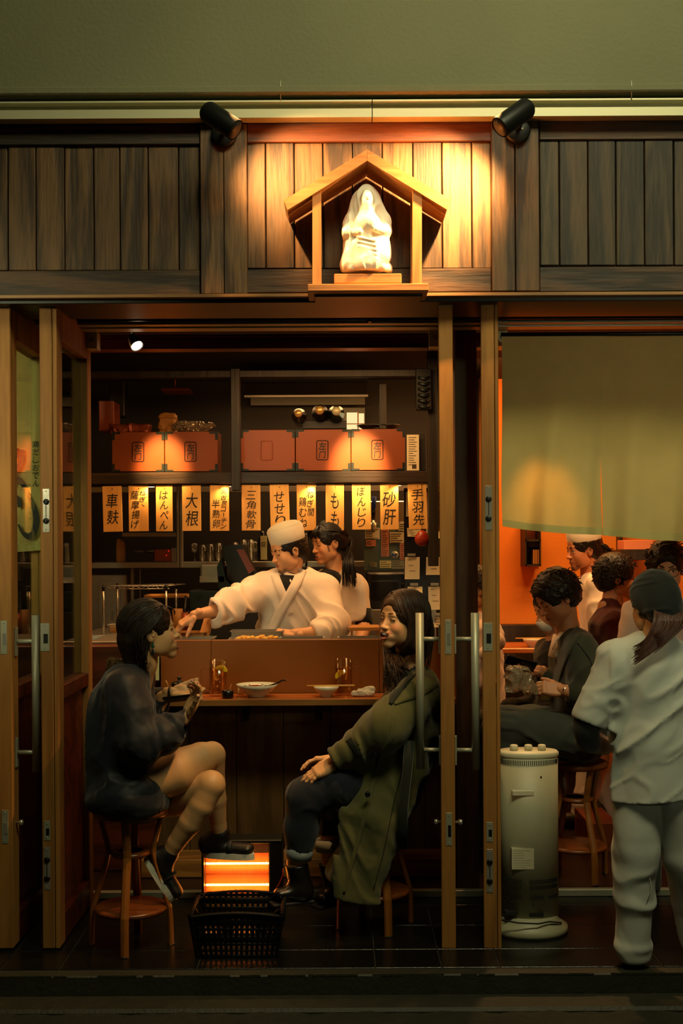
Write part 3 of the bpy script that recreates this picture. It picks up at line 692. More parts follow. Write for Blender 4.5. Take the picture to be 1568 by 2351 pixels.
def frame(fwd, up=(0, 0, 1)):      # columns: right, forward, up
    f = Vector(fwd).normalized(); u = Vector(up); r = f.cross(u).normalized(); u = r.cross(f)
    return np.array([[r[i], f[i], u[i]] for i in range(3)])
# ================================================================ people: head, hand, helpers
SKIN = (214, 160, 120)
def head_mesh(skin=SKIN, mouth='closed', eyes='open', scale=1.0, vox=0.0022, beard=False, female=False, ears=True, fat=1.0, nose=1.0, lip=(176, 92, 78)):
    """local frame x right, y forward, z up; origin between the eyes' level and ears"""
    f = Field((-.10, -.135, -.155), (.10, .135, .135), vox); f.color(skin)
    f.ell((0, -.018, .030), (.073, .094, .086), k=.0); f.ell((0, .022, -.02), (.061 * fat, .064, .078), k=.03)
    f.ell((0, .046, .045), (.053, .042, .050), k=.02)
    jw = .043 if female else .048
    for sx in (-1, 1):
        f.ell((sx * .036, .050, -.032), (.024, .026, .028), k=.02); f.ell((sx * jw, .006, -.066), (.016, .026, .026), k=.025)
        f.seg((sx * jw, .004, -.072), (sx * .012, .066, -.104), .014, .014, k=.02)
    for sx in (-1, 1): f.ell((sx * .036, .036, -.058), (.023, .030, .032), k=.025)
    f.ell((0, .066, -.100), (.019, .018, .016), k=.018); f.ell((0, .058, -.066), (.034, .031, .030), k=.02)
    f.seg((-.034, .078, .016), (.034, .078, .016), .007, .007, k=.018)
    for sx in (-1, 1): f.paint_sub = False; f.ell((sx * .031, .100, -.001), (.019, .018, .0115), k=.014, op='s'); f.paint_sub = True
    f.seg((0, .082, .004), (0, .098 * nose, -.034), .0065, .0100, k=.012); f.ell((0, .1015 * nose, -.036), (.0100, .0085, .0085), k=.007)
    for sx in (-1, 1): f.ell((sx * .0120, .092, -.038), (.0080, .0090, .0070), k=.006)
    f.color((90, 50, 38))
    for sx in (-1, 1): f.ell((sx * .0065, .100, -.0455), (.0030, .0045, .0030), k=.003, op='s')
    # mouth
    if mouth == 'closed':
        f.color(lip); f.seg((-.018, .084, -.0640), (0, .0915, -.0620), .0035, .0048, k=.004); f.seg((.018, .084, -.0640), (0, .0915, -.0620), .0035, .0048, k=.004)
        f.seg((-.016, .083, -.0700), (.016, .083, -.0700), .0035, .0035, k=.004); f.seg((-.008, .089, -.0715), (.008, .089, -.0715), .0050, .0050, k=.005)
        f.color((80, 36, 30)); f.seg((-.021, .0860, -.0668), (0, .0965, -.0668), .0012, .0012, k=.0015, op='s'); f.seg((.021, .0860, -.0668), (0, .0965, -.0668), .0012, .0012, k=.0015, op='s')
    else:
        wd = .031 if mouth == 'laugh' else .024; hh = .0125 if mouth == 'laugh' else .0095; zc = -.0695
        f.color(skin); f.ell((0, .070, zc), (wd + .008, .026, hh + .010), k=.012)
        f.color(lip); 
        for i in range(8):
            t0 = -1 + i / 4; t1 = t0 + .25; g = lambda t: (t * wd, .0955 - .016 * t * t, zc + hh * .62 + .0065 * t * t); h = lambda t: (t * wd, .0950 - .016 * t * t, zc - hh * 1.15 * (1 - t * t) ** .6 + (hh * .62 + .0065) * t * t)
            f.seg(g(t0), g(t1), .0036, k=.003); f.seg(h(t0), h(t1), .0042, k=.003)
        f.color((66, 18, 16)); f.ell((0, .094, zc + .0015), (wd * .86, .016, hh * .80), k=.002, op='s'); f.color((236, 226, 204)); [f.seg((wd * .78 * (-1 + j * .25), .0880 - .010 * (-1 + j * .25) ** 2, zc + hh * .42), (wd * .78 * (-.75 + j * .25), .0880 - .010 * (-.75 + j * .25) ** 2, zc + hh * .42), .0050, k=.0008) for j in range(8)]
        for i in range(9):
            t = -1 + (i + .5) * 2 / 9; f.ell((t * wd * .80, .0905 - .012 * t * t, zc + hh * .50 + .002 * t * t), (wd * .105, .0055, .0056), k=.0008)
        if mouth == 'laugh':
            for i in range(7):
                t = -1 + (i + .5) * 2 / 7; f.ell((t * wd * .62, .0865 - .010 * t * t, zc - hh * .72 + .004 * t * t), (wd * .07, .0028, .0024), k=.0008)
        f.color((170, 70, 66)); f.ell((0, .078, zc - .003), (wd * .55, .010, .004), k=.001)
        f.color(skin)
        for sx in (-1, 1): f.ell((sx * .038, .062, -.038), (.017, .017, .015), k=.014)
    if beard:
        f.color(tuple(int(c * .52) for c in skin)); f.ell((0, .075, -.103), (.026, .030, .017), k=.012, op='p')
        f.ell((0, .100, -.0535), (.024, .012, .0050), k=.006, op='p'); 
        for sx in (-1, 1): f.seg((sx * .050, .0, -.06), (sx * .026, .062, -.098), .012, .012, k=.014, op='p')
    # cheeks blush
    f.color((208, 126, 96) if female else skin)
    for sx in (-1, 1): f.ell((sx * .043, .070, -.032), (.014, .018, .011), k=.02, op='p') if female else None
    # eyes
    for sx in (-1, 1):
        e = V3(sx * .031, .0725, -.0005)
        if eyes == 'open':
            f.color((214, 206, 190)); f.ell(e, .0125, k=.0015); f.color((24, 16, 12)); f.ell(e + V3(0, .0110, -.0004), (.0052, .004, .0052), k=.001, op='p')
            f.color(skin); f.seg(e + V3(-.015, .0055, .0062), e + V3(.015, .0055, .0062), .0035, k=.003); f.seg(e + V3(-.012, .0070, -.0085), e + V3(.012, .0070, -.0085), .0028, k=.003)
            f.color((24, 15, 12)); f.seg(e + V3(-.015, .0085, .0030), e + V3(0, .0130, .0048), .0017, k=.001); f.seg(e + V3(.015, .0085, .0030), e + V3(0, .0130, .0048), .0017, k=.001)
        else:
            up = .0030 if eyes == 'smile' else -.0040
            f.color(skin); f.ell(e, .0128, k=.004); f.color((26, 16, 13)); f.seg(e + V3(-.014, .0060, -.0015), e + V3(0, .0125, up - .0015), .0024, k=.001); f.seg(e + V3(.014, .0060, -.0015), e + V3(0, .0125, up - .0015), .0024, k=.001)
        f.color((34, 24, 18)); b0 = V3(sx * .013, .0880, .0215 if female else .0185); b1 = V3(sx * .031, .0850, .0245); b2 = V3(sx * .047, .0720, .0190); r = .0034 if female else .0046
        f.seg(b0, b1, r, r * 1.1, k=.002, op='p'); f.seg(b1, b2, r * 1.1, r * .7, k=.002, op='p')
    if ears:
        for sx in (-1, 1):
            f.color(skin); E = V3(sx * .074, -.010, -.010); f.ell(E, (.0075, .018, .029), k=.006); f.ell(E + V3(sx * .003, -.002, .012), (.007, .017, .018), k=.004)
            f.color(tuple(int(c * .72) for c in skin)); f.ell(E + V3(sx * .008, .003, .003), (.006, .009, .015), k=.004, op='s'); f.color(skin); f.ell(E + V3(sx * .006, .010, -.004), (.004, .004, .006), k=.003)
    V, F, C = f.mesh(); V = relax(V, F, 1, .35); return V * scale, F, C
def hand_mesh(curl=(.5, .5, .55, .6), thumb=(.4, .3), spread=.12, right=True, skin=SKIN, scale=1.0, nail=None, vox=.0023, tcurl=.4, length=1.0):
    """local frame: x towards the fingers, y towards the thumb side, z back of the hand; origin at the wrist"""
    f = Field((-.07, -.085, -.11), (.21, .10, .05), vox); f.color(skin)
    f.seg((-.028, 0, 0), (.005, 0, 0), (.025, .020), (.025, .017), side=(0, 1, 0), k=0)
    f.box((.048, 0, -.001), (.045, .036, .011), rd=.010, k=.012)
    f.ell((.034, .026, -.010), (.030, .015, .014), k=.012); f.ell((.045, -.026, -.008), (.034, .013, .012), k=.012)
    tips = []
    for i, (y, L, x0) in enumerate(((.027, .074, .088), (.0095, .082, .092), (-.0085, .077, .089), (-.0255, .062, .082))):
        a = y * spread * 10 * .25; c = curl[i]; p = V3(x0 - .006, y, -.001); an = -.1; Ls = [L * .46 * length, L * .29 * length, L * .25 * length]; r = [.0088, .0080, .0073, .0062]
        if i == 3: r = [q * .88 for q in r]
        d0 = V3(math.cos(a), math.sin(a), 0); f.ell(p + V3(0, 0, .004), (.010, .0088, .0075), k=.008)
        for j in range(3):
            an += c * (1.0, 1.25, .8)[j]; dd = V3(d0[0] * math.cos(an), d0[1], -math.sin(an)); dd /= np.linalg.norm(dd); q = p + dd * Ls[j]
            f.seg(p, q, r[j], r[j + 1], k=.0035 if j else .006)
            if j < 2: f.ell(q, r[j + 1] * 1.07, k=.002)
            p = q
        up = V3(d0[0] * math.sin(an), 0, math.cos(an))
        if nail is not None: f.color(nail); f.ell(p + up * .0042 - dd * .001, (.0060, .0048, .0038) , k=.001); f.color(skin)
        tips.append(p)
    th, lift = thumb; d = V3(math.cos(.75 - tcurl * .3), math.sin(.75 - tcurl * .3) , -lift); d /= np.linalg.norm(d); p = V3(.012, .024, -.006); r = [.0125, .0108, .0095, .0078]
    for j, L in enumerate((.040, .033, .027)):
        if j: d = d + V3(.35, -.5, -.25) * th; d /= np.linalg.norm(d)
        q = p + d * L; f.seg(p, q, r[j], r[j + 1], k=.006); p = q
    if nail is not None: f.color(nail); f.ell(p + V3(-.002, .003, .0058), (.0075, .006, .004), k=.001); f.color(skin)
    V, F, C = f.mesh(); V = relax(V, F, 1, .3)
    if not right: V = V * V3(1, -1, 1); F = F[:, ::-1]
    return V * scale, F, C
def hand_at(hm, wrist, fingers, back):   # fingers: direction wrist->fingers; back: direction of the back of the hand
    x = Vector(fingers).normalized(); z = Vector(back); z = (z - x * z.dot(x)).normalized(); y = z.cross(x)
    return place(hm[0], wrist, np.array([[x[i], y[i], z[i]] for i in range(3)])), hm[1], hm[2]
def fbox(pts, m): a = np.array([npa(p) for p in pts]); return a.min(0) - m, a.max(0) + m
vcolmat('skin', 0.5)
hairmat('hair_black', (24, 18, 14)); hairmat('hair_brown', (52, 36, 24)); hairmat('hair_dark_brown', (36, 26, 18)); hairmat('hair_tips', (92, 66, 28)); hairmat('hair_red', (64, 34, 20))
from mathutils.bvhtree import BVHTree
def ribbon(name, obj, pts, m, parent, off=.004, th=.004, ends=True):
    """strip of cloth lying on the surface of obj: pts = (pixel x, pixel y, half width in pixels)"""
    me = obj.data; W = wloc(obj); bv = BVHTree.FromPolygons([v.co + W for v in me.vertices], [tuple(p.vertices) for p in me.polygons])
    O = Vector((0, 0, CAMZ)); sm = []
    for i in range(len(pts) - 1):
        for k in range(6): t = k / 6; sm.append([a + (b - a) * t for a, b in zip(pts[i], pts[i + 1])])
    sm.append(list(pts[-1])); rows = []; last = None
    for i, (x, y, w) in enumerate(sm):
        a, b = sm[max(i - 1, 0)], sm[min(i + 1, len(sm) - 1)]; dx, dy = b[0] - a[0], b[1] - a[1]; l = math.hypot(dx, dy) or 1; nx, ny = -dy / l, dx / l; row = []
        for o in (-1, -.33, .33, 1):
            d = (P(x + nx * w * o, y + ny * w * o, 1.0) - O).normalized(); h = bv.ray_cast(O, d)[0]
            if h is None: h = last if last is not None else P(x, y, (obj.bound_box[0][1] + W.y))
            dist = (h - O).length; last = h; row.append((d, dist))
        rows.append(row)
    for c in range(4):      # even out the depth along the strip
        ds = [r[c][1] for r in rows]
        for _ in range(3): ds = [min(ds[i], (ds[max(i - 1, 0)] + ds[i] + ds[min(i + 1, len(ds) - 1)]) / 3) for i in range(len(ds))]
        for r, dd in zip(rows, ds): r[c] = (r[c][0], dd)
    q = MB(); vs = []
    for r in rows:
        for dd, dist in r: vs.append(O + dd * (dist - off))
        for dd, dist in r[::-1]: vs.append(O + dd * (dist - off + th + .006))
    F = []
    for i in range(len(rows) - 1):
        for j in range(8): a = i * 8 + j; b = i * 8 + (j + 1) % 8; F.append((a, b, b + 8, a + 8))
    F += [tuple(range(8))[::-1], tuple((len(rows) - 1) * 8 + j for j in range(8))]
    q.add(vs, F, True); return part(name, q, m, parent)
def locks(name, items, m, parent, n=7):       # items: list of (points, radius start, radius mid, radius end)
    q = MB()
    for pts, r0, r1, r2 in items:
        pts = [Vector(p) for p in pts]; sm = []
        for i in range(len(pts) - 1):
            p0, p1, p2, p3 = pts[max(i - 1, 0)], pts[i], pts[i + 1], pts[min(i + 2, len(pts) - 1)]
            for k in range(4):
                t = k / 4; sm.append(0.5 * ((2 * p1) + (p2 - p0) * t + (2 * p0 - 5 * p1 + 4 * p2 - p3) * t * t + (3 * p1 - p0 - 3 * p2 + p3) * t ** 3))
        sm.append(pts[-1]); N = len(sm) - 1
        rr = [(lambda t: (r0 + (r1 - r0) * min(1, t * 3)) if t < .34 else (r1 + (r2 - r1) * (t - .34) / .66))(i / N) for i in range(N + 1)]
        q.tube(sm, [(a, a * .45) for a in rr], n)
    return part(name, q, m, parent)
def combed(name, L, starts, end, m, parent, n=150, r=.0034, rad=(.090, .112, .104), cz=.030, jit=.10, k=7, endoff=1.02):
    """fine strands combed over the skull from the start directions to a gathering direction"""
    it = []
    for i in range(n):
        s0 = Vector(starts(rng.uniform(0, 1))).normalized(); e0 = (Vector(end(s0) if callable(end) else end) + Vector(rng.uniform(-jit, jit, 3))).normalized(); w = 1 + rng.uniform(-.012, .022); pts = []
        ang = s0.angle(e0)
        for j in range(k + 1):
            t = j / k; d = (s0 * math.sin((1 - t) * ang) + e0 * math.sin(t * ang)) / max(math.sin(ang), 1e-4); d.normalize(); ww = w * (.93 if j == 0 else endoff if j == k else 1)
            pts.append(L(d.x * rad[0] * ww, -.020 + d.y * rad[1] * ww, cz + d.z * rad[2] * ww))
        it.append((pts, r * .5, r, r * .4))
    return locks(name, it, m, parent, 5)
def hair_cap(name, org, R, scale, m, parent, extra=None, front=.062, low=-.05, thick=.012, vox=.003, amp=.0022, side=-.02, comb=(14, 60, 60)):
    """shell over the skull, open at the face and ears; local frame as the head's"""
    f = Field((-.125, -.17, -.20), (.125, .14, .17), vox)
    f.ell((0, -.020, .032), (.075 + thick, .096 + thick, .088 + thick), k=0); f.ell((0, -.060, -.020), (.062 + thick * .6, .050 + thick, .065), k=.02)
    f.noise(amp, comb, ridged=True)
    f.paint_sub = False
    # open the face: everything forward of a slanted plane below the hair line
    f.ell((0, front + .062, -.045), (.072, .075, .100), k=.016, op='s')
    f.box((0, .075, -.115), (.2, .095, .095), rd=.02, k=.01, op='s')
    for sx in (-1, 1): f.ell((sx * .085, .004, -.022), (.022, .026, .036), k=.006, op='s')
    f.cut((0, -.04, low - .06), (0, 0, -1), .01)
    if extra: extra(f)
    V, F, C = f.mesh(); V = relax(V, F, 1, .4)
    return finish(name, place(V * scale, org, R), F, m, parent)
# ================================================================ clothing materials
clothmat('navy_nylon', (22, 27, 36), 0.55, bump=.05, fold=.5); clothmat('olive_cotton', (84, 82, 48), 0.85, fold=.35); clothmat('denim', (28, 33, 44), 0.85)
clothmat('denim_pale', (150, 160, 160), 0.9); clothmat('white_cotton', (232, 216, 200), 0.8, fold=.5); clothmat('uniform_grey', (186, 190, 182), 0.8, fold=.3)
clothmat('white_cap', (235, 225, 205), 0.8); clothmat('cap_top', (190, 186, 165), 0.85); clothmat('black_cotton', (18, 18, 20), 0.85); clothmat('dark_red_knit', (70, 22, 16), 0.85)
clothmat('charcoal_suit', (52, 52, 40), 0.85, fold=.2); clothmat('grey_trouser', (58, 62, 56), 0.85, fold=.2); clothmat('undersleeve', (44, 46, 46), 0.85); clothmat('bandana', (20, 25, 23), 0.8)
clothmat('pink_shirt', (226, 204, 190), 0.8); clothmat('mask_cloth', (222, 220, 205), 0.8); clothmat('collar_dark', (30, 34, 26), 0.8)
mat('shoe_black', (20, 16, 15), 0.45); mat('boot_leather', (18, 17, 15), 0.35); mat('sole_white', (205, 205, 190), 0.6); mat('rubber', (20, 20, 20), 0.7)
mat('silver', (215, 205, 180), 0.2, 1.0); mat('green_stone', (40, 80, 60), 0.2); mat('phone_black', (14, 14, 18), 0.15); mat('zip', (80, 84, 84), 0.4, .4)
def person(label, meshes, base, group=None):
    V, F, C = joinm(meshes)
    o = finish('person', V, F, 'skin', None, base, colors=C); return tag(o, label, 'person', group)
def limb(pts, rs, vox=.005, side=None, k=.02, skin=SKIN, extra=None):
    lo, hi = fbox(pts, max(max(r) if hasattr(r, '__len__') else r for r in rs) + .02); f = Field(lo, hi, vox); f.color(skin); f.chain(pts, rs, side, k)
    if extra: extra(f)
    V, F, C = f.mesh(); return relax(V, F, 1), F, C
def cloth(name, pts, pad, vox, m, parent, build, sm=3, label=None):
    lo, hi = fbox(pts, pad); f = Field(lo, hi, vox); build(f); return sobj(name, f, m, parent, label, sm)
def hl(org, R, s):      # head-local -> world
    A = np.array(R); o = npa(org)
    return lambda x, y, z: Vector(A @ V3(x, y, z) * s + o)
HC = dict(skin=SKIN)
# ---------------------------------------------------------------- 1  woman on the left, navy jacket, bare crossed legs
Y1 = 5.15
def p1():
    org = P(347, 1449, Y1); R = frame((.94, .22, .14)); s = 1.05; L = hl(org, R, s)
    head = head_mesh(skin=(206, 158, 108), mouth='laugh', eyes='smile', female=True); head = (place(head[0] * s, org, R), head[1], head[2]); SK = (206, 158, 108)
    neck = limb([L(0, -.02, -.05), L(0, -.045, -.13), P(312, 1590, 5.17)], [.050, .048, .06], skin=SK)
    cal = lambda f: None
    rl = limb([P(322, 1795, 5.07), P(400, 1772, 5.12), P(462, 1742, 5.19), P(486, 1734, 5.23), P(490, 1790, 5.27), P(494, 1835, 5.29), P(502, 1895, 5.32), P(507, 1928, 5.33)], [.106, .096, .070, .058, .049, .048, .034, .031], skin=SK, k=.008)
    ll = limb([P(320, 1830, 5.24), P(400, 1826, 5.2), P(464, 1808, 5.13), P(484, 1802, 5.10), P(462, 1850, 5.09), P(436, 1890, 5.10), P(404, 1935, 5.12), P(384, 1968, 5.13)], [.096, .088, .066, .060, .052, .049, .037, .032], skin=SK, k=.008)
    wr = P(430, 1640, 5.04); hm = hand_mesh(curl=(.5, .55, .6, .65), thumb=(.1, .35), skin=SK, nail=(78, 36, 96), tcurl=.5, vox=.0022)
    hand = hand_at(hm, wr, (.50, .10, .86), (.62, .45, -.40))
    fa = limb([P(345, 1700, 4.99), wr + Vector((-.01, 0, -.01))], [.042, .027], skin=SK)
    wl = P(396, 1590, 5.34); hm2 = hand_mesh(curl=(.7, .7, .7, .7), thumb=(.4, .2), skin=SK, right=False); hand2 = hand_at(hm2, wl, (.95, -.2, -.05), (.1, .5, -.85)); fa2 = limb([P(352, 1690, 5.40), P(368, 1606, 5.36), wl], [.042, .034, .024], skin=SK)
    p = person('laughing woman in dark navy jacket with bare crossed legs on the left stool', [head, neck, rl, ll, fa, hand, fa2, hand2], P(300, 1850, 5.12))
    def jk(f):
        f.seg(P(288, 1795, 5.16), P(276, 1660, 5.18), (.225, .178), (.225, .150), side=(0, 1, 0), k=0)
        f.seg(P(276, 1660, 5.18), P(292, 1570, 5.19), (.225, .150), (.185, .105), side=(0, 1, 0), k=.03)
        f.seg(P(272, 1620, 5.18), P(250, 1700, 5.18), (.20, .12), (.20, .13), side=(0, 1, 0), k=.05)
        f.ell(P(296, 1822, 5.13), (.190, .245, .14), k=.05)
        f.seg(P(286, 1588, 5.02), P(322, 1700, 4.955), .092, .090, k=.05); f.seg(P(322, 1705, 4.955), P(375, 1690, 4.98), .090, .074, k=.04, ridge=(.005, 95, 0)); f.seg(P(375, 1690, 4.98), P(424, 1652, 5.03), .074, .046, k=.03, ridge=(.005, 120, 1))
        f.seg(P(300, 1580, 5.36), P(340, 1690, 5.41), .08, .08, k=.05); f.seg(P(340, 1690, 5.41), P(372, 1604, 5.37), .075, .042, k=.03)
        f.seg(P(296, 1568, 5.18), P(322, 1536, 5.17), (.085, .072), (.072, .062), side=(0, 1, 0), k=.03)
        f.noise(.010, (9, 9, 7), ridged=True, off=3, M=np.array([[.8, 0, .6], [0, 1, 0], [-.6, 0, .8]])); f.noise(.002, 46)
        f.ell(L(0, -.02, -.11), (.058, .055, .06), k=.01, op='s')
        f.cut(P(290, 1868, 5.1), (-.28, 0, -.96), .01); f.cut(P(437, 1636, 5.05), (.85, 0, .45), .004, .125)
        f.ell(P(402, 1775, 5.12), (.075, .11, .06), k=.015, op='s')
    jo = cloth('jacket', [P(195, 1540, 4.86), P(445, 1880, 5.5)], .03, .0065, 'navy_nylon', p, jk)
    ribbon('zip', jo, [(379, 1742, 1), (384, 1780, 1), (377, 1830, 1), (368, 1862, 1)], 'zip', p, .003, .002)
    for (heel, toe, dn, lab) in ((P(478, 1945, 5.34), P(570, 1950, 5.30), Vector((.08, 0, -1)), 'R'), (P(358, 1972, 5.13), P(406, 2048, 5.12), Vector((-.84, 0, -.54)), 'L')):
        ax = (toe - heel).normalized(); an = P(507, 1920, 5.33) if lab == 'R' else P(385, 1962, 5.13)
        def sh(f):
            f.seg(heel, toe, (.036, .032), (.040, .026), side=(0, 1, 0), k=0); f.seg(heel - dn * .02, an - dn * .01, (.038, .040), (.038, .038), side=(0, 1, 0), k=.03)
            f.seg(heel + ax * .05 - dn * .01, an, (.038, .036), (.036, .036), side=(0, 1, 0), k=.02); f.cut(heel + dn * .022, dn, .003)
        so = cloth('shoe', [heel, toe, an], .06, .0045, 'shoe_black', p, sh)
        q = MB(); h0 = heel - ax * .030 + dn * .030; t0 = toe + ax * .026 + dn * .028; n = 16
        sd = Vector((0, 1, 0)); vs = []; pl = []
        for i in range(28):
            a = 2 * math.pi * i / 28; u = math.cos(a); v = math.sin(a); pl.append(((h0 + t0) / 2) + ax * ((t0 - h0).length / 2) * (abs(u) ** .8) * (1 if u > 0 else -1) + sd * .042 * (abs(v) ** .75) * (1 if v > 0 else -1))
        vs = [x - dn * .014 for x in pl] + [x + dn * .012 for x in pl]; q.add(vs, [tuple(range(28))[::-1], tuple(range(28, 56))] + [(i, (i + 1) % 28, (i + 1) % 28 + 28, i + 28) for i in range(28)])
        part('sole', q, 'sole_white', so)
        q = MB(); c = heel * .45 + toe * .55 - dn * .012; c2 = c + ax * .004; q.tube([c + Vector((0, .041, 0)) + dn * .02, c + Vector((0, .036, 0)) - dn * .01, c2 - dn * .023, c - dn * .01 - Vector((0, .036, 0)), c + dn * .02 - Vector((0, .041, 0))], [(.0035, .012)] * 5, 8); part('strap', q, 'rubber', so)
    def ex(f):
        f.seg((0, -.085, -.03), (0, -.095, -.10), .055, .035, k=.03); f.seg((0, -.05, -.05), (0, -.06, -.11), .05, .035, k=.03)
        f.seg((.058, .035, .055), (.064, .03, .005), .012, .007, k=.012)
    hc = hair_cap('hair', org, R, s, 'hair_dark_brown', p, ex, front=.060, low=-.07, thick=.014)
    it = []
    for i in range(60):      # short pony tail with paler ends
        a = rng.uniform(-.022, .022); b = rng.uniform(-.016, .016); st = L(a, -.105 + b * .3, -.085 + b)
        it.append(([st, st + Vector((-.03 + b, a * .6, -.035)), P(258 + rng.uniform(-9, 9), 1515 + rng.uniform(-6, 6), Y1 + a), P(250 + rng.uniform(-9, 12), 1542 + rng.uniform(-10, 8), Y1 + a)], .003, .005, .001))
    locks('pony_tail', it, 'hair_tips', p)
    it = []
    for i in range(46):
        x = rng.uniform(.052, .088); z = rng.uniform(-.06, .06); y = rng.uniform(-.06, -.01) ; st = L(x * .98, y, z + .03)
        it.append(([st, L(x + .006, y - .02, z - .03), L(x * .9, -.055 + rng.uniform(-.02, .02), -.105), L(x * .7, -.06 + rng.uniform(-.02, .03), -.15 + rng.uniform(-.02, .01))], .002, .005, .001))
    for i in range(16):
        x = rng.uniform(.0, .06); st = L(x, .05, .10); it.append(([st, L(x + .006, .085, .085), L(x + .010, .100, .070), L(x + .012, .098, .058 + rng.uniform(-.006, .006))], .0012, .0018, .0006))
    combed('swept_hair', L, lambda u: (math.sin(-2.0 + 4.0 * u) * .85, .80 + .1 * math.cos(u * 9), .55 + .25 * math.cos((u - .5) * 5)), (0, -.95, -.70), 'hair_dark_brown', p, 260, .0036)
    locks('loose_hair', it, 'hair_dark_brown', p)
    E = L(.082, -.006, -.042); q = MB(); q.ball(E, (.005, .005, .006)); q.ball(E + Vector((0, 0, -.013)), (.008, .004, .008)); er = part('earring', q, 'green_stone', p)
    q = MB(); q.lathe([(.002, -.022), (.010, -.048), (0, -.050)], E, 10); part('tassel', q, 'black_cotton', er)
    q = MB(); q.lathe([(.0265, -.004), (.028, 0), (.0265, .004)], (0, 0, 0), 20); q.xform(Matrix.Translation(wl + Vector((-.012, 0, 0))) @ Matrix.Rotation(math.pi / 2, 4, 'Y')); part('bracelet', q, 'black_plastic', p)
    # the phone held in her hands
    c = P(418, 1603, 5.10); q = MB(); q.box(-.078, .078, -.036, .036, -.005, .005, .003); q.xform(Matrix.Translation(c) @ Matrix.Rotation(-.10, 4, 'Y') @ Matrix.Rotation(-.35, 4, 'X'))
    ph = thing('smartphone', 'dark smartphone held flat in the hands of the woman in the navy jacket', 'phone', c); part('case', q, 'phone_black', ph)
    q = MB(); q.box(-.074, .074, -.033, .033, .0051, .0056); q.xform(Matrix.Translation(c) @ Matrix.Rotation(-.10, 4, 'Y') @ Matrix.Rotation(-.35, 4, 'X')); part('screen', q, 'phone_black', ph)
p1()
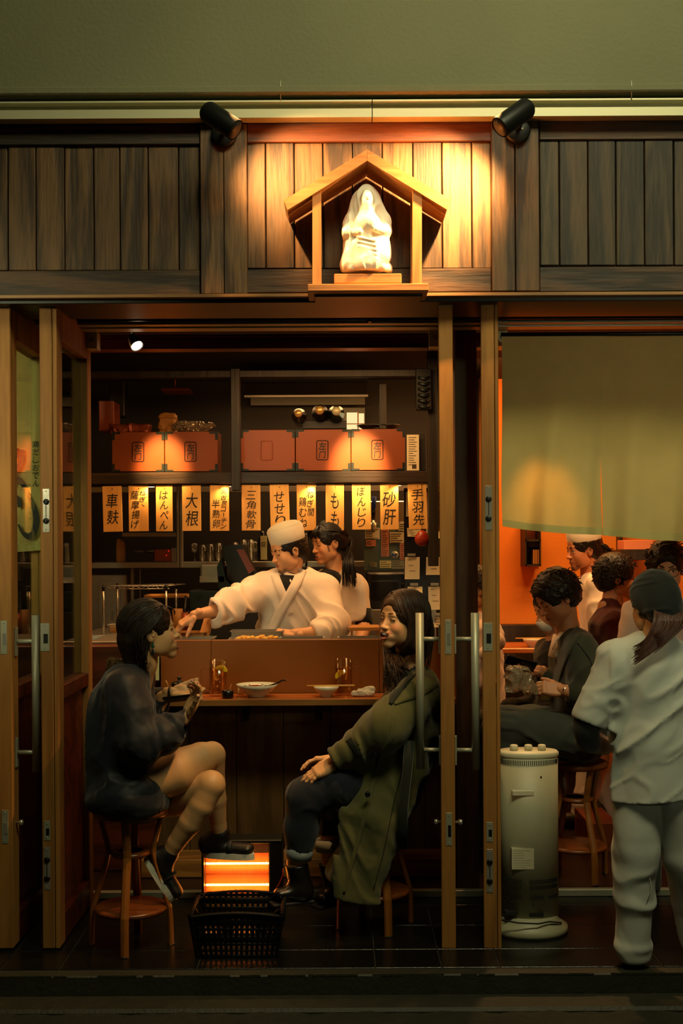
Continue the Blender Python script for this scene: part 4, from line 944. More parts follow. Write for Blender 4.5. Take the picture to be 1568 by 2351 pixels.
# ---------------------------------------------------------------- 2  woman on the right, olive trench coat
Y2 = 5.28
def p2():
    P = lambda x, y, Y, _P=globals()['P']: _P(x, y, Y + .11)
    org = P(922, 1424, Y2); Y2_ = Y2; R = frame((-.77, -.63, .10), (.06, 0, 1)); s = 1.04; L = hl(org, R, s); SK = (212, 162, 116)
    head = head_mesh(skin=SK, mouth='laugh', eyes='smile', female=True, vox=.0020); head = (place(head[0] * s, org, R), head[1], head[2])
    neck = limb([L(0, -.02, -.05), L(0, -.05, -.13), P(955, 1580, 5.31)], [.050, .047, .06], skin=SK)
    wr = P(766, 1750, 5.07); hm = hand_mesh(curl=(.16, .12, .16, .22), thumb=(.2, .25), spread=.05, right=False, skin=SK, nail=(196, 140, 120)); hand = hand_at(hm, wr, (-.86, -.05, -.50), (-.42, -.5, .72))
    fa = limb([P(870, 1680, 5.04), wr], [.04, .026], skin=SK)
    w2 = P(768, 1738, 5.40); hm2 = hand_mesh(curl=(.3, .3, .3, .3), skin=SK); hand2 = hand_at(hm2, w2, (-.96, -.1, -.12), (-.2, .3, .9)); fa2 = limb([P(860, 1680, 5.46), w2], [.04, .026], skin=SK)
    ank = limb([P(688, 1945, 5.12), P(681, 1975, 5.12), P(680, 2010, 5.12)], [.046, .039, .04], skin=SK); ank2 = limb([P(757, 1920, 5.42), P(757, 1985, 5.42)], [.042, .038], skin=SK)
    hip = limb([P(880, 1800, 5.3), P(940, 1640, 5.3)], [.10, .09], skin=SK)
    p = person('laughing long-haired woman in olive trench coat and jeans on the right stool', [head, neck, fa, hand, fa2, hand2, ank, ank2, hip], P(880, 1850, 5.25))
    def jn(f):
        f.chain([P(868, 1800, 5.2), P(770, 1800, 5.13), P(706, 1828, 5.11)], [.115, .100, .084], k=.03); f.chain([P(700, 1835, 5.11), P(692, 1900, 5.12), P(688, 1958, 5.12)], [.084, .070, .058], k=.03)
        f.chain([P(870, 1810, 5.42), P(790, 1835, 5.42), P(772, 1850, 5.42), P(758, 1940, 5.42)], [.11, .095, .078, .056], k=.03); f.noise(.004, (18, 18, 10), ridged=True); f.cut(P(688, 1952, 5.12), (0, 0, -1))
    j = cloth('jeans', [P(660, 1740, 5.0), P(900, 1970, 5.5)], .05, .006, 'denim', p, jn)
    for a, b, r, nm in ((P(688, 1938, 5.12), P(684, 1972, 5.12), (.058, .058), 0), (P(752, 1925, 5.42), P(754, 1952, 5.42), (.056, .056), 1)):
        q = MB(); q.tube([a, a * .5 + b * .5, b], [.056, .061, .057], 20); part('turn_up', q, 'denim_pale', j)
    for an, heel, toe in ((P(682, 1990, 5.12), P(694, 2046, 5.12), P(640, 2052, 5.08)), (P(757, 1985, 5.42), P(772, 2050, 5.42), P(738, 2062, 5.36))):
        def bt(f):
            f.seg(an, heel, .050, .046, k=0); f.seg(heel, toe, (.040, .038), (.036, .022), side=(0, 1, 0), k=.035); f.cut(heel + Vector((0, 0, -.034)), (0, 0, -1)); f.cut(an + Vector((0, 0, .012)), (-.1, 0, 1), .002)
        b = cloth('boot', [an, heel, toe], .07, .005, 'boot_leather', p, bt)
        q = MB(); ax = (toe - heel).normalized(); q.box(-.045, (toe - heel).length + .036, -.036, .036, -.048, -.034, .004); ang = math.atan2(ax.y, ax.x); q.xform(Matrix.Translation(heel) @ Matrix.Rotation(ang, 4, 'Z')); part('sole', q, 'rubber', b)
    def ct(f):
        f.seg(P(895, 1800, 5.32), P(948, 1660, 5.32), (.22, .150), (.215, .145), side=(0, 1, 0), k=0); f.seg(P(948, 1660, 5.32), P(958, 1578, 5.32), (.215, .140), (.175, .095), side=(0, 1, 0), k=.03)
        f.seg(P(962, 1596, 5.14), P(886, 1672, 5.04), .100, .092, k=.05); f.seg(P(886, 1672, 5.04), P(782, 1738, 5.07), .092, .060, k=.04, ridge=(.004, 80, 1))
        f.seg(P(930, 1590, 5.47), P(860, 1680, 5.48), .08, .07, k=.05); f.seg(P(860, 1680, 5.48), P(780, 1730, 5.41), .07, .05, k=.03)
        # skirt of the coat hanging down the near side, and the tail behind
        f.seg(P(900, 1745, 5.14), P(856, 1880, 5.05), (.055, .135), (.040, .115), side=(0, 1, 0), k=.05); f.seg(P(856, 1880, 5.05), P(806, 2090, 5.02), (.040, .115), (.028, .085), side=(0, 1, 0), k=.03)
        f.seg(P(905, 1790, 5.35), P(905, 1900, 5.38), (.2, .07), (.2, .04), side=(0, 1, 0), k=.05)
        f.seg(P(800, 1960, 5.30), P(770, 2000, 5.30), (.12, .05), (.12, .04), side=(0, 1, 0), k=.03)
        f.noise(.009, (14, 8, 4), ridged=True, off=5, M=np.array([[.95, 0, .3], [0, 1, 0], [-.3, 0, .95]])); f.noise(.0015, 40)
        f.cut(P(795, 2068, 5.02), (-.20, 0, -.98), .004); f.cut(P(766, 1748, 5.07), (-.82, 0, -.5), .004, .085); f.ell(L(0, -.02, -.13), (.06, .06, .07), k=.01, op='s')
    co = cloth('trench_coat', [P(740, 1530, 4.92), P(1030, 2090, 5.56)], .04, .0065, 'olive_cotton', p, ct)
    ribbon('collar', co, [(968, 1520, 13), (950, 1532, 15), (930, 1552, 15), (908, 1586, 13), (896, 1616, 4)], 'collar_dark', co, .009, .006)
    ribbon('storm_flap', co, [(1000, 1560, 16), (958, 1582, 20), (926, 1600, 12), (905, 1616, 3)], 'olive_cotton', co, .005, .004)
    ribbon('front_edge', co, [(905, 1640, 5), (900, 1690, 6), (880, 1730, 6), (856, 1800, 5), (830, 1900, 5), (800, 2010, 4), (790, 2050, 3)], 'olive_cotton', co, .005, .004)
    ribbon('cuff_strap', co, [(800, 1696, 7), (812, 1714, 7), (822, 1738, 6)], 'collar_dark', co, .004, .003)
    ribbon('back_seam', co, [(952, 1660, 1.2), (930, 1740, 1.2), (905, 1840, 1.2), (880, 1960, 1.2), (858, 2040, 1)], 'collar_dark', co, .002, .002)
    q = MB(); q.tube([P(940, 1700, 5.02), P(936, 1760, 5.00), P(926, 1850, 4.99), P(924, 1950, 4.99)], [(.004, .021)] * 4, 8, flat=(0, 1, 0)); part('belt_end', q, 'collar_dark', p)
    for (a, b, yy) in ((844, 1824, 4.985), (862, 1733, 4.985)):
        q = MB(); c = P(a, b, yy); q.lathe([(0, -.004), (.008, -.005), (.0115, -.004), (.0115, .012)], c, 16, 'y'); part('button', q, 'black_plastic', p)
    def ex(f):
        f.seg((0, -.09, -.02), (0, -.075, -.16), .065, .05, k=.04)
        for sx in (-1, 1): f.seg((sx * .072, -.015, .03), (sx * .075, -.02, -.10), .026, .028, k=.03)
    hair_cap('hair', org, R, s, 'hair_brown', p, ex, front=.050, low=-.12, thick=.016, side=0)
    combed('swept_hair', L, lambda u: (.16, .80 - 1.75 * u, 1.0 - .15 * u), lambda s: (.96, s.y * .75 + .05, -.55), 'hair_brown', p, 170, .004, (.094, .114, .106)); combed('swept_hair', L, lambda u: (.10, .80 - 1.75 * u, 1.0 - .15 * u), lambda s: (-.96, s.y * .75 + .05, -.55), 'hair_brown', p, 170, .004, (.094, .114, .106))
    it = []
    for sx in (-1, 1):
        for i in range(230):
            u = rng.uniform(0, 1); b = rng.uniform(-1, 1); w = rng.uniform(-1, 1)
            st = L(sx * (.020 + .03 * u), .055 - .12 * u, .116 - .02 * u)
            c1 = L(sx * (.078 + .008 * u), .048 - .10 * u, .045); c2 = L(sx * (.084 + .006 * b), .030 - .10 * u, -.04); c3 = L(sx * (.070 + .008 * b), .035 - .10 * u, -.115)
            en = P(892 + w * 14 + u * 14, 1560 + b * 14 - u * 30, Y2 - .12 + w * .02) if sx < 0 else P(890 + w * 14 + u * 44, 1575 - u * 40 + b * 14, Y2 - .15 - .02 * w)
            md = P(888 + w * 10 + u * 34, 1525 + b * 8, Y2 - .11 + b * .015)
            if sx < 0: md = P(905 + w * 10, 1520 + b * 8, Y2 + .03)
            it.append(([st, c1, c2, c3, md, en + Vector((0, 0, rng.uniform(-.03, .035)))], .003, .0050, .0012))
    for i in range(70):   # down the back
        a = rng.uniform(-1, 1); st = L(a * .06, -.10, .06); it.append(([st, L(a * .08, -.12, -.03), L(a * .085, -.115, -.12), L(a * .08, -.10 + rng.uniform(-.02, .02), -.20 + rng.uniform(-.03, .02))], .004, .008, .002))
    locks('long_hair', it, 'hair_brown', p, 6)
p2()
# ---------------------------------------------------------------- chef's cap
def chef_cap(parent, L, s=1.0, tilt=.0, top=True):
    q = MB(); n = 40
    ring = lambda r, z, y0=-.018: [L(r * .90 * math.cos(2 * math.pi * i / n), y0 + r * 1.08 * math.sin(2 * math.pi * i / n), z) for i in range(n)]
    rs = [ring(.094, .048), ring(.097, .052), ring(.100, .085), ring(.1015, .125), ring(.100, .131)]
    vs = [v for r in rs for v in r]; q.add(vs, [(k * n + i, k * n + (i + 1) % n, (k + 1) * n + (i + 1) % n, (k + 1) * n + i) for k in range(4) for i in range(n)], True)
    b = part('chef_cap', q, 'white_cap', parent)
    q = MB(); rs = [ring(.099, .130), ring(.092, .143), ring(.07, .156), ring(.04, .163), ring(.006, .165)]
    vs = [v + Vector((0, 0, .0012 * math.sin(i * .9))) for r in rs for i, v in enumerate(r)]; q.add(vs, [(k * n + i, k * n + (i + 1) % n, (k + 1) * n + (i + 1) % n, (k + 1) * n + i) for k in range(4) for i in range(n)] + [tuple(4 * n + i for i in range(n))], True)
    part('cap_crown', q, 'cap_top', b)
# ---------------------------------------------------------------- 3  chef in the middle
Y3 = 6.75
def p3():
    org = P(660, 1264, Y3); R = frame((-.80, -.47, -.26), (-.03, 0, 1)); s = .97; L = hl(org, R, s); SK = (216, 160, 118)
    head = head_mesh(skin=SK, mouth='closed', eyes='down', beard=True, lip=(170, 96, 80)); head = (place(head[0] * s, org, R), head[1], head[2])
    neck = limb([L(0, -.03, -.05), P(664, 1335, 6.79), P(664, 1360, 6.78)], [.054, .056, .062], skin=SK)
    wr = P(446, 1412, 6.33); hand = hand_at(hand_mesh(curl=(.55, .5, .45, .5), thumb=(.05, .45), tcurl=.9, skin=SK), wr, (-.72, -.1, -.50), (-.35, -.35, .82))
    fa = limb([P(548, 1386, 6.54), P(505, 1400, 6.43), wr], [.042, .036, .025], skin=SK)
    w2 = P(676, 1455, 6.42); hand2 = hand_at(hand_mesh(curl=(.8, .8, .8, .8), thumb=(.3, .3), skin=SK, right=False), w2, (-.97, -.1, .10), (-.1, -.3, .92)); fa2 = limb([P(762, 1440, 6.6), P(720, 1456, 6.5), w2], [.046, .040, .027], skin=SK)
    legs = limb([P(690, 1500, 6.82), P(690, 1700, 6.85), P(690, 1900, 6.86)], [.12, .10, .06], skin=SK)
    p = person('young chef in white cap and crossed white jacket reaching over the counter', [head, neck, fa, hand, fa2, hand2, legs], Vector((P(690, 1900, 6.86).x, 6.86, .03)))
    def jk(f):
        f.seg(P(672, 1362, 6.79), P(682, 1520, 6.82), (.215, .135), (.19, .130), side=(1, 0, 0), k=0); f.seg(P(598, 1352, 6.76), P(742, 1360, 6.80), .062, .062, k=.05); f.seg(P(640, 1330, 6.79), P(700, 1330, 6.80), .052, .052, k=.05)
        f.seg(P(596, 1356, 6.74), P(530, 1388, 6.52), (.070, .085), (.072, .088), side=(0, 1, .1), k=.05); f.seg(P(530, 1388, 6.52), P(492, 1404, 6.40), (.070, .085), (.062, .078), side=(0, 1, .1), k=.04, ridge=(.004, 70, 2))
        f.seg(P(744, 1362, 6.76), P(764, 1432, 6.62), .086, .082, k=.05); f.seg(P(764, 1434, 6.62), P(735, 1452, 6.50), .082, .068, k=.04)
        f.noise(.012, (12, 8, 5), ridged=True, off=1.5, M=np.array([[.9, 0, .45], [0, 1, 0], [-.45, 0, .9]])); f.noise(.0015, 36)
        f.cut(P(484, 1402, 6.38), (-.9, -.2, -.05), .003, .14); f.cut(P(722, 1458, 6.48), (-.9, -.3, -.3), .003, .11)
        f.seg(P(480, 1403, 6.37), P(505, 1398, 6.43), .050, .034, k=.006, op='s'); f.ell(L(0, -.03, -.13), (.060, .062, .05), k=.01, op='s')
        f.seg(P(658, 1320, 6.62), P(658, 1366, 6.60), .034, .004, k=.01, op='s')
    jo = cloth('jacket', [P(470, 1310, 6.3), P(790, 1520, 7.0)], .05, .0065, 'white_cotton', p, jk)
    cloth('trousers', [P(690, 1500, 6.82), P(690, 1895, 6.86)], .22, .01, 'grey_trouser', p, lambda f: [f.chain([P(690 + g * 20, 1500, 6.82), P(690 + g * 34, 1700, 6.85), P(690 + g * 38, 1890, 6.86)], [.12, .09, .07], k=.02) for g in (-1, 1)])
    cloth('undershirt', [P(620, 1310, 6.6), P(700, 1420, 6.85)], .03, .006, 'black_cotton', p, lambda f: (f.seg(P(660, 1345, 6.775), P(662, 1420, 6.79), (.09, .095), (.11, .09), side=(1, 0, 0), k=0), f.seg(P(661, 1328, 6.79), P(661, 1345, 6.78), .058, .066, k=.02)))
    ribbon('undershirt', jo, [(659, 1320, 17), (658, 1340, 12), (657, 1362, 3)], 'black_cotton', p, .004, .004)
    ribbon('collar_band', jo, [(630, 1318, 9), (640, 1345, 10), (658, 1385, 9), (668, 1410, 6)], 'white_cotton', jo, .006, .005)
    ribbon('collar_band', jo, [(694, 1306, 10), (682, 1335, 11), (662, 1372, 11), (640, 1410, 11), (622, 1452, 10)], 'white_cotton', jo, .012, .007)
    def ex(f): f.seg((0, -.09, -.03), (0, -.085, -.07), .04, .03, k=.03); f.seg((.066, .012, .01), (.068, .012, -.025), .008, .005, k=.01); f.seg((-.066, .012, .01), (-.068, .012, -.025), .008, .005, k=.01)
    hair_cap('hair', org, R, s, 'hair_black', p, ex, front=.055, low=-.05, thick=.008)
    chef_cap(p, L)
p3()
# ---------------------------------------------------------------- 4  young woman behind the chef
Y4 = 7.06
def p4():
    org = P(753, 1246, Y4); R = frame((-.86, -.45, -.18), (-.05, 0, 1)); s = .97; L = hl(org, R, s); SK = (222, 162, 118)
    head = head_mesh(skin=SK, mouth='open', eyes='smile', female=True); head = (place(head[0] * s, org, R), head[1], head[2])
    neck = limb([L(0, -.02, -.05), P(768, 1318, 7.09), P(770, 1345, 7.1)], [.048, .05, .06], skin=SK)
    arm = limb([P(833, 1400, 7.08), P(836, 1440, 7.05), P(826, 1475, 6.95)], [.045, .04, .028], skin=SK); hand = hand_at(hand_mesh(skin=SK, curl=(.6, .6, .6, .6)), P(826, 1475, 6.95), (-.5, -.5, -.6), (.3, -.8, .4))
    legs = limb([P(780, 1480, 7.1), P(780, 1700, 7.12), P(780, 1875, 7.12)], [.11, .09, .06], skin=SK)
    p = person('smiling young woman in white jacket with black pony tail standing behind the chef', [head, neck, arm, hand, legs], Vector((P(780, 1875, 7.12).x, 7.12, .03)))
    def jk(f):
        f.seg(P(775, 1362, 7.10), P(782, 1520, 7.11), (.155, .115), (.165, .120), side=(1, 0, 0), k=0); f.seg(P(728, 1340, 7.08), P(818, 1346, 7.10), .05, .056, k=.05); f.seg(P(750, 1322, 7.09), P(792, 1320, 7.1), .042, k=.04)
        f.seg(P(818, 1350, 7.09), P(828, 1412, 7.08), (.060, .066), (.060, .068), side=(0, 1, 0), k=.04); f.seg(P(728, 1350, 7.06), P(722, 1420, 7.0), .062, .062, k=.04)
        f.noise(.008, (14, 8, 5), ridged=True, off=9); f.noise(.0015, 36); f.cut(P(830, 1424, 7.08), (.1, 0, -1), .003, .10)
        f.ell(L(0, -.02, -.13), (.052, .055, .05), k=.01, op='s'); f.seg(P(736, 1306, 6.95), P(742, 1345, 6.93), .030, .004, k=.01, op='s')
    jo = cloth('jacket', [P(705, 1305, 6.9), P(850, 1520, 7.3)], .05, .0065, 'white_cotton', p, jk)
    cloth('trousers', [P(780, 1480, 7.1), P(780, 1875, 7.12)], .22, .01, 'grey_trouser', p, lambda f: [f.chain([P(780 + g * 16, 1490, 7.1), P(780 + g * 30, 1700, 7.12), P(780 + g * 32, 1868, 7.12)], [.11, .08, .06], k=.02) for g in (-1, 1)])
    cloth('undershirt', [P(720, 1310, 6.9), P(790, 1400, 7.15)], .03, .006, 'black_cotton', p, lambda f: (f.seg(P(756, 1340, 7.07), P(760, 1400, 7.1), (.09, .10), (.10, .09), side=(1, 0, 0), k=0), f.seg(P(760, 1324, 7.09), P(758, 1340, 7.08), .048, .056, k=.02)))
    q = MB(); q.tube([P(834, 1398, 7.075), P(836, 1442, 7.06)], [.054, .05], 16); part('undersleeve', q, 'black_cotton', p)
    ribbon('undershirt', jo, [(746, 1312, 14), (744, 1328, 10), (741, 1345, 3)], 'black_cotton', p, .004, .004)
    ribbon('collar_band', jo, [(780, 1304, 8), (768, 1328, 9), (750, 1356, 9), (738, 1395, 9), (732, 1440, 9)], 'white_cotton', jo, .010, .006)
    ribbon('collar_band', jo, [(722, 1318, 6), (730, 1336, 7), (744, 1362, 6)], 'white_cotton', jo, .005, .004)
    def ex(f): f.seg((0, -.09, .0), (0, -.12, -.01), .035, .03, k=.02); f.seg((-.03, .075, .078), (.05, .072, .060), .016, .014, k=.02); f.seg((.055, .05, .05), (.066, .035, -.01), .012, .007, k=.012)
    hair_cap('hair', org, R, s, 'hair_black', p, ex, front=.052, low=-.03, thick=.012)
    it = []
    for i in range(110):
        a = rng.uniform(-1, 1); b = rng.uniform(-1, 1); st = L(a * .02, -.12 + b * .01, -.005 + b * .015)
        it.append(([st, L(a * .03 + .01, -.155, -.03 + b * .02), P(800 + a * 12, 1290 + b * 5, 7.0 + b * .03), P(803 + a * 17, 1335 + rng.uniform(-22, 16), 6.98 + b * .03)], .004, .0062, .001))
    for i in range(26):
        x = rng.uniform(-.05, .06); it.append(([L(x * .6, .05, .112), L(x, .088, .080), L(x * 1.1, .094, .045 + rng.uniform(-.008, .006))], .004, .006, .002))
    combed('swept_hair', L, lambda u: (math.sin(-1.9 + 3.8 * u) * .8, .80, .70 + .2 * math.cos((u - .5) * 5)), (0, -1.0, -.25), 'hair_black', p, 240, .0034)
    for sx in (1, -1):
        for i in range(6): it.append(([L(sx * .05, .06, .08), L(sx * .069, .045, .02), L(sx * (.070 + rng.uniform(-.003, .003)), .036 + rng.uniform(-.006, .006), -.05)], .0012, .0014, .0008))
    locks('pony_tail', it, 'hair_black', p)
p4()
# ---------------------------------------------------------------- 5  seated man in a dark suit, right bay
Y5 = 5.95
def messy(L, n, r, m, parent, lo=-.3, sc=1.0, name='curls', fr=.35):
    it = []
    for i in range(n):
        z = rng.uniform(lo, 1); a = rng.uniform(0, 2 * math.pi); q = math.sqrt(1 - z * z); d = V3(q * math.cos(a), q * math.sin(a), z)
        if d[1] > fr and d[2] < .35: continue
        b = V3(0, -.02, .03) + d * V3(.078, .100, .092); o = b + d * .009; t = V3(rng.uniform(-1, 1), rng.uniform(-.6, 1), rng.uniform(-1, .1)); t /= np.linalg.norm(t); t2 = np.cross(d, t) * rng.uniform(-1, 1)
        it.append(([L(*b), L(*(o + t * .006)), L(*(o + t * .020 + t2 * .008 + d * .003)), L(*(o + t * .032 + t2 * .018 + d * rng.uniform(-.014, .003)))], r * .6, r, r * .15))
    return locks(name, it, m, parent, 6)
def p5():
    org = P(1276, 1372, Y5); R = frame((-.80, -.28, -.46), (-.1, 0, 1)); s = 1.02; L = hl(org, R, s); SK = (188, 128, 88)
    head = head_mesh(skin=SK, mouth='closed', eyes='down', lip=(160, 90, 72)); head = (place(head[0] * s, org, R), head[1], head[2])
    neck = limb([L(0, -.03, -.05), P(1302, 1440, 5.98), P(1310, 1480, 5.98)], [.052, .055, .06], skin=SK)
    w1 = P(1290, 1584, 5.78); h1 = hand_at(hand_mesh(skin=SK, curl=(.55, .6, .65, .7), thumb=(.2, .3), right=False), w1, (-.93, .1, .12), (-.2, -.75, .6)); f1 = limb([P(1358, 1600, 5.72), w1], [.045, .028], skin=SK)
    w2 = P(1236, 1540, 6.02); h2 = hand_at(hand_mesh(skin=SK, curl=(.6, .6, .6, .6), thumb=(.1, .1)), w2, (-.90, -.3, -.1), (-.2, .3, -.9)); f2 = limb([P(1290, 1590, 6.12), w2], [.045, .028], skin=SK)
    p = person('man in dark suit with tousled black hair bent over his phone, right bay', [head, neck, h1, f1, h2, f2], P(1325, 1740, 5.95))
    def jk(f):
        f.seg(P(1335, 1690, 5.97), P(1338, 1560, 5.98), (.20, .130), (.215, .135), side=(0, 1, 0), k=0); f.seg(P(1338, 1560, 5.98), P(1318, 1475, 5.98), (.215, .130), (.16, .085), side=(0, 1, 0), k=.04)
        f.seg(P(1334, 1500, 5.82), P(1362, 1598, 5.74), .080, .072, k=.05); f.seg(P(1362, 1598, 5.74), P(1308, 1590, 5.77), .068, .050, k=.03, ridge=(.004, 90, 0))
        f.seg(P(1300, 1500, 6.12), P(1285, 1590, 6.14), .08, .07, k=.05); f.seg(P(1285, 1590, 6.14), P(1250, 1552, 6.05), .066, .048, k=.03)
        f.noise(.009, (10, 9, 9), ridged=True, off=4); f.ell(L(0, -.02, -.15), (.056, .056, .06), k=.01, op='s'); f.cut(P(1303, 1588, 5.77), (-1, 0, 0), .003, .08)
    j = cloth('suit_jacket', [P(1210, 1450, 5.6), P(1400, 1720, 6.3)], .05, .0065, 'charcoal_suit', p, jk)
    ribbon('lapel', j, [(1332, 1442, 9), (1312, 1466, 13), (1296, 1500, 13), (1284, 1540, 8), (1278, 1575, 2)], 'charcoal_suit', j, .008, .006)
    ribbon('sleeve_seam', j, [(1326, 1476, 1), (1352, 1510, 1.2), (1372, 1560, 1)], 'black_cotton', j, .002, .002)
    q = MB(); q.tube([P(1290, 1452, 5.93), P(1275, 1470, 5.92), P(1268, 1492, 5.93)], [(.006, .02), (.005, .018), (.003, .006)], 8); q.tube([P(1290, 1462, 6.02), P(1276, 1510, 6.0)], [.045, .04], 10); part('shirt', q, 'white_cotton', p)
    def tr(f):
        f.chain([P(1330, 1690, 5.88), P(1235, 1680, 5.84), P(1160, 1672, 5.82)], [.12, .102, .078], k=.03); f.chain([P(1330, 1690, 6.06), P(1220, 1664, 6.10), P(1150, 1655, 6.12)], [.12, .10, .075], k=.03)
        f.chain([P(1158, 1675, 5.82), P(1168, 1800, 5.84), P(1180, 1930, 5.86)], [.078, .066, .056], k=.03); f.noise(.009, (7, 12, 14), ridged=True, off=2)
    cloth('trousers', [P(1130, 1620, 5.7), P(1360, 1940, 6.2)], .06, .007, 'grey_trouser', p, tr)
    q = MB(); sh = P(1172, 1950, 5.86); q.ball(sh + Vector((-.05, 0, -.02)), (.12, .042, .045)); part('shoe', q, 'shoe_black', p)
    hair_cap('hair', org, R, s, 'hair_black', p, None, front=.050, low=-.03, thick=.022, amp=.004); messy(L, 1700, .0034, 'hair_black', p)
    q = MB(); wc = w1 + Vector((.012, 0, 0)); q.lathe([(.030, -.012), (.0325, -.006), (.0325, .006), (.030, .012)], (0, 0, 0), 24, sx=.85); q.lathe([(0, -.034), (.014, -.033), (.016, -.030)], (0, 0, 0), 18, 'y')
    q.xform(Matrix.Translation(wc) @ Matrix.Rotation(math.pi / 2, 4, 'Y')); part('wristwatch', q, 'silver', p)
    c = P(1196, 1522, 5.95); q = MB(); q.box(-.075, .075, -.004, .004, -.037, .037, .002); q.xform(Matrix.Translation(c) @ Matrix.Rotation(.28, 4, 'Y') @ Matrix.Rotation(.9, 4, 'X'))
    ph = thing('smartphone', 'dark smartphone in the hand of the man in the dark suit', 'phone', c); part('case', q, 'phone_black', ph)
    q = MB(); q.box(-.072, .072, -.0048, -.004, -.034, .034); q.xform(Matrix.Translation(c) @ Matrix.Rotation(.28, 4, 'Y') @ Matrix.Rotation(.9, 4, 'X')); part('screen', q, 'phone_black', ph)
p5()
# ---------------------------------------------------------------- 6  bearded chef standing in the right bay
Y6 = 7.2
def p6():
    org = P(1338, 1262, Y6); R = frame((-.95, -.25, -.12)); s = .98; L = hl(org, R, s); SK = (190, 122, 82)
    head = head_mesh(skin=SK, mouth='closed', eyes='open', beard=True, lip=(150, 84, 68)); head = (place(head[0] * s, org, R), head[1], head[2])
    neck = limb([L(0, -.03, -.05), P(1356, 1325, 7.22), P(1360, 1350, 7.22)], [.055, .056, .065], skin=SK)
    p = person('bearded chef in white cap and white jacket standing in the right-hand bay', [head, neck, limb([P(1360, 1350, 7.22), P(1385, 1380, 7.1), P(1385, 1440, 7.0), P(1345, 1480, 7.0), P(1322, 1520, 6.95)], [.05, .045, .04, .035, .028], skin=SK), hand_at(hand_mesh(skin=SK), P(1322, 1520, 6.95), (-.6, -.2, -.7), (-.3, -.7, .5))], Vector((P(1370, 1890, 7.2).x, 7.2, .03)))
    def jk(f):
        f.seg(P(1368, 1352, 7.22), P(1398, 1620, 7.22), (.19, .105), (.19, .15), side=(0, 1, 0), k=0); f.seg(P(1368, 1340, 7.08), P(1368, 1340, 7.36), .058, k=.04); f.seg(P(1352, 1330, 7.18), P(1362, 1320, 7.26), .045, k=.04)
        f.seg(P(1376, 1352, 7.06), P(1395, 1440, 6.99), .082, .082, k=.05); f.seg(P(1395, 1440, 6.99), P(1360, 1478, 6.98), .08, .065, k=.04)
        f.noise(.010, (10, 8, 5), ridged=True, off=6, M=np.array([[.9, 0, .45], [0, 1, 0], [-.45, 0, .9]])); f.noise(.0015, 36); f.ell(L(0, -.03, -.15), (.055, .055, .05), k=.01, op='s')
    cloth('jacket', [P(1315, 1315, 6.9), P(1450, 1640, 7.45)], .05, .0068, 'white_cotton', p, jk)
    def tr(f): f.chain([P(1385, 1600, 7.12), P(1366, 1740, 7.08), P(1335, 1868, 7.06)], [.115, .085, .064], k=.03); f.chain([P(1390, 1600, 7.30), P(1398, 1740, 7.32), P(1404, 1872, 7.32)], [.115, .085, .062], k=.03); f.noise(.007, (14, 12, 11), ridged=True, off=8)
    cloth('trousers', [P(1320, 1600, 6.95), P(1420, 1880, 7.4)], .06, .0068, 'white_cotton', p, tr)
    for a in (P(1330, 1885, 7.05), P(1400, 1888, 7.31)):
        q = MB(); q.ball(Vector((a.x - .05, a.y, .075)), (.13, .045, .045)); part('shoe', q, 'shoe_black', p)
    def ex(f): f.seg((0, -.09, -.02), (0, -.10, -.06), .045, .03, k=.03)
    hair_cap('hair', org, R, s, 'hair_black', p, ex, front=.055, low=-.06, thick=.012)
    it = [([L(x, -.10, .02), L(x * 1.1, -.135, -.015 + rng.uniform(-.02, .02)), L(x, -.165 + rng.uniform(-.02, .01), -.045 + rng.uniform(-.02, .03))], .005, .008, .001) for x in rng.uniform(-.06, .06, 40)]
    locks('loose_hair', it, 'hair_black', p); chef_cap(p, L)
p6()
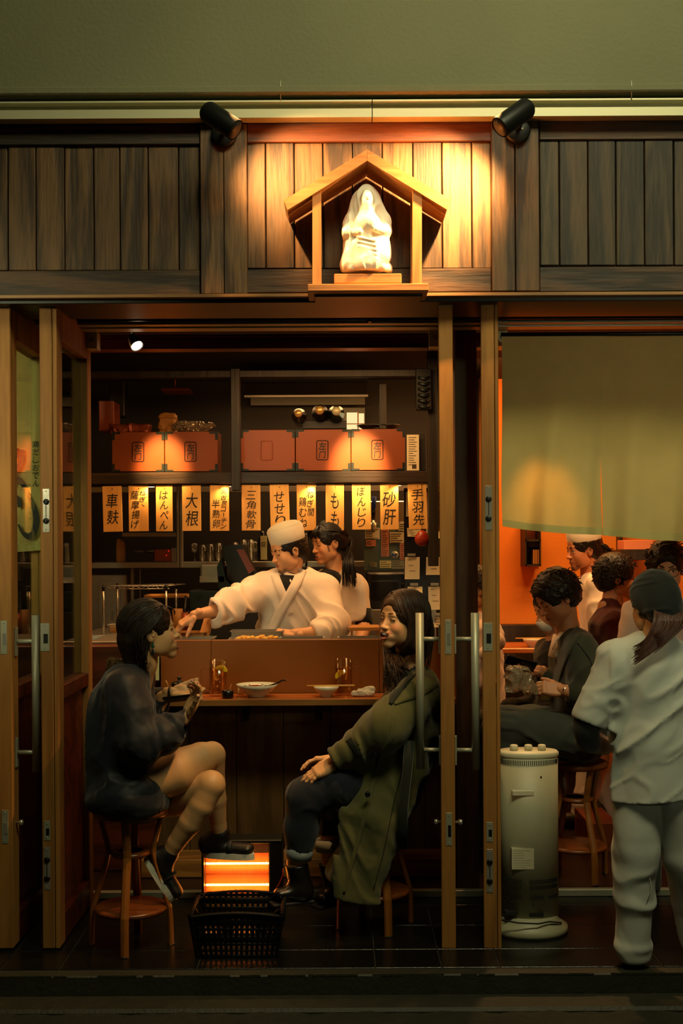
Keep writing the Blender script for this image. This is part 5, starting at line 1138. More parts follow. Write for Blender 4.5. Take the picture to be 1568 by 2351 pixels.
# ---------------------------------------------------------------- 7  dark-haired guest seen from behind
def bust(label, px, py, Y, fwd, shirt, hairm, floor_px, skin=(190, 130, 90), w=.18, extra=None, hs=1.0, curls=0, seat=.62, ex=None, **kw):
    org = P(px, py, Y); R = frame(fwd); L = hl(org, R, hs)
    head = head_mesh(skin=skin, vox=.003, **kw); head = (place(head[0] * hs, org, R), head[1], head[2])
    nb = org + Vector((-fwd[0] * .04, -fwd[1] * .04, -.17)); neck = limb([L(0, -.02, -.05), nb], [.05, .055], skin=skin)
    pel = Vector((nb.x, nb.y, seat + .08)); kn = pel + Vector((fwd[0], fwd[1], 0)).normalized() * .40; ft = Vector((kn.x, kn.y, .06))
    p = person(label, [head, neck, limb([pel, nb], [.08, .07], .008, skin=skin)], Vector((pel.x, pel.y, .03)))
    sd = Vector((-fwd[1], fwd[0], 0)).normalized()
    def jk(f):
        f.seg(pel, nb + Vector((0, 0, -.10)), (w, .12), (w, .11), side=sd, k=0); f.seg(nb + Vector((0, 0, -.08)), nb + Vector((0, 0, .01)), (w, .10), (.07, .06), side=sd, k=.04)
        for g in (-1, 1): f.seg(nb + sd * g * (w - .02) + Vector((0, 0, -.06)), nb + sd * g * (w + .03) + Vector((fwd[0] * .05, fwd[1] * .05, -.36)), .06, .05, k=.04); f.seg(nb + sd * g * (w + .03) + Vector((fwd[0] * .05, fwd[1] * .05, -.36)), nb + sd * g * .12 + Vector((fwd[0] * .28, fwd[1] * .28, -.36)), .05, .035, k=.03)
        f.noise(.008, 11, ridged=True); f.ell(L(0, -.02, -.14), (.05, .05, .05), k=.01, op='s')
    cloth('top', [pel + Vector((-.3, -.3, 0)), nb + Vector((.3, .3, 0))], .08, .009, shirt, p, jk)
    def tr(f):
        for g in (-1, 1): f.chain([pel + sd * g * .08, kn + sd * g * .09, ft + sd * g * .09], [.10, .075, .05], k=.02)
    cloth('trousers', [pel, kn, ft], .22, .011, 'grey_trouser', p, tr)
    hair_cap('hair', org, R, hs, hairm, p, ex, thick=.018, vox=.004)
    if curls: messy(L, curls * 3, .0042, hairm, p, -.7, fr=2 if kw.get('eyes') == 'x' else .35)
    return p, L, org
bust('guest with a mass of dark curly hair, back turned, behind the staff member in white', 1418, 1325, 6.62, (.98, -.1, 0), 'dark_red_knit', 'hair_black', 0, curls=420, hs=1.0)
# 8  guest with round glasses
p, L, org = bust('dark-haired guest wearing round dark-rimmed glasses at the far right edge', 1530, 1300, 6.08, (-.22, -.92, -.25), 'pink_shirt', 'hair_black', 0, skin=(200, 146, 104), eyes='open', mouth='closed', curls=260)
q = MB()
for sx in (-1, 1):
    c = [L(sx * .033 + .024 * math.cos(a), .103 - .006 * abs(math.cos(a)), -.004 + .021 * math.sin(a)) for a in [2 * math.pi * i / 24 for i in range(25)]]; q.tube(c, .0018, 6, cap=False)
    q.tube([L(sx * .057, .097, .0), L(sx * .074, .06, .004), L(sx * .078, -.01, .004)], .0016, 6)
q.tube([L(-.009, .102, .002), L(0, .106, .004), L(.009, .102, .002)], .0016, 6); part('glasses', q, 'black_plastic', p)
# 9  guest with a face mask behind the man in the suit
p, L, org = bust('masked guest in dark jacket sitting just behind the man in the suit', 1268, 1398, 6.58, (-.88, -.22, -.30), 'black_cotton', 'hair_black', 0, skin=(196, 138, 98), eyes='down')
f = Field((-.08, 0, -.13), (.08, .14, .02), .003); f.ell((0, .046, -.068), (.052, .058, .044), k=0); f.seg((0, .088, -.03), (0, .096, -.046), .012, .018, k=.02); f.cut((0, .02, 0), (0, -1, 0)); V_, F_, C_ = f.mesh(); mk = finish('face_mask', place(V_, org, frame((-.88, -.22, -.30))), F_, 'mask_cloth', p)
# 10 guest in a pale pink shirt, mostly behind the door edge
p, L, org = bust('guest in pale pink shirt half hidden by the door edge of the right bay', 1094, 1352, 7.05, (-.95, .05, -.2), 'pink_shirt', 'hair_dark_brown', 0, skin=(200, 146, 104))
cloth('sleeve', [P(1110, 1430, 7.0), P(1165, 1490, 6.8)], .08, .007, 'pink_shirt', p, lambda f: (f.chain([P(1108, 1435, 7.0), P(1140, 1472, 6.88), P(1112, 1500, 6.8)], [.05, .045, .034], k=.03), f.noise(.006, 14, ridged=True)))
# ---------------------------------------------------------------- 11  staff member in white, back to the street
Y9 = 4.80
def p9():
    org = P(1500, 1388, Y9 + .02); R = frame((-.22, .95, -.14)); s = 1.0; L = hl(org, R, s); SK = (196, 150, 108)
    head = head_mesh(skin=SK, vox=.003); head = (place(head[0] * s, org, R), head[1], head[2])
    neck = limb([L(0, -.02, -.05), P(1505, 1500, Y9 - .02)], [.05, .055], skin=SK); fa = limb([P(1505, 1500, Y9 - .02), P(1415, 1530, Y9), P(1350, 1650, Y9 + .01), P(1356, 1706, Y9 + .08), P(1420, 1712, Y9 + .24)], [.045, .04, .036, .034, .026], skin=SK)
    hand = hand_at(hand_mesh(skin=SK, right=False), P(1420, 1712, Y9 + .24), (.9, .3, .1), (-.2, .9, .2))
    p = person('staff member in pale grey-white smock and trousers seen from behind in the right foreground', [head, neck, fa, hand], Vector((P(1500, 2200, Y9).x, Y9 + .12, -.0)))
    def sm(f):
        f.seg(P(1500, 1545, Y9), P(1503, 1700, Y9), (.165, .115), (.165, .120), side=(1, 0, 0), k=0); f.seg(P(1503, 1700, Y9), P(1505, 1840, Y9 + .01), (.165, .120), (.182, .150), side=(1, 0, 0), k=.03, flat=False)
        f.seg(P(1420, 1512, Y9), P(1585, 1512, Y9), .060, .060, k=.06); f.seg(P(1475, 1482, Y9), P(1530, 1482, Y9), .045, k=.06)
        f.seg(P(1412, 1522, Y9), P(1352, 1645, Y9), (.070, .066), (.074, .070), side=(0, 1, 0), k=.05); f.seg(P(1595, 1522, Y9), P(1640, 1640, Y9 + .05), .07, .075, k=.05)
        M_ = np.array([[.8, 0, .6], [0, 1, 0], [-.6, 0, .8]]); f.noise(.012, (3, 6, 8), ridged=True, off=12, M=M_); f.noise(.004, (9, 9, 16), ridged=True, off=2, M=M_)
        f.cut(P(1485, 1832, Y9), (.08, 0, -1), .003); f.cut(P(1350, 1660, Y9), (-.36, 0, -.93), .003, .12); f.seg(P(1350, 1668, Y9), P(1362, 1630, Y9), .058, .05, k=.003, op='s')
    cloth('smock', [P(1300, 1460, Y9 - .16), P(1690, 1860, Y9 + .2)], .03, .0062, 'uniform_grey', p, sm)
    q = MB(); q.tube([P(1362, 1630, Y9), P(1344, 1672, Y9 + .01), P(1350, 1700, Y9 + .06), P(1390, 1712, Y9 + .18)], [.056, .056, .050, .038], 18); part('undersleeve', q, 'undersleeve', p)
    def tr(f):
        f.chain([P(1462, 1840, Y9), P(1458, 1950, Y9), P(1458, 2060, Y9), P(1456, 2185, Y9)], [.088, .086, .074, .062], k=.012); f.chain([P(1552, 1840, Y9), P(1572, 1960, Y9 + .03), P(1590, 2070, Y9 + .08), P(1602, 2180, Y9 + .12)], [.088, .084, .072, .06], k=.012)
        f.ell(P(1456, 2172, Y9), (.070, .068, .030), k=.02); f.noise(.010, (9, 8, 6), ridged=True, off=15); f.cut(P(1456, 2206, Y9), (0, 0, -1), .004)
    cloth('trousers', [P(1400, 1800, Y9 - .1), P(1625, 2200, Y9 + .2)], .04, .0062, 'uniform_grey', p, tr)
    q = MB(); q.tube([P(1488, 1995, Y9 - .078), P(1496, 2040, Y9 - .066), P(1482, 2080, Y9 - .072)], .0015, 5); part('thread', q, 'uniform_grey', p)
    for (a, b) in ((P(1458, 2215, Y9), P(1444, 2222, Y9 + .16)), (P(1602, 2205, Y9 + .12), P(1592, 2205, Y9 + .30))):
        cloth('shoe', [a, b], .06, .006, 'shoe_black', p, lambda f: (f.seg(Vector((a.x, a.y, .035)), Vector((b.x, b.y, .03)), (.042, .05), (.044, .03), side=(1, 0, 0), k=0), f.cut((0, 0, .001), (0, 0, -1))))
    f = Field((-.12, -.16, -.12), (.12, .14, .17), .0035); f.ell((0, -.016, .035), (.092, .115, .105), k=0); f.ell((0, -.085, -.02), (.075, .055, .075), k=.03); f.noise(.003, (10, 10, 30), ridged=True); f.cut((0, 0, -.085), (0, .25, -1), .01); f.paint_sub = False; f.box((0, .12, -.06), (.2, .09, .08), rd=.02, k=.01, op='s')
    V_, F_, C_ = f.mesh(); bd = finish('bandana', place(relax(V_, F_, 1), org, R), F_, 'bandana', p)
    it = []
    for i in range(170):
        g = rng.uniform(-1, 1); b = rng.uniform(-1, 1) ** 3; lft = rng.random() < .62
        e = P(1457 + b * 9, 1505 + g * 22, Y9 - .14) if lft else P(1500 + b * 10, 1482 + g * 20, Y9 - .14)
        it.append(([L(g * .06, -.115, -.03), L(g * .06 + (-.02 if lft else .01), -.14, -.08), e * .6 + L(g * .05, -.14, -.1) * .4 + Vector((0, -.012, 0)), e], .004, .006, .001))
    locks('loose_hair', it, 'hair_red', p, 6)
p9()
# ================================================================ materials for things
wood('stool_wood', (116, 66, 20), (142, 86, 32), 'z', 7, 0.35, 0.08, 0.06); wood('seat_wood', (96, 46, 14), (120, 62, 22), 'x', 6, 0.3, 0.06, 0.06)
wood('board_wood', (216, 154, 76), (234, 178, 96), 'z', 5, 0.6, 0.05, 0.05, 0.6); wood('dark_beam', (30, 22, 16), (58, 42, 30), 'x', 6, 0.45, 0.3, 0.1); wood('dark_post', (28, 24, 18), (48, 40, 30), 'z', 6, 0.5, 0.3, 0.1)
mat('box_orange', (136, 64, 22), 0.45, var=.06, scale=4, stretch=(.2, 1, 1)); mat('iron', (36, 46, 46), 0.45, 0.6); mat('brand_ink', (34, 16, 8), 0.6)
mat('lemon', (240, 200, 30), 0.45); mat('lemon_rind', (226, 180, 20), 0.5); glassmat('tea', (243, 216, 140), 0.02); mat('porcelain', (222, 216, 190), 0.2); mat('porcelain_blue', (70, 70, 90), 0.3)
mat('hood_grey', (96, 96, 82), 0.5); mat('pot_black', (16, 15, 13), 0.25); mat('chopstick', (212, 164, 84), 0.5); mat('towel', (220, 206, 178), 0.95, bump=.4, bscale=300); mat('paper', (232, 218, 180), 0.85, var=.04, scale=9); mat('paper_ink', (70, 56, 40), 0.8)
mat('tempura', (232, 176, 74), 0.7, var=.25, scale=60, bump=.6, bscale=200); mat('wicker', (176, 120, 54), 0.6); mat('copper', (150, 72, 40), 0.35, .4); mat('white_plastic', (206, 200, 170), 0.45)
mat('heater_cream', (158, 157, 130), 0.45, var=.03, scale=4); mat('slot_dark', (20, 20, 18), 0.8); mat('teal_board', (88, 106, 98), 0.7); mat('pink_paper', (214, 140, 110), 0.8); mat('blue_ink', (30, 60, 140), 0.6); mat('gourd_red', (150, 44, 18), 0.3)
mat('bottle_green', (40, 58, 18), 0.12); mat('bottle_brown', (48, 26, 12), 0.12); mat('cap_gold', (220, 180, 110), 0.3, .6); mat('film', (190, 170, 140), 0.15, trans=.7); mat('cream_card', (224, 214, 150), .7)
mat('screen_dim', (120, 60, 44), 0.3, emit=.12); mat('reflector', (225, 120, 60), 0.45, .8); mat('basket_black', (5, 5, 5), 0.6, spec=.25); mat('red_led', (255, 30, 20), .5, emit=2)
def emitter(n, c, e):
    m, nt, b = newmat(n); b.inputs['Base Color'].default_value = (0, 0, 0, 1); b.inputs['Emission Color'].default_value = tuple(c) + (1,); b.inputs['Emission Strength'].default_value = e
emitter('quartz_glow', (1, .38, .05), 34); emitter('lamp_glow', (1, .74, .45), 9); emitter('sign_glow', (1, .72, .34), 1.1); emitter('down_glow', (1, .70, .34), 5)
# ================================================================ stools
def stool(c, label, rot=.35, seat=True, extra=0.0):
    t = thing('bar_stool', label, 'stool', c, 'bent-leg wooden bar stools'); C = Vector(c); zr, zs, zt = .385, .155, .575
    q = MB(); q.lathe([(0, zt - .002), (.14, zt), (.155, zt - .006), (.158, zt - .016), (.153, zt - .03), (.14, zt - .034), (0, zt - .034)], C, 36); part('seat', q, 'seat_wood', t)
    q = MB(); q.lathe([(.052, zr + .010), (.078, zr + .011), (.086, zr), (.078, zr - .011), (.052, zr - .010), (.052, zr + .010)], C, 32); part('upper_ring', q, 'seat_wood', t)
    q = MB(); q.lathe([(0, zs + .012), (.135, zs + .012), (.150, zs + .008), (.154, zs), (.146, zs - .012), (0, zs - .014)], C, 36); part('lower_shelf', q, 'seat_wood', t)
    for i in range(4):
        a = rot + i * math.pi / 2; d = Vector((math.cos(a), math.sin(a), 0)); q = MB()
        pr = [(.128, zt - .03), (.118, .50), (.098, .42), (.094, zr), (.104, .34), (.146, .20), (.160, zs), (.164, .10), (.166, 0)]
        q.tube([C + d * r + Vector((0, 0, z)) for r, z in pr], [(.012, .018)] * len(pr), 8, smooth=False, flat=tuple(d)); part('leg', q, 'stool_wood', t)
    for i in range(4):
        a = rot + i * math.pi / 2; d = Vector((math.cos(a), math.sin(a), 0)); q = MB(); q.lathe([(.016, 0), (.016, .006), (.010, .007)], C + d * .166 + Vector((0, 0, -.001)), 10); part('foot_pad', q, 'rubber', t)
    return t
s1 = stool((P(300, 1850, 5.10).x, 5.10, 0), 'bent-leg wooden bar stool under the woman in the navy jacket', -1.57)
s2 = stool((P(860, 1850, 5.34).x, 5.34, 0), 'bent-leg wooden bar stool under the woman in the olive trench coat', -1.25)
s3 = stool((P(1322, 1760, 6.0).x, 6.0, 0.03), 'dark bent-leg bar stool under the man in the suit', -1.2)
# ================================================================ bar: ledge, partition, front
t = thing('bar_counter', 'long wooden bar counter with orange-brown upright screen and panelled dark front', 'counter', (-.2, 6.3, .03))
for a, b in ((369, 484), (485, 870), (871, 1060)):
    q = MB(); x0 = PX(a, 6.10, 1500); x1 = PX(b, 6.10, 1500); q.box(x0, x1, 6.10, 6.135, .93, PZ(1468, 6.10), .0015); part('screen_panel', q, 'partition', t)
q = MB(); q.box(PX(369, 6.1), PX(1060, 6.1), 6.14, 6.60, 1.105, 1.14, .003); part('worktop', q, 'steel', t)
for i in range(7):
    a = -1.02 + i * .24; q = MB(); q.box(a, a + .237, 6.22, 6.26, .05, .905, .002); part('front_panel', q, 'panel_wood', t)
q = MB(); q.box(-1.02, .66, 6.262, 6.58, .03, 1.10); part('carcass', q, 'dark_wall', t)
q = MB(); q.box(-1.0, .66, 6.02, 6.22, .03, .12, .004); part('foot_step', q, 'step_wood', t)
t = thing('corner_cabinet', 'reddish dark cabinet at the left end of the bar with a steel top', 'cabinet', (-1.1, 6.5, .03)); q = MB(); x0 = PX(205, 6.35); q.box(x0, PX(368, 6.35) , 6.16, 6.9, .03, PZ(1480, 6.16), .004); part('cabinet_body', q, 'red_wood', t)
q = MB(); q.box(x0, PX(360, 6.35), 6.3, 6.9, PZ(1480, 6.16) + .001, PZ(1480, 6.16) + .012, .002); part('corner_worktop', q, 'steel', t)
t = thing('counter_ledge', 'narrow polished wooden eating ledge along the front of the bar', 'ledge', (-.2, 5.97, .90))
q = MB(); q.box(PX(366, 5.86), PX(1075, 5.86), 5.862, 6.098, .899, .93, .002); part('top', q, 'counter_wood', t)
q = MB(); q.box(PX(366, 5.86), PX(1075, 5.86), 5.85, 5.861, .898, .929, .002); part('edging', q, 'counter_edge', t)
for px in (370, 545, 722, 900):
    q = MB(); x = PX(px, 5.9, 1650); q.box(x, x + .036, 5.90, 6.218, .885, .898); q.box(x, x + .036, 6.19, 6.218, .78, .885); q.prism([(x + .016, .80), (x + .020, .80), (x + .020, .884), (x + .016, .884)], 5.95, 6.19); part('bracket', q, 'black_metal', t)
ZL = .9305; ZW = 1.1405
q = MB(); q.pbox(357, 365, 1508, 1562, 6.05, 6.055); solo('menu_card', q, 'cream_card', 'tall pale menu card standing at the left end of the bar screen', 'card', P(361, 1562, 6.05))
# ---- beer mugs
def mug(px, Y, side, label, lx, ly, rot):
    c = Vector((PX(px, Y, 1590), Y, ZL)); s = Y / FPX; h = 83 * s; r = 20.5 * s; t = thing('glass_mug', label, 'mug', c, 'glass mugs of tea highball')
    q = MB(); q.lathe([(0, .001), (r * .92, .001), (r * .98, .008), (r * 1.0, h), (r * .93, h), (r * .88, .014), (0, .014)], c, 28); b = part('glass_body', q, 'clear_glass', t)
    q = MB(); q.tube([c + Vector((side * r * .96, 0, h * .74)), c + Vector((side * r * 1.7, 0, h * .78)), c + Vector((side * r * 1.95, 0, h * .66)), c + Vector((side * r * 1.9, 0, h * .35)), c + Vector((side * r * 1.6, 0, h * .20)), c + Vector((side * r * .96, 0, h * .2))], .0055, 10); part('handle', q, 'clear_glass', t)
    q = MB(); q.lathe([(0, .0145), (r * .87, .0145), (r * .92, h * .78), (0, h * .78)], c, 28); part('drink', q, 'tea', t)
    d = thing('lemon_wedge', 'lemon wedge floating in the %s glass mug' % ('left-hand' if side < 0 else 'right-hand'), 'lemon', P(lx, ly, Y - r * .55)); q = MB(); e = 11 * s; cc = P(lx, ly, Y - r * .55)
    pts = [(e * 1.15 * math.cos(a), e * .95 * math.sin(a)) for a in [math.pi * i / 10 for i in range(11)]]
    q.prism([(x, z) for x, z in pts][::-1], -.004, .004); q.xform(Matrix.Translation(cc) @ Matrix.Rotation(rot, 4, 'Y')); part('flesh', q, 'lemon', d)
    q = MB(); q.tube([(x, 0, z) for x, z in pts], [(.0012, .005)] * 11, 6); q.xform(Matrix.Translation(cc) @ Matrix.Rotation(rot, 4, 'Y')); part('rind', q, 'lemon_rind', d)
mug(501, 5.99, -1, 'tall handled glass mug with lemon wedge, left of the large patterned bowl', 508, 1540, .25); mug(789, 6.0, 1, 'tall handled glass mug with lemon slice, behind the white bowl with chopsticks', 783, 1551, -.6)
# ---- bowls
def bowl(nm, px, Y, r, h, label, m='porcelain', foot=.45, z=ZL, rough=0, cat='bowl', band=True):
    c = Vector((PX(px, Y, 1590), Y, z)); t = thing(nm, label, cat, c); q = MB()
    q.lathe([(0, .004), (r * foot, .0), (r * foot, .008), (r * .62, h * .35), (r * .88, h * .72), (r, h), (r * .97, h), (r * .84, h * .72), (r * .55, h * .38), (0, h * .3)], c, 32)
    part('bowl_body', q, m, t); return t, c
t, c = bowl('patterned_bowl', 590, 5.95, 48 * 5.95 / FPX, .062, 'large off-white bowl with dark flower pattern and a black ladle in it')
q = MB()
for i in range(22):
    a = i * .61; r = .088 - .012 * (i % 3); z = .050 + .001 * i % .008; q.ball(c + Vector((math.cos(a) * r, math.sin(a) * r, .045 + .012 * ((i * 7) % 3) / 3)), (.006, .006, .002), 8)
part('flower_pattern', q, 'porcelain_blue', t)['kind'] = 'stuff'
q = MB(); q.lathe([(0, .036), (.075, .034), (0, .030)], c, 24); q.ball(c + Vector((-.01, 0, .044)), (.05, .045, .014)); part('stewed_food', q, 'copper', t)
t = thing('ladle', 'small black curved-handled ladle resting in the patterned bowl', 'ladle', c + Vector((.06, 0, .05))); q = MB(); q.tube([c + Vector((.05, 0, .048)), c + Vector((.10, 0, .066)), c + Vector((.125, 0, .080)), c + Vector((.137, 0, .080)), c + Vector((.140, 0, .073))], [.005, .0045, .0045, .004, .003], 8); part('handle', q, 'pot_black', t); q = MB(); q.ball(c + Vector((.045, 0, .048)), (.018, .015, .008)); part('cup', q, 'pot_black', t)
t, c = bowl('small_bowl', 749, 5.94, 30 * 5.94 / FPX, .05, 'plain white bowl with chopsticks laid across its rim')
t = thing('chopsticks', 'pair of pale wooden chopsticks laid across the white bowl', 'chopsticks', c + Vector((0, 0, .052)))
for dy in (-.006, .006): q = MB(); q.tube([c + Vector((-.094, dy, .0535)), c + Vector((.138, dy * 1.6, .0535))], [.0026, .0036], 6); part('stick', q, 'chopstick', t)
t, c = bowl('side_dish', 438, 5.93, 34 * 5.93 / FPX, .045, 'shallow white dish with chopsticks beyond the phone of the left woman')
t = thing('chopsticks', 'pair of wooden chopsticks lying in the dish beside the left woman', 'chopsticks', c + Vector((0, 0, .046)))
for dy in (-.01, .006): q = MB(); q.tube([c + Vector((-.05, dy, .060)), c + Vector((.062, dy, .047))], [.0026, .0036], 6); part('stick', q, 'chopstick', t)
q = MB(); q.ball(c + Vector((-.02, 0, .040)), (.03, .03, .012)); solo('pickles', q, 'tempura', 'small pale helping of food in the shallow white dish', 'food', c + Vector((0, 0, .03)))
# ---- lidded pot, pick holder, card, towel
c = Vector((PX(410, 6.0), 6.0, ZL)); t = thing('lidded_pot', 'black lidded pot at the left end of the ledge, beside a wooden spoon', 'pot', c)
q = MB(); q.lathe([(0, .001), (.032, .001), (.040, .02), (.040, .045), (.036, .056)], c, 26); part('pot_body', q, 'pot_black', t); q = MB(); q.lathe([(.041, .056), (.041, .062), (.030, .070), (.008, .074), (.006, .080), (.012, .088), (.009, .094), (0, .095)], c, 26); part('lid', q, 'pot_black', t)
for z in (.036, .046): q = MB(); q.lathe([(.0405, z), (.0416, z + .002), (.0405, z + .004)], c, 26); part('rib', q, 'pot_black', t)
c = Vector((PX(388, 5.95), 5.95, ZL)); t = thing('spoon_holder', 'black cup with an orange wooden spoon, left of the lidded pot', 'cup', c); q = MB(); q.lathe([(0, .001), (.018, .001), (.021, .05), (.018, .05), (.015, .008), (0, .008)], c, 20); part('cup_body', q, 'pot_black', t)
q = MB(); q.tube([c + Vector((0, 0, .02)), c + Vector((-.012, 0, .065)), c + Vector((-.020, 0, .082))], [(.003, .003), (.004, .004), (.008, .003)], 8); part('spoon', q, 'wicker', t)
c = Vector((PX(521, 5.90), 5.90, ZL)); t = thing('toothpick_cup', 'small round black cup with one toothpick, in front of the left mug', 'cup', c); q = MB(); q.lathe([(0, .001), (.026, .001), (.028, .004), (.028, .036), (.025, .038), (.024, .006), (0, .006)], c, 26); part('cup_body', q, 'pot_black', t)
q = MB(); q.tube([c + Vector((0, 0, .01)), c + Vector((.018, 0, .068))], .0011, 5); part('toothpick', q, 'chopstick', t)
q = MB(); x = PX(551, 6.05); q.box(x - .014, x + .016, 6.04, 6.046, ZL, ZL + .052, .001); solo('table_card', q, 'cream_card', 'small pale card standing just left of the patterned bowl', 'card', (x, 6.04, ZL))
c = Vector((PX(832, 5.95), 5.95, ZL)); lo = c + Vector((-.08, -.05, -.01)); f = Field(lo, c + Vector((.09, .06, .075)), .003)
f.seg(c + Vector((-.045, -.01, .013)), c + Vector((.03, -.02, .013)), .014, .013, k=0); f.seg(c + Vector((-.015, .01, .02)), c + Vector((.04, .0, .033)), .016, .018, k=.006); f.seg(c + Vector((-.02, -.02, .022)), c + Vector((.045, -.015, .016)), .010, .012, k=.004); f.noise(.003, 60, ridged=True); f.cut(c, (0, 0, -1))
V_, F_, C_ = f.mesh(); tag(finish('wet_towel', V_, F_, 'towel', None, c), 'crumpled white hand towel on the ledge right of the chopsticks', 'towel')
# ---- trays and food on the worktop
def tray(a, b, Y, h, d, label, m='steel', lip=.006, cat='tray', z=ZW):
    x0 = PX(a, Y, 1460); x1 = PX(b, Y, 1460); t = thing('steel_tray', label, cat, ((x0 + x1) / 2, Y + d / 2, z)); q = MB()
    q.box(x0, x1, Y, Y + d, z, z + .004); w = .003
    for bx in ((x0, x1, Y, Y + w), (x0, x1, Y + d - w, Y + d), (x0, x0 + w, Y, Y + d), (x1 - w, x1, Y, Y + d)): q.box(*bx, z, z + h)
    part('pan', q, m, t); q = MB(); q.box(x0 - lip, x1 + lip, Y - lip, Y, z + h - .003, z + h); q.box(x0 - lip, x1 + lip, Y + d, Y + d + lip, z + h - .003, z + h); q.box(x0 - lip, x0, Y, Y + d, z + h - .003, z + h); q.box(x1, x1 + lip, Y, Y + d, z + h - .003, z + h); part('rim', q, m, t); return t
tray(398, 488, 6.15, .062, .16, 'steel tray at the left end of the worktop beneath the chef\'s outstretched hand')
tray(526, 640, 6.15, .058, .14, 'shallow steel tray of fried food in front of the chef'); tray(644, 742, 6.15, .060, .14, 'shallow steel tray right of the tray of fried food'); tray(778, 880, 6.15, .060, .14, 'shallow steel tray at the right end of the worktop')
tray(530, 648, 6.32, .085, .15, 'deep steel pan standing behind the tray of fried food'); tray(402, 470, 6.40, .075, .14, 'steel box with a pale top under the chef\'s hand', 'wicker', z=ZW)
for i in range(9):
    x = PX(545 + i * 10.5, 6.2); lx = Vector((x, 6.185 + .03 * (i % 3), ZW + .055 + .006 * (i % 2))); f = Field(lx - Vector((.03, .03, .02)), lx + Vector((.03, .03, .025)), .003); f.ell(lx, (.015, .014, .009), k=0); f.ell(lx + Vector((.008, .003, .004)), (.010, .009, .007), k=.005); f.noise(.004, 110)
    V_, F_, C_ = f.mesh(); tag(finish('fried_morsel', V_, F_, 'tempura', None, lx - Vector((0, 0, .01))), 'golden fried morsel before the chef, %s in the row' % ['leftmost', 'second from the left', 'third from the left', 'fourth from the left', 'middle one', 'fourth from the right', 'third from the right', 'second from the right', 'rightmost'][i], 'food', 'fried morsels in the tray')
x = PX(590, 6.2); q = MB(); q.box(PX(530, 6.16), PX(636, 6.16), 6.16, 6.28, ZW + .005, ZW + .045, .003); solo('fried_food_bed', q, 'tempura', 'layer of golden fried food filling the shallow tray before the chef', 'food', (x, 6.2, ZW))['kind'] = 'stuff'
for i, (a, b) in enumerate(((470, 488), (462, 478))):
    t0 = P(478 + i * 11, 1407, 6.55); b0 = P(455 + i * 13, 1466, 6.35); b0.z = ZW + .002; q = MB(); q.tube([b0, t0], [(.004, .0135)] * 2, 4, smooth=False, flat=(0, 1, 0)); solo('wooden_slat', q, 'wicker', '%s of the two orange wooden slats leaning on the worktop by the chef\'s sleeve' % ('left' if i == 0 else 'right'), 'slat', b0)
# little pile of sheet metal at right: open drawer unit and cup
q = MB(); q.pbox(800, 872, 1440, 1448, 6.5, 6.72, .002); q.pbox(806, 810, 1448, 1466, 6.52, 6.7); q.pbox(866, 870, 1448, 1466, 6.52, 6.7); solo('serving_rack', q, 'wicker', 'low wooden serving rack on the worktop behind the right steel tray', 'rack', P(836, 1466, 6.6))
# ================================================================ shelf over the kitchen, boxes and boards
YB_ = 7.04
t = thing('overhead_shelf', 'dark timber overhead shelf with square posts spanning the kitchen', 'shelf', P(620, 1110, 7.1))
q = MB(); q.pbox(190, 985, 1083, 1110, 7.0, 7.30, .004); part('beam', q, 'dark_beam', t)
for a, b, y0, y1 in ((530, 551, 846, 1126), (983, 1006, 800, 1300), (180, 196, 830, 1300)): q = MB(); q.pbox(a, b, y0, y1, 6.97, 7.05, .003); part('post', q, 'dark_post', t)
q = MB(); q.pbox(180, 1010, 850, 866, 6.99, 7.07, .003); part('upper_rail', q, 'dark_post', t)
q = MB(); q.pbox(560, 845, 906, 912, 7.5, 7.52, .002); part('back_rail', q, 'steel', t)
for a in (870,): q = MB(); q.pbox(a, a + 17, 880, 985, 7.2, 7.26, .003); part('inner_post', q, 'dark_post', t)
for i, px in enumerate((345, 521, 716, 911)):
    c = P(px, 1110, 7.12); c.z = PZ(1110, 7.0) - .0005; q = MB(); q.lathe([(.030, .001), (.030, -.006), (.026, -.007)], c, 20); l = part('downlight', q, 'alu', t); q = MB(); q.lathe([(0, -.009), (.024, -.008), (.026, -.0065)], c, 20); part('lamp_glass', q, 'down_glow', l)
    light('SPOT', 'board_spot', tuple(c + Vector((0, -.13, -.012))), tuple(c + Vector((0, -.10, -.6))), 2.2 if i != 2 else 3.4, (1, .60, .22), .01, angle=150, blend=.8)
spec = [(257, 377, 992, 1083), (378.5, 500, 991, 1083), (552, 677, 987, 1081), (679, 805, 986, 1081), (806.5, 930, 985, 1080)]
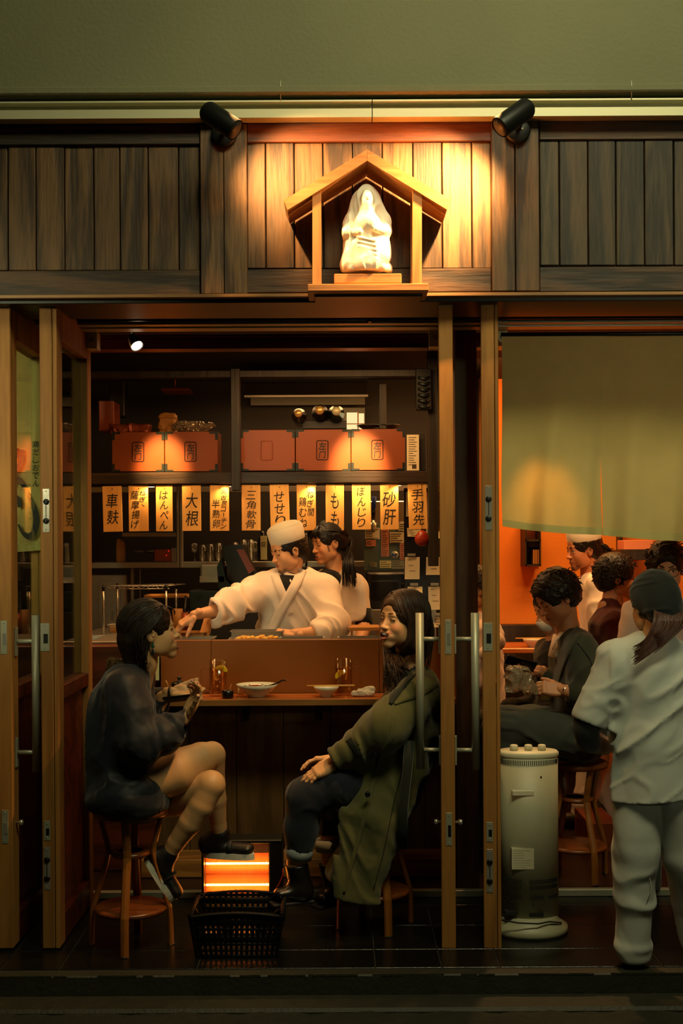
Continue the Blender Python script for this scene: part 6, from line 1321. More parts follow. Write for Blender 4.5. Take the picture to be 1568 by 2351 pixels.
for i, (a, b, c, d) in enumerate(spec):
    t = thing('shelf_box', 'orange-brown iron-cornered box with %s, %s' % ('faint shop stamp' if i == 2 else 'dark shop stamp', ['far left on the shelf', 'second from the left on the shelf', 'next right of the shelf post', 'middle one of the right three', 'far right on the shelf'][i]), 'box', P((a + b) / 2, d, YB_ + .1), 'stamped boxes on the overhead shelf')
    q = MB(); q.pbox(a, b, c, d - .5, YB_, YB_ + .2, .002); part('box_body', q, 'box_orange', t)
    q = MB(); mx = (a + b) / 2 - (2 if i else 0); w_, h_ = 13, 22; my = (c + d) / 2
    for k in range(28):    # rounded frame
        pass
    fr = []
    for cx_, cy_, a0 in ((mx + w_ - 4, my - h_ + 4, 0), (mx - w_ + 4, my - h_ + 4, 90), (mx - w_ + 4, my + h_ - 4, 180), (mx + w_ - 4, my + h_ - 4, 270)):
        for k in range(5): an = math.radians(a0 + k * 22.5); fr.append(P(cx_ + 4 * math.cos(an), cy_ - 4 * math.sin(an), YB_ - .001))
    fr.append(fr[0]); q.tube(fr, .0028, 4, cap=False)
    add_text(q, '左', P(mx, my - 9.5, YB_ - .0006), .046, .046, .03, .0006, slant=.1); add_text(q, '门', P(mx, my + 10, YB_ - .0006), .040, .042, .03, .0006, slant=.05); part('stamp', q, 'brand_ink' if i != 2 else 'copper', t)
    for cx_, cy_, sx, sy in ((a, c, 1, 1), (b, c, -1, 1), (a, d, 1, -1), (b, d, -1, -1)):
        q = MB(); q.pbox(min(cx_, cx_ + sx * 19), max(cx_, cx_ + sx * 19), min(cy_, cy_ + sy * 4.5), max(cy_, cy_ + sy * 4.5), YB_ - .003, YB_ + .002); q.pbox(min(cx_, cx_ + sx * 6), max(cx_, cx_ + sx * 6), min(cy_, cy_ + sy * 18), max(cy_, cy_ + sy * 18), YB_ - .0035, YB_ + .002)
        part('corner_fitting', q, 'iron', t)
boards = [(235, 279, 1116, 1221, [('車麸', .5, .14, .86, .62)], 2), (295, 340, 1115, 1220, [('薩摩揚げ', .34, .10, .95, .42), ('ねぎ丶', .72, .10, .50, .34)], 0), (358, 396, 1115, 1220, [('はんぺん', .48, .10, .97, .50)], 1), (418, 461, 1114, 1219, [('大根', .52, .14, .92, .68)], 3),
 (482, 526, 1114, 1219, [('名古屋コーチン', .72, .08, .96, .30), ('半熟卵', .32, .30, .95, .40)], 4), (555, 598, 1113, 1218, [('三角軟骨', .5, .12, .97, .54)], 5), (619, 663, 1112, 1217, [('せせり', .50, .14, .92, .54)], 6), (681, 725, 1112, 1218, [('ねぎ間', .72, .12, .70, .36), ('鶏むね', .32, .26, .95, .40)], 7),
 (748, 790, 1112, 1218, [('もも', .5, .16, .95, .44)], 8), (808, 851, 1111, 1216, [('ぼんじり', .5, .05, .96, .44)], 9), (873, 915, 1111, 1216, [('砂肝', .5, .14, .92, .72)], 10), (936, 979, 1110, 1215, [('手羽先', .5, .10, .93, .62)], 11), (993, 1012, 1114, 1220, [('焼鳥', .6, .10, .9, .5)], 12)]
where = ['far left of the row, large characters', 'second from the left, two columns of writing', 'third from the left, four cursive signs', 'fourth from the left, two large characters', 'fifth from the left, two columns', 'first right of the shelf post, four characters', 'just left of and above the chef\'s cap, three signs', 'right behind the chef\'s cap, two columns', 'above the young woman, two rounded signs', 'left of the beer tap, four cursive signs', 'right of the beer tap, two characters', 'above the red gourd, three characters', 'darkest one, at the right end by the door']
for i, (a, b, c, d, cols, k) in enumerate(boards):
    Yb = 7.015; tilt = [-.02, -.008, .0, -.004, .002, .0, -.022, -.006, .004, -.006, -.002, -.03, 0][i]; t = thing('menu_board', 'hanging wooden menu board, ' + where[k], 'menu board', P((a + b) / 2, c, Yb), 'hanging wooden menu boards')
    cen = P((a + b) / 2, c, Yb); Rm = Matrix.Translation(cen) @ Matrix.Rotation(tilt, 4, 'Y') @ Matrix.Translation(-cen)
    q = MB(); q.pbox(a, b, c, d, Yb, Yb + .012, .0012); q.xform(Rm); part('board', q, 'board_wood', t)
    q = MB()
    for txt, xf, y0, y1, wf in cols:
        n = len(txt); hh = (d - c) * (y1 - y0) / n
        for j, ch in enumerate(txt):
            cc = P(a + (b - a) * xf + ((j * 7) % 3 - 1) * .8, c + (d - c) * y0 + hh * (j + .5), Yb - .0004); wpx = (b - a) * wf; s = Yb / FPX
            if ch == 'ー': add_text(q, '丨', cc, .004, hh * .7 * s, .01, .0005)
            elif ch == '丶': add_text(q, ch, cc, wpx * .4 * s, hh * .4 * s, .01, .0005)
            else: add_text(q, ch, cc, wpx * s, hh * .86 * s, .004, .0005, slant=.14)
    q.xform(Rm); part('lettering', q, 'ink', t)
    q = MB(); q.tube([P((a + b) / 2 + 1, c + 8, Yb - .003), P((a + b) / 2, c - 3, Yb + .01)], .0016, 5); part('string', q, 'black_plastic', t)
# things lying on the shelf behind the boxes
for i, (px, py, r, mt, mc) in enumerate(((687, 956, 17, 'bottle_brown', 'cap_gold'), (735, 949, 19, 'black_plastic', 'cap_gold'), (772, 951, 19, 'bottle_green', 'gutter_metal'))):
    c = P(px, py, 7.26); s = 7.26 / FPX; t = thing('sake_bottle', 'large bottle lying end-on behind the stamped boxes, %s of three' % ['left, brown', 'middle, black', 'right, green'][i], 'bottle', c, 'bottles lying above the stamped boxes')
    q = MB(); q.lathe([(r * .45 * s, -.16), (r * .5 * s, -.10), (r * s, -.03), (r * s, .20), (0, .2)], c, 24, 'y'); part('glass_body', q, mt, t); q = MB(); q.lathe([(0, -.175), (r * .45 * s, -.174), (r * .52 * s, -.165), (r * .52 * s, -.14)], c, 20, 'y'); part('cap', q, mc, t)
q = MB(); q.pbox(694, 796, 966, 984, 7.26, 7.5, .002); solo('bottle_crate', q, 'black_plastic', 'dark crate on the shelf below the three lying bottles', 'crate', P(745, 984, 7.3))
t = thing('lantern_sign', 'small square glowing white lamp at the right of the lying bottles', 'lamp', P(812, 985, 7.3)); q = MB(); q.pbox(796, 821, 947, 985, 7.26, 7.30, .002); q.pbox(823, 836, 949, 985, 7.28, 7.30, .002); part('shade', q, 'sign_glow', t); q = MB(); q.pbox(820.5, 823.5, 946, 985, 7.25, 7.3); q.pbox(795, 837, 972, 974, 7.252, 7.258); part('frame', q, 'wicker', t)
for i, (px, w_, h_, lab) in enumerate(((385, 24, 34, 'rumpled paper bag behind the left stamped boxes'), (300, 60, 14, 'folded brown cloth on the shelf above the far left box'))):
    c = P(px, 992 - h_ * .5, 7.32); s = 7.3 / FPX; f = Field(c - Vector((w_ * s, .08, h_ * s)), c + Vector((w_ * s, .08, h_ * s)), .004); f.box(c, (w_ * s * .75, .05, h_ * s * .7), rd=.01); f.noise(.008, 24, ridged=True); V_, F_, C_ = f.mesh(); tag(finish('paper_bag', V_, F_, 'copper' if i else 'wicker', None, c), lab, 'bag' if not i else 'cloth')
c = P(445, 980, 7.28); f = Field(c - Vector((.16, .09, .05)), c + Vector((.16, .09, .06)), .004); f.ell(c, (.12, .06, .022), k=0); f.ell(c + Vector((-.05, 0, .015)), (.05, .04, .02), k=.01); f.noise(.014, 30, ridged=True); V_, F_, C_ = f.mesh(); tag(finish('plastic_film', V_, F_, 'film', None, c - Vector((0, 0, .03))), 'crinkled clear plastic wrapping glinting above the left boxes', 'plastic wrap')
for i, (px, w_) in enumerate(((845, 28), (890, 30))):
    c = P(px, 978, 7.26); q = MB(); s = 7.2 / FPX; q.lathe([(0, .0), (w_ * .4 * s, 0), (w_ * s, .022), (w_ * s * .96, .024), (w_ * .4 * s, .006), (0, .004)], c - Vector((0, 0, .02)), 24); solo('stacked_dish', q, 'pot_black', 'dark glazed dish on the shelf, %s' % ('nearest the glowing lamp' if i == 0 else 'nearest the paper notice'), 'dish', c)
q = MB(); q.pbox(934, 962, 998, 1080, 7.03, 7.035); nt_ = thing('paper_notice', 'white printed notice standing right of the far right stamped box', 'notice', P(948, 1080, 7.03)); part('sheet', q, 'paper', nt_)
q = MB(); [q.pbox(938, 938 + rng.uniform(10, 20), 1004 + k * 5.2, 1005.4 + k * 5.2, 7.0292, 7.03) for k in range(13)]; q.pbox(946, 956, 1066, 1076, 7.029, 7.03); part('print', q, 'paper_ink', nt_)
q = MB(); q.pbox(963, 978, 997, 1081, 7.07, 7.25, .003); solo('cardboard_file', q, 'dark_post', 'dark box file between the paper notice and the right shelf post', 'box', P(973, 1081, 7.1))
# louvred vent, ceiling spot, left speaker
t = thing('louvre_vent', 'dark louvred air vent hanging at the upper right of the kitchen', 'vent', P(972, 845, 6.9)); q = MB(); q.pbox(955, 990, 846, 940, 6.92, 7.0, .003); part('housing', q, 'black_metal', t)
for k in range(6): q = MB(); a = P(959, 866 + k * 13, 6.915); b = P(987, 866 + k * 13, 6.915); m_ = (a + b) / 2 + Vector((0, -.02, -.012)); q.tube([a, m_, b], [(.008, .0012)] * 3, 6, flat=(0, 0, 1)); part('louvre', q, 'iron', t)
t = thing('ceiling_spot', 'small lit ceiling spotlight at the upper left of the kitchen', 'spotlight', P(316, 780, 5.85)); c = P(315, 795, 5.85); q = MB(); dr = Vector((.35, -.35, -.55)).normalized(); q.tube([c - dr * .07, c - dr * .02, c], [.018, .03, .032], 18, cap=False); q.tube([c - dr * .07, Vector((c.x - .03, c.y, 2.80))], .006, 8); part('lamp_head', q, 'black_metal', t); q = MB(); q.tube([c - dr * .006, c - dr * .003], .028, 18); part('bulb_face', q, 'lamp_glow', t)
q = MB(); q.pbox(250, 285, 875, 955, 7.6, 7.75, .004); solo('wall_speaker', q, 'black_plastic', 'dark speaker box high on the left of the kitchen', 'speaker', P(267, 955, 7.7))
q = MB(); q.pbox(226, 262, 920, 990, 7.4, 7.6, .004); solo('carton', q, 'copper', 'dark brown carton beside the far left stamped box', 'box', P(244, 990, 7.5))
# kitchen hood and pale ceiling bays
t = thing('extractor_hood', 'low steel extractor hood behind the overhead shelf', 'hood', P(700, 900, 7.8)); q = MB(); q.pbox(555, 845, 868, 880, 7.5, 8.1, .003); part('canopy', q, 'dark_wall', t); q = MB(); q.pbox(575, 838, 908, 930, 8.2, 8.24, .002); q.pbox(765, 838, 936, 985, 8.2, 8.24, .002); part('wall_sheet', q, 'hood_grey', t)
q = MB(); q.pbox(370, 434, 891, 897, 7.9, 8.1, .002); q.tube([P(402, 891, 8.0), Vector((P(402, 891, 8.0).x, 8.0, 2.80))], .006, 6); solo('strip_lamp_cover', q, 'copper', 'faint brown lamp cover under the kitchen ceiling, above the left boxes', 'lamp cover', P(402, 897, 8.0))
# ================================================================ kitchen back
YK_ = 7.75
t = thing('steel_shelving', 'steel wall shelving with upright posts across the back of the kitchen', 'shelving', P(500, 1303, YK_))
for a, b, c, d, Y0, Y1, nm in ((200, 850, 1290, 1303, 7.6, 7.95, 'shelf_plate'), (405, 411, 1110, 1303, 7.58, 7.62, 'post'), (413, 419, 1110, 1303, 7.58, 7.62, 'post'), (280, 405, 1223, 1232, 7.6, 7.9, 'upper_plate'), (300, 307, 1305, 1470, 7.7, 7.74, 'post'), (320, 323, 1305, 1400, 7.7, 7.72, 'rod'), (700, 706, 1225, 1303, 7.6, 7.64, 'post')):
    q = MB(); q.pbox(a, b, c, d, Y0, Y1, .002); part(nm, q, 'steel', t)
q = MB(); q.pbox(196, 985, 1116, 1129, 7.9, 7.94, .002); part('top_rail', q, 'steel', t)
c = P(274, 1260, 7.68); t = thing('tape_roll', 'tall roll of shiny brown tape standing on the left end of the steel shelf', 'tape', c); q = MB()
for k, r in enumerate((.082, .074, .066)): q.lathe([(r - .010, -.014 + .0 * k), (r, -.014), (r, .014), (r - .010, .014), (r - .010, -.014)], c + Vector((k * .010, 0, -.02)), 28, 'x', sx=.45)
part('roll', q, 'wicker', t)
t = thing('warming_box', 'copper-coloured glass-fronted box with red indicator lights on the steel shelf', 'appliance', P(376, 1289, 7.7)); q = MB(); q.pbox(354, 395, 1261, 1289, 7.62, 7.8, .003); part('body', q, 'copper', t); q = MB(); q.pbox(394, 401, 1258, 1289, 7.6, 7.66, .002); part('frame', q, 'steel', t); q = MB(); [q.ball(P(a, b, 7.618), .003, 8) for a, b in ((387, 1265), (382, 1275))]; part('indicator_light', q, 'red_led', t)
for k, (px, r) in enumerate(((318, 7), (344, 7))): c = P(px, 1270, 7.75); q = MB(); q.lathe([(0, 0), (.02, 0), (.034, .01), (.034, .016), (.03, .016), (.016, .004)], c, 18); solo('steel_saucer', q, 'steel', 'small steel saucer in the dark left bay of the shelf, %s one' % ['left', 'right'][k], 'saucer', c)
def glass(px, py, h, r, Y, kind, lab):
    c = P(px, py, Y); s = Y / FPX; h *= s; r *= s; t = thing('drinking_glass', lab, 'glass', c, 'glasses on the steel shelf'); q = MB()
    if kind == 'wine': q.lathe([(r * .8, .001), (r * .8, .003), (.003, .006), (.003, h * .45), (r * .8, h * .6), (r, h * .8), (r * .8, h), (r * .76, h), (r * .95, h * .8), (r * .7, h * .62), (0, h * .5)], c, 20)
    else: q.lathe([(0, .001), (r * .85, .001), (r, h), (r * .94, h), (r * .80, .006), (0, .006)], c, 20)
    part('glass_body', q, 'clear_glass', t)
for k, (px, h, r, kd) in enumerate(((447, 42, 9, 'wine'), (466, 38, 9, 't'), (484, 40, 9, 't'), (503, 42, 9, 't'), (540, 44, 9, 't'), (560, 50, 9, 't'), (577, 50, 9, 't'), (586, 46, 9, 'wine'))): glass(px, 1289, h, r, 7.72, kd, 'clear %s glass on the steel shelf, %s' % ('stemmed' if kd == 'wine' else 'straight', ['leftmost of the row', 'second from the left', 'third from the left', 'fourth from the left', 'just right of the till screen', 'second right of the till screen', 'behind the last stemmed one', 'last one before the yellow label'][k]))
t = thing('labelled_bottle', 'black bottle with a yellow handwritten label, left of the chef\'s face', 'bottle', P(604, 1290, 7.6)); c = P(603, 1288.5, 7.66); q = MB(); q.lathe([(0, 0), (.032, 0), (.034, .01), (.034, .12), (.014, .16), (.014, .19), (0, .19)], c, 22); part('glass_body', q, 'pot_black', t); q = MB(); q.pbox(598, 613, 1230, 1285, 7.618, 7.626); part('label', q, 'cream_card', t); q = MB(); add_text(q, '酒', P(605, 1250, 7.6175), .03, .03, .02, .0005); part('lettering', q, 'ink', t)
# till: screen, printer, box
t = thing('till', 'dark touch-screen till turned sideways with a steel receipt printer beside it', 'till', P(500, 1400, 7.3))
A = lambda x, y, Y: P(x, y, Y)
q = MB(); pf = [(513, 1262), (520, 1252), (556, 1250), (582, 1305), (600, 1352), (560, 1372), (530, 1320)]
pr = [(P(x, y, 7.3).x, P(x, y, 7.3).z) for x, y in pf][::-1]; q.prism(pr, 7.22, 7.46); part('screen_housing', q, 'black_plastic', t)
q = MB(); pr = [(P(x, y, 7.2).x, P(x, y, 7.2).z) for x, y in ((543, 1262), (559, 1261), (584, 1308), (572, 1318))][::-1]; q.prism(pr, 7.20, 7.218); part('screen', q, 'screen_dim', t)
q = MB(); pr = [(P(x, y, 7.3).x, P(x, y, 7.3).z) for x, y in ((510, 1280), (520, 1330), (560, 1370), (540, 1375), (505, 1360), (500, 1300))][::-1]; q.prism(pr, 7.25, 7.4); part('stand', q, 'iron', t)
q = MB(); q.pbox(460, 515, 1296, 1336, 7.26, 7.5, .01); q2 = part('printer', q, 'steel', t); q = MB(); q.pbox(458, 516, 1322, 1338, 7.25, 7.27, .004); part('paper_slot', q, 'chrome', q2)
q = MB(); q.pbox(434, 540, 1356, 1400, 7.2, 7.5, .004); part('cash_box', q, 'iron', t)
for k in range(6): q = MB(); c = P(446 + (k % 3) * 6 + (k // 3) * 12 , 1366 + (k % 2) * 8, 7.198); q.box(c.x - .005, c.x + .005, 7.194, 7.2, c.z - .005, c.z + .005); part('button', q, 'black_plastic', t)
q = MB(); q.box(P(430, 1400, 7.2).x, P(620, 1400, 7.2).x, 7.15, 7.6, 1.0, PZ(1401, 7.2), .004); q.box(P(430, 1400, 7.2).x, P(620, 1400, 7.2).x, 7.2, 7.55, .03, 1.0); solo('back_counter', q, 'dark_wall', 'dark counter carrying the till', 'counter', (P(520, 1400, 7.2).x, 7.4, .03))
q = MB(); q.box(P(200, 1470, 7.2).x, P(425, 1470, 7.2).x, 6.95, 7.6, .03, PZ(1455, 6.95), .004); solo('prep_cabinet', q, 'steel', 'low steel preparation cabinet under the wire rack', 'cabinet', (P(310, 1470, 7.2).x, 7.2, .03)); ZP = PZ(1455, 6.95)
# steel fridge door
t = thing('steel_fridge', 'upright steel fridge with recessed door panel at the far left of the kitchen', 'fridge', P(255, 1455, 7.62)); q = MB(); q.pbox(190, 290, 1320, 1452, 7.64, 7.95, .004); part('cabinet', q, 'steel', t); q = MB(); q.pbox(226, 277, 1334, 1446, 7.632, 7.64, .003); d_ = part('door', q, 'steel', t); q = MB(); q.pbox(281, 285, 1340, 1440, 7.615, 7.638, .002); part('handle', q, 'chrome', d_)
# wire rack
t = thing('wire_rack', 'chrome wire rack with truss edges standing on the preparation cabinet', 'rack', P(320, 1455, 7.05))
for a, Yr in ((238, 6.98), (382, 6.98), (270, 7.3), (405, 7.3)):
    b_ = P(a, 1440, Yr); q = MB(); z1 = PZ(1345, 6.98) ; q.tube([(b_.x, Yr, ZP), (b_.x, Yr, z1 + .01)], .006, 10); pl = part('post', q, 'chrome', t); q = MB(); q.tube([(b_.x, Yr, z1 - .02), (b_.x, Yr, z1 + .012)], .009, 12); part('clip', q, 'black_metal', pl)
for zz, nm in ((PZ(1343, 6.98), 'upper_tier'), (PZ(1432, 6.98), 'lower_tier')):
    xa = P(238, 1, 6.98).x; xb = P(382, 1, 6.98).x; q = MB()
    for dz in (0, -.016): q.tube([(xa, 6.98, zz + dz), (xb, 6.98, zz + dz)], .0022, 6)
    for k in range(13): x0 = xa + (xb - xa) * k / 13; x1 = xa + (xb - xa) * (k + 1) / 13; q.tube([(x0, 6.98, zz - (.016 if k % 2 else 0)), (x1, 6.98, zz - (0 if k % 2 else .016))], .0015, 5)
    for k in range(19): x0 = xa + (xb - xa) * k / 18; q.tube([(x0, 6.98, zz), (x0 + .05, 7.3, zz)], .0016, 5)
    q.tube([(xa + .05, 7.3, zz), (xb + .05, 7.3, zz)], .0022, 6); part(nm, q, 'chrome', t)
q = MB(); q.lathe([(0, 0), (.05, .0), (.05, .045), (.046, .045), (.046, .004), (0, .004)], P(272, 1453, 7.2), 20); solo('steel_tub', q, 'wicker', 'small round tub beside the wire rack post', 'tub', P(272, 1453, 7.2))
q = MB(); q.pbox(255, 285, 1402, 1425, 7.12, 7.2, .003); solo('glass_box', q, 'clear_glass', 'clear lidded box on the lower tier of the wire rack', 'box', P(270, 1425, 7.15))
q = MB(); q.pbox(330, 437, 1366, 1373, 7.35, 7.6, .003); solo('cutting_board', q, 'wicker', 'pale wooden board lying behind the wire rack', 'board', P(383, 1373, 7.4))
for k, (px, r, h, m_) in enumerate(((408, .028, .14, 'wicker'), (424, .022, .12, 'copper'))): c = Vector((PX(px, 7.1, 1450), 7.1, ZP)); q = MB(); q.lathe([(0, 0), (r, 0), (r * 1.1, h), (r, h), (r * .9, .005), (0, .005)], c, 20); solo('utensil_pot', q, m_, 'tall utensil pot by the chef\'s hand, %s one' % ['pale left', 'darker right'][k], 'pot', c)
q = MB(); q.tube([P(421, 1440, 7.1), P(427, 1368, 7.14)], [.006, .009], 10); solo('steel_rod', q, 'black_plastic', 'black handle standing in the darker utensil pot', 'utensil', P(421, 1440, 7.1))
# right side of the kitchen: tap, note board, oven, order rail
t = thing('beer_tap', 'chrome beer tap with a blue-topped lever behind the menu boards', 'tap', P(856, 1212, 7.5)); c = P(857, 1200, 7.5); q = MB(); q.tube([c, c + Vector((0, 0, -.05))], [.022, .016], 16); q.tube([c + Vector((0, .02, .01)), c + Vector((0, -.05, .005)), c + Vector((0, -.06, -.04))], .010, 12); part('spout', q, 'chrome', t); q = MB(); q.tube([c + Vector((0, 0, .0)), P(858, 1166, 7.46)], [.008, .014], 12); part('lever', q, 'pot_black', t); q = MB(); q.tube([P(858, 1168, 7.46), P(859, 1140, 7.45)], [.013, .015], 12); part('lever_top', q, 'blue_ink', t)
q = MB(); q.pbox(824, 932, 1150, 1200, 7.62, 7.8, .006); solo('tap_tower', q, 'film', 'shiny yellowish beer dispenser block behind the tap', 'dispenser', P(878, 1200, 7.7))
t = thing('note_board', 'blue-grey board covered with pinned notes at the right of the kitchen', 'notice board', P(882, 1310, 7.5)); q = MB(); q.pbox(836, 930, 1202, 1310, 7.5, 7.52, .002); part('board', q, 'teal_board', t)
notes = [(838, 872, 1212, 1238, 'paper'), (840, 863, 1240, 1254, 'pink_paper'), (875, 893, 1216, 1278, 'pink_paper'), (895, 930, 1222, 1247, 'paper'), (872, 898, 1287, 1304, 'cream_card'), (918, 932, 1248, 1285, 'pink_paper'), (899, 932, 1287, 1306, 'alu'), (850, 866, 1291, 1302, 'alu'), (915, 932, 1200, 1220, 'paper')]
for a, b, c, d, m_ in notes:
    q = MB(); q.pbox(a, b, c, d, 7.494, 7.499); n_ = part('note', q, m_, t); q = MB()
    for k in range(max(2, int((d - c) / 5))): y = c + 3 + k * 5; q.pbox(a + 2, a + 2 + (b - a - 4) * rng.uniform(.5, 1), y, y + 1.2, 7.4925, 7.494)
    part('writing', q, 'paper_ink', n_)
q = MB(); q.lathe([(0, -.002), (.024, -.002), (.024, .002)], P(906, 1274, 7.492), 24, 'y'); n_ = part('round_sticker', q, 'alu', t); q = MB(); pr = [(P(x, y, 7.4).x, P(x, y, 7.4).z) for x, y in ((898, 1279), (902, 1269), (906, 1273), (914, 1269), (910, 1279), (906, 1275))]; q.prism(pr[::-1], 7.486, 7.4885); q.xform(Matrix.Translation((0.0, 0.0, 0.0))); part('sticker_mark', q, 'blue_ink', n_)
t = thing('oven', 'black counter-top oven with a dark door below the note board', 'oven', P(886, 1400, 7.35)); q = MB(); q.pbox(842, 930, 1314, 1398, 7.36, 7.7, .006); part('housing', q, 'black_plastic', t); q = MB(); q.pbox(852, 916, 1334, 1376, 7.352, 7.36, .002); d_ = part('door', q, 'pot_black', t); q = MB(); q.pbox(848, 928, 1316, 1319, 7.335, 7.35, .001); part('handle', q, 'steel', d_)
for k in range(2): q = MB(); q.lathe([(0, -.016), (.009, -.015), (.011, 0)], P(924, 1342 + k * 14, 7.36), 14, 'y'); part('knob', q, 'black_metal', t)
q = MB(); q.box(PX(838, 7.3), PX(1000, 7.3), 7.28, 7.72, .03, PZ(1400, 7.28), .004); solo('rear_cabinet', q, 'steel', 'steel cabinet under the black oven', 'cabinet', (PX(900, 7.3), 7.5, .03))
t = thing('order_rail', 'black rack of clipped white order slips at the right edge of the kitchen', 'order rack', P(970, 1410, 7.3)); q = MB(); q.pbox(928, 1040, 1120, 1398, 7.30, 7.33, .002); part('back_panel', q, 'black_plastic', t)
slips = [(932, 965, 1130, 1186), (976, 1010, 1130, 1190), (934, 966, 1212, 1232), (978, 1012, 1212, 1236), (930, 964, 1279, 1330), (979, 1012, 1279, 1320), (936, 970, 1347, 1364), (983, 1012, 1347, 1400), (992, 1012, 1416, 1440)]
for k, (a, b, c, d) in enumerate(slips):
    q = MB(); x0, x1 = P(a, c, 7.28).x, P(b, c, 7.28).x; z1, z0 = P(a, c, 7.28).z, P(a, d, 7.28).z; cu = rng.uniform(.004, .02)
    q.grid(lambda u, v: (x0 + (x1 - x0) * u + .004 * v * math.sin(k), 7.287 - cu * v * v - .004 * math.sin(u * 3 + k), z1 + (z0 - z1) * v), 6, 8); q.grid(lambda u, v: (x0 + (x1 - x0) * (1 - u) + .004 * v * math.sin(k), 7.288 - cu * v * v - .004 * math.sin((1 - u) * 3 + k), z1 + (z0 - z1) * v), 6, 8); sl_ = part('order_slip', q, 'paper', t)
    q = MB(); q.pbox(a + 6, a + 24, c - 8, c - 2, 7.27, 7.30, .001); part('clip', q, 'alu', sl_); q = MB()
    for j in range(3): q.pbox(a + 6 + j * 2, a + 14 + j * 5, c + 6 + j * (d - c) * .25, c + 7.2 + j * (d - c) * .25, 7.262, 7.264)
    part('writing', q, 'paper_ink', sl_)['kind'] = 'stuff'
c = P(969, 1236, 7.0); f = Field(c - Vector((.07, .06, .07)), c + Vector((.07, .06, .07)), .003); f.ell(c - Vector((0, 0, .006)), (.043, .036, .040), k=0); f.ell(c + Vector((0, 0, .022)), (.024, .024, .024), k=.02); V_, F_, C_ = f.mesh(); gd = thing('hanging_gourd', 'glossy red-orange gourd hanging below the three-character menu board', 'ornament', c + Vector((0, 0, .05))); finish('gourd_body', V_, F_, 'gourd_red', gd); q = MB(); q.tube([c + Vector((0, 0, .04)), Vector((c.x, c.y + .01, PZ(1111, 7.0)))], .0015, 5); part('string', q, 'black_plastic', gd)
# ================================================================ radiant heater and shopping basket on the floor
YH = 5.47; zt_ = PZ(1934, YH); xh0 = PX(466, YH, 2000); xh1 = PX(648, YH, 2000); xg1 = PX(617, YH, 2000)
t = thing('quartz_heater', 'glowing orange quartz heater standing on the floor between the two women', 'heater', ((xh0 + xh1) / 2, YH + .06, 0))
q = MB(); q.box(xh0 - .006, xh0 + .004, YH - .005, YH + .12, .03, zt_ + .01, .003); q.box(xg1, xh1, YH - .005, YH + .12, .03, zt_ + .01, .006); q.box(xh0, xh1, YH - .005, YH + .12, zt_ - .004, zt_ + .014, .004); q.box(xh0, xh1, YH - .005, YH + .12, .02, .05, .004); q.box(xh0, xh1, YH + .105, YH + .125, .03, zt_); part('casing', q, 'black_metal', t)
q = MB(); q.box(xh0 - .01, xh1 + .01, YH - .05, YH + .16, 0, .022, .006); part('base', q, 'black_plastic', t)
q = MB(); q.box(xh0 + .003, xg1, YH + .098, YH + .104, .05, zt_); part('reflector', q, 'reflector', t)
zs_ = [PZ(1983, YH + .03), PZ(2032, YH + .03), PZ(2032, YH + .03) - .095]
for z in zs_:
    q = MB(); n = 14; R_ = .040
    vs = [(x, YH + .045 + .040 * math.cos(math.pi * (i / n - .5)), z + .047 * math.sin(math.pi * (i / n - .5))) for x in (xh0 + .004, xg1) for i in range(n + 1)]
    q.add(vs, [(i, i + 1, n + 2 + i, n + 1 + i) for i in range(n)], True); part('reflector', q, 'reflector', t)
    q = MB(); q.tube([(xh0 + .008, YH + .045, z), (xg1 - .002, YH + .045, z)], .0048, 12); part('quartz_tube', q, 'quartz_glow', t)
q = MB(); nx, nz_ = 50, 54; zb_ = .055
for i in range(-nz_ // 2, nx + 4):
    for sgn in (1, -1):
        x0 = xh0 + (xg1 - xh0) * i / nx; z0 = zb_ if sgn > 0 else zt_ - .006; pts = []
        dx = (zt_ - .006 - zb_) * .55; xa_, xb_ = x0, x0 + dx; za_, zb2 = (zb_, zt_ - .006) if sgn > 0 else (zt_ - .006, zb_)
        ta = max(0, (xh0 - xa_) / dx); tb = min(1, (xg1 - xa_) / dx)
        if tb > ta: q.tube([(xa_ + dx * ta, YH + (.0006 * sgn), za_ + (zb2 - za_) * ta), (xa_ + dx * tb, YH + (.0006 * sgn), za_ + (zb2 - za_) * tb)], .00055, 4, cap=False)
g_ = part('wire_grille', q, 'steel', t); g_['kind'] = 'stuff'
light('AREA', 'heater_glow', ((xh0 + xg1) / 2, YH - .012, .2), ((xh0 + xg1) / 2, 4, .2), 3.2, (1, .25, .03), .28, .26).data.energy = 0.3
q = MB(); pts = [P(618, 2058, 5.46), P(628, 2050, 5.44), P(642, 2028, 5.44), P(649, 2008, 5.45), P(650, 1994, 5.46)]; q.tube(pts, .0028, 8); solo('power_cord', q, 'gourd_red', 'thin cord curving up from the right side of the glowing heater', 'cord', pts[0])
bx0, bx1, by0, by1, bh = PX(452, 4.93, 2150), PX(634, 4.93, 2150), 4.93, 5.20, .186
t = thing('shopping_basket', 'black plastic shopping basket with slotted sides on the floor in front of the heater', 'basket', ((bx0 + bx1) / 2, (by0 + by1) / 2, 0))
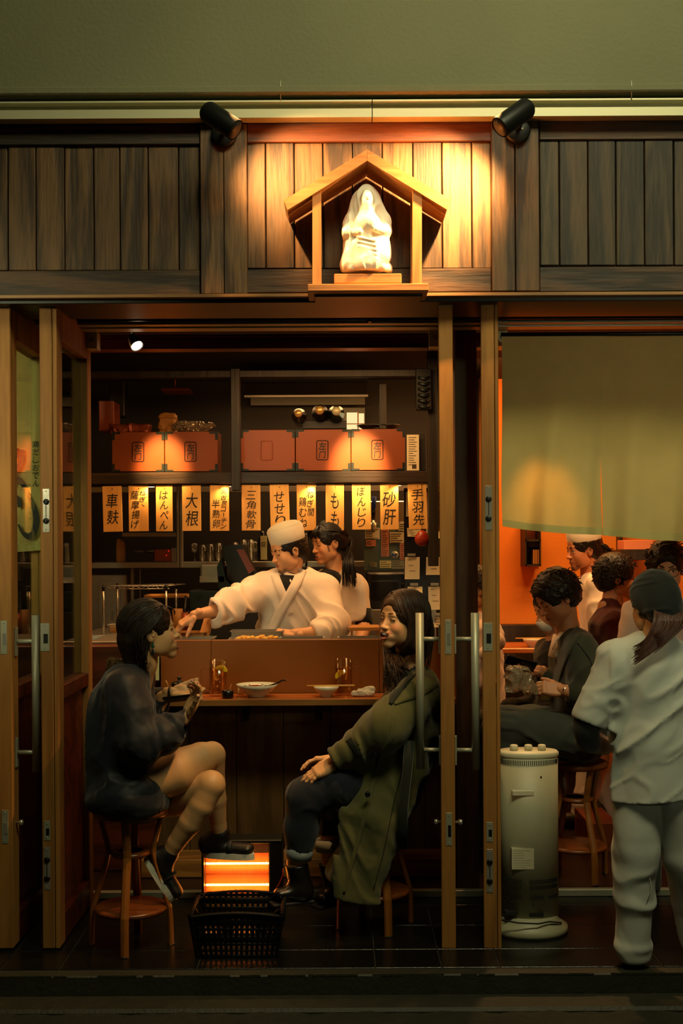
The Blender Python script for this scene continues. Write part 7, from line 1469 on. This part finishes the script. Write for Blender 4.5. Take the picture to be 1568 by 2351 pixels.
def lat(a, b, nv, seed):      # lattice wall between bottom points a,b (tapers outward to the top)
    q = MB(); a = Vector(a); b = Vector(b); n = (b - a).cross(Vector((0, 0, 1))).normalized(); out = n * .022
    at_ = lambda u, z: a + (b - a) * u + (n * .022 * z / bh) + (a - b).normalized() * (.5 - u) * .03 * z / bh * 2 + Vector((0, 0, z))
    for k in range(nv + 1):
        u = k / nv
        for z0, z1 in ((.0, .06), (.06, .11), (.11, .15), (.15, .18)): q.tube([at_(u, z0), at_(u, z1)], [(.0030, .0062)] * 2, 4, cap=False)
    for z, h in ((.006, .008), (.030, .005), (.056, .006), (.078, .014), (.118, .006), (.148, .014), (.172, .006)): q.tube([at_(0, z), at_(.5, z), at_(1, z)], [(h, .003)] * 3, 6, flat=(0, 0, 1))
    return q
for (a, b, nv) in (((bx0, by0, 0), (bx1, by0, 0), 16), ((bx1, by0, 0), (bx1, by1, 0), 12), ((bx1, by1, 0), (bx0, by1, 0), 16), ((bx0, by1, 0), (bx0, by0, 0), 12)): part('slotted_wall', lat(a, b, nv, 0), 'basket_black', t)['kind'] = 'stuff'
q = MB(); q.box(bx0, bx1, by0, by1, .0, .004); part('basket_floor', q, 'basket_black', t)
o_ = .024; rim = []
for i in range(41):
    u = i / 40 * 4; k = int(u) % 4; v = u - int(u); cs_ = [(bx0 - o_, by0 - o_), (bx1 + o_, by0 - o_), (bx1 + o_, by1 + o_), (bx0 - o_, by1 + o_)]; p0, p1 = cs_[k], cs_[(k + 1) % 4]; rim.append((p0[0] + (p1[0] - p0[0]) * v, p0[1] + (p1[1] - p0[1]) * v, bh - .014 + .014 * math.sin(math.pi * v) * (1 if k % 2 == 0 else .2)))
q = MB(); q.tube(rim, [(.006, .010)] * 41, 8, cap=False); part('rim', q, 'basket_black', t)
for yy, lean in ((by0 - .02, .5), (by1 + .02, .15)):
    q = MB(); xa_, xb_ = bx0 - .01, bx1 + .01; q.tube([(xa_, (yy + (by0 + by1) / 2) / 2, bh - .008), (xa_ + .02, yy, bh - .004), ((xa_ + xb_) / 2, yy, bh - .001), (xb_ - .02, yy, bh - .004), (xb_, (yy + (by0 + by1) / 2) / 2, bh - .008)], .0035, 8); part('handle', q, 'basket_black', t)
# ================================================================ tower heater by the right door
Yt = 5.26; c = Vector((PX(1213, Yt, 1900), Yt, 0)); t = thing('tower_heater', 'cream oval tower heater with three knobs standing right of the doorway post', 'heater', c); rx, ry = .128, .085
ztop = PZ(1738, Yt); q = MB(); q.lathe([(1, .075), (1, ztop)], c, 44, sx=rx, sy=ry); part('casing', q, 'heater_cream', t)
q = MB(); q.lathe([(0, 0), (1.28, 0), (1.34, .012), (1.32, .030), (1.10, .046), (1.02, .055), (.96, .075), (0, .075)], c, 44, sx=rx * .98, sy=ry * 1.25); part('base', q, 'heater_cream', t)
q = MB(); q.lathe([(1.0, ztop), (1.03, ztop + .004), (1.03, ztop + .018), (.97, ztop + .026), (0, ztop + .027)], c, 44, sx=rx, sy=ry); tp = part('top_plate', q, 'white_plastic', t)
for dx in (-.062, 0, .058): q = MB(); q.lathe([(.018, ztop + .027), (.017, ztop + .048), (.013, ztop + .051), (0, ztop + .051)], c + Vector((dx, -.01, 0)), 18); part('knob', q, 'white_plastic', tp)
def slots(a0, a1, n, z0, z1):
    q = MB()
    for k in range(n):
        a = a0 + (a1 - a0) * k / (n - 1); x = c.x + rx * math.sin(a) * 1.004; y = c.y - ry * math.cos(a) * 1.004; q.box(x - .0013, x + .0013, y - .002, y + .004, z0, z1)
    o = part('vent_slots', q, 'slot_dark', t); o['kind'] = 'stuff'
slots(-1.3, 1.2, 40, PZ(1760, Yt - .08), PZ(1749, Yt - .08))
for y0, y1 in ((2022, 2032), (2036, 2045)): slots(-1.1, -.35, 14, PZ(y1, 5.18), PZ(y0, 5.18)); slots(-.05, 1.1, 22, PZ(y1, 5.18), PZ(y0, 5.18))
slots(-1.0, -.35, 11, PZ(2069, 5.18), PZ(2060, 5.18)); slots(-.05, .4, 9, PZ(2069, 5.18), PZ(2060, 5.18)); slots(.6, 1.1, 8, PZ(2069, 5.18), PZ(2060, 5.18))
q = MB(); q.pbox(1176, 1226, 1815, 1828, Yt - ry * 1.03, Yt - .05, .003); part('carry_grip', q, 'white_plastic', t); q = MB(); q.pbox(1175, 1226, 1948, 1996, Yt - ry * 1.012, Yt - .06); lb = part('rating_label', q, 'white_plastic', t)
q = MB(); [q.pbox(1179, 1179 + rng.uniform(22, 42), 1953 + k * 5.5, 1954.3 + k * 5.5, Yt - ry * 1.014, Yt - .07) for k in range(8)]; part('print', q, 'heater_cream', lb)
for a, b in ((1242, 1784), (1225, 2078), (1175, 2072), (1239, 2060)): q = MB(); q.lathe([(0, -.003), (.004, -.003), (.005, .01)], P(a, b, Yt - .085 + abs(a - 1213) / 1213 * .2), 10, 'y'); part('screw', q, 'slot_dark', t)
q = MB(); q.pbox(1160, 1188, 2094, 2102, Yt - ry * 1.03, Yt); q.pbox(1215, 1248, 2096, 2106, Yt - ry * 1.0, Yt); part('cord_recess', q, 'slot_dark', t)
q = MB(); q.tube([P(1150, 2112, 5.13), P(1190, 2119, 5.12), P(1235, 2121, 5.13), P(1262, 2116, 5.16), P(1289, 2119, 5.2), P(1287, 2125, 5.2), P(1265, 2122, 5.17)], .0035, 8); solo('heater_cord', q, 'rubber', 'black power cord wrapped over the foot of the cream tower heater', 'cord', P(1289, 2120, 5.2))
# ================================================================ right bay furniture
t = thing('wall_niche', 'small dark open wall cabinet with one shelf on the orange wall', 'cabinet', P(1224, 1300, 8.15)); q = MB(); Yn = 8.08
for a, b, c_, d in ((1206, 1209, 1190, 1300), (1239, 1242, 1190, 1300), (1206, 1242, 1238, 1243), (1206, 1242, 1296, 1300)): q.pbox(a, b, c_, d, Yn, 8.3)
part('frame', q, 'dark_post', t); q = MB(); q.pbox(1209, 1239, 1190, 1296, 8.27, 8.295); part('back_panel', q, 'red_wood', t); q = MB(); q.pbox(1211, 1237, 1243, 1256, 8.12, 8.26, .003); part('shelf_bracket', q, 'dark_post', t)
for k in range(3): q = MB(); q.pbox(1224 + k * 5, 1227.5 + k * 5, 1262, 1295, 8.12, 8.2, .001); solo('menu_booklet', q, 'wicker', 'slim wooden-backed menu standing in the wall cabinet, %s one' % ['left', 'middle', 'right'][k], 'menu', P(1226 + k * 5, 1295, 8.15), 'menus in the wall cabinet')
t = thing('wall_bench', 'dark wooden bench back along the orange wall', 'bench', P(1290, 1480, 8.1)); q = MB(); q.box(.98, 2.5, 8.14, 8.26, .03, PZ(1437, 8.14), .004); part('back', q, 'dark_post', t); q = MB(); q.box(.98, 2.5, 7.8, 8.14, .38, .44, .004); part('seat', q, 'red_wood', t); q = MB(); q.box(.98, 2.5, 7.86, 8.12, .03, .38); part('plinth', q, 'dark_post', t)
t = thing('dining_table', 'reddish wooden table in the right bay under the noodle bowl', 'table', (1.0, 7.35, .03)); q = MB(); zt2 = PZ(1489, 7.36); q.box(.70, 1.28, 7.30, 7.80, zt2 - .03, zt2, .004); part('tabletop', q, 'counter_wood', t)
for x in (.73, 1.22):
    for y in (7.34, 7.74): q = MB(); q.box(x, x + .04, y, y + .04, .03, zt2 - .03); part('leg', q, 'dark_post', t)
t, c = bowl('noodle_bowl', 1222, 7.40, .058, .05, 'pale bowl on the table in front of the masked guest', z=zt2)
t = thing('chopsticks', 'wooden chopsticks resting over the bowl in the right bay', 'chopsticks', c + Vector((0, 0, .05)))
for dy in (-.006, .006): q = MB(); q.tube([c + Vector((-.10, dy, .053)), c + Vector((.09, dy, .053))], .003, 6); part('stick', q, 'chopstick', t)
c = P(1190, 1560, 5.80); c.z += .0; f = Field(c - Vector((.10, .09, .10)), c + Vector((.11, .09, .10)), .0045); f.box(c, (.055, .04, .055), rd=.02); f.seg(c + Vector((.02, 0, -.02)), c + Vector((.07, 0, -.055)), .028, .02, k=.02); f.noise(.014, 22, ridged=True); V_, F_, C_ = f.mesh(); tag(finish('plastic_bag', V_, F_, 'film', None, c), 'crumpled translucent plastic bag on the lap of the man in the suit', 'bag')
t = thing('white_cup', 'pale paper cup held by the man in the suit', 'cup', P(1252, 1600, 5.86)); q = MB(); q.lathe([(0, 0), (.026, 0), (.036, .085), (.033, .085), (.024, .004), (0, .004)], P(1252, 1606, 5.88), 24); part('cup_body', q, 'cream_card', t)
q = MB(); q.pbox(1352, 1420, 1890, 2046, 6.5, 6.9, .004); solo('low_wooden_screen', q, 'copper', 'reddish-brown low wooden cabinet on the floor of the right bay', 'cabinet', P(1386, 2046, 6.5))
t = thing('paper_lampshade', 'pale wall lamp shade on a wooden bracket at the top right of the bay', 'lamp', P(1470, 1276, 7.9)); q = MB(); q.pbox(1433, 1500, 1240, 1262, 7.9, 8.1, .003); part('shade', q, 'pink_paper', t); q = MB(); q.pbox(1426, 1505, 1262, 1286, 7.88, 8.3, .003); part('bracket_shelf', q, 'dark_post', t)
q = MB(); q.pbox(1424, 1430, 1180, 1500, 8.18, 8.3, .002); q2 = struct('trim_11', q, 'dark_post')
# ================================================================ statue
c = P(843, 628, 4.865); Sf = Field((-.12, -.09, -.01), (.12, .09, .385), .0028)
Sf.color((255, 255, 255)); S = Sf
S.seg((0, 0, .10), (0, 0, .20), (.075, .055), (.070, .050), side=(1, 0, 0), k=0); S.ell((0, .0, .255), (.052, .048, .05), k=.02)
S.ell((0, -.004, .300), (.044, .044, .056), k=.02); S.seg((-.03, -.01, .30), (-.062, -.006, .20), .030, .030, k=.02); S.seg((.03, -.01, .30), (.066, -.006, .20), .024, .030, k=.02)
S.ell((.002, .040, .288), (.028, .020, .036), k=.006); S.ell((.002, .060, .284), (.006, .009, .009), k=.004); S.seg((-.010, .055, .272), (.014, .055, .272), .006, k=.003); S.seg((.002, .052, .262), (.004, .058, .222), .015, .006, k=.006)
for sx in (-1, 1): S.ell((.002 + sx * .011, .062, .294), (.006, .006, .004), k=.003, op='s')
S.ell((.004, .040, .190), (.046, .036, .040), k=.015); S.seg((-.066, .0, .215), (-.078, .030, .155), .024, .022, k=.012); S.seg((-.078, .03, .155), (-.03, .060, .150), .020, .013, k=.008); S.seg((.070, .0, .215), (.076, .030, .160), .022, .020, k=.012); S.seg((.076, .03, .160), (.035, .062, .160), .018, .012, k=.008)
S.seg((-.060, .01, .115), (-.072, .02, .03), .034, .036, k=.02); S.seg((.060, .01, .115), (.060, .03, .060), .034, .032, k=.02); S.seg((0, .02, .10), (0, .03, .03), (.070, .045), (.076, .05), side=(1, 0, 0), k=.02)
for i in range(5): S.seg((-.04 + i * .004, .062, .13 - i * .018), (.03 + i * .002, .070, .112 - i * .018), .0045, k=.004)
for i in range(9): a = -.085 + i * .021; S.ell((a, .02 + .02 * (i % 2), .012), (.016, .022, .016 + .004 * (i % 3)), k=.006)
S.noise(.0035, (22, 22, 10), ridged=True); S.cut((0, 0, 0), (0, 0, -1))
mat('statue_white', (232, 224, 206), 0.5)
V_, F_, C_ = S.mesh(); V_ = V_ * V3(1, -1, 1); F_ = F_[:, ::-1]
tag(finish('statue', V_ + npa(c), F_, 'statue_white', None, c), 'white carved figure of a hooded bearded sage standing in the wall shrine', 'statue')
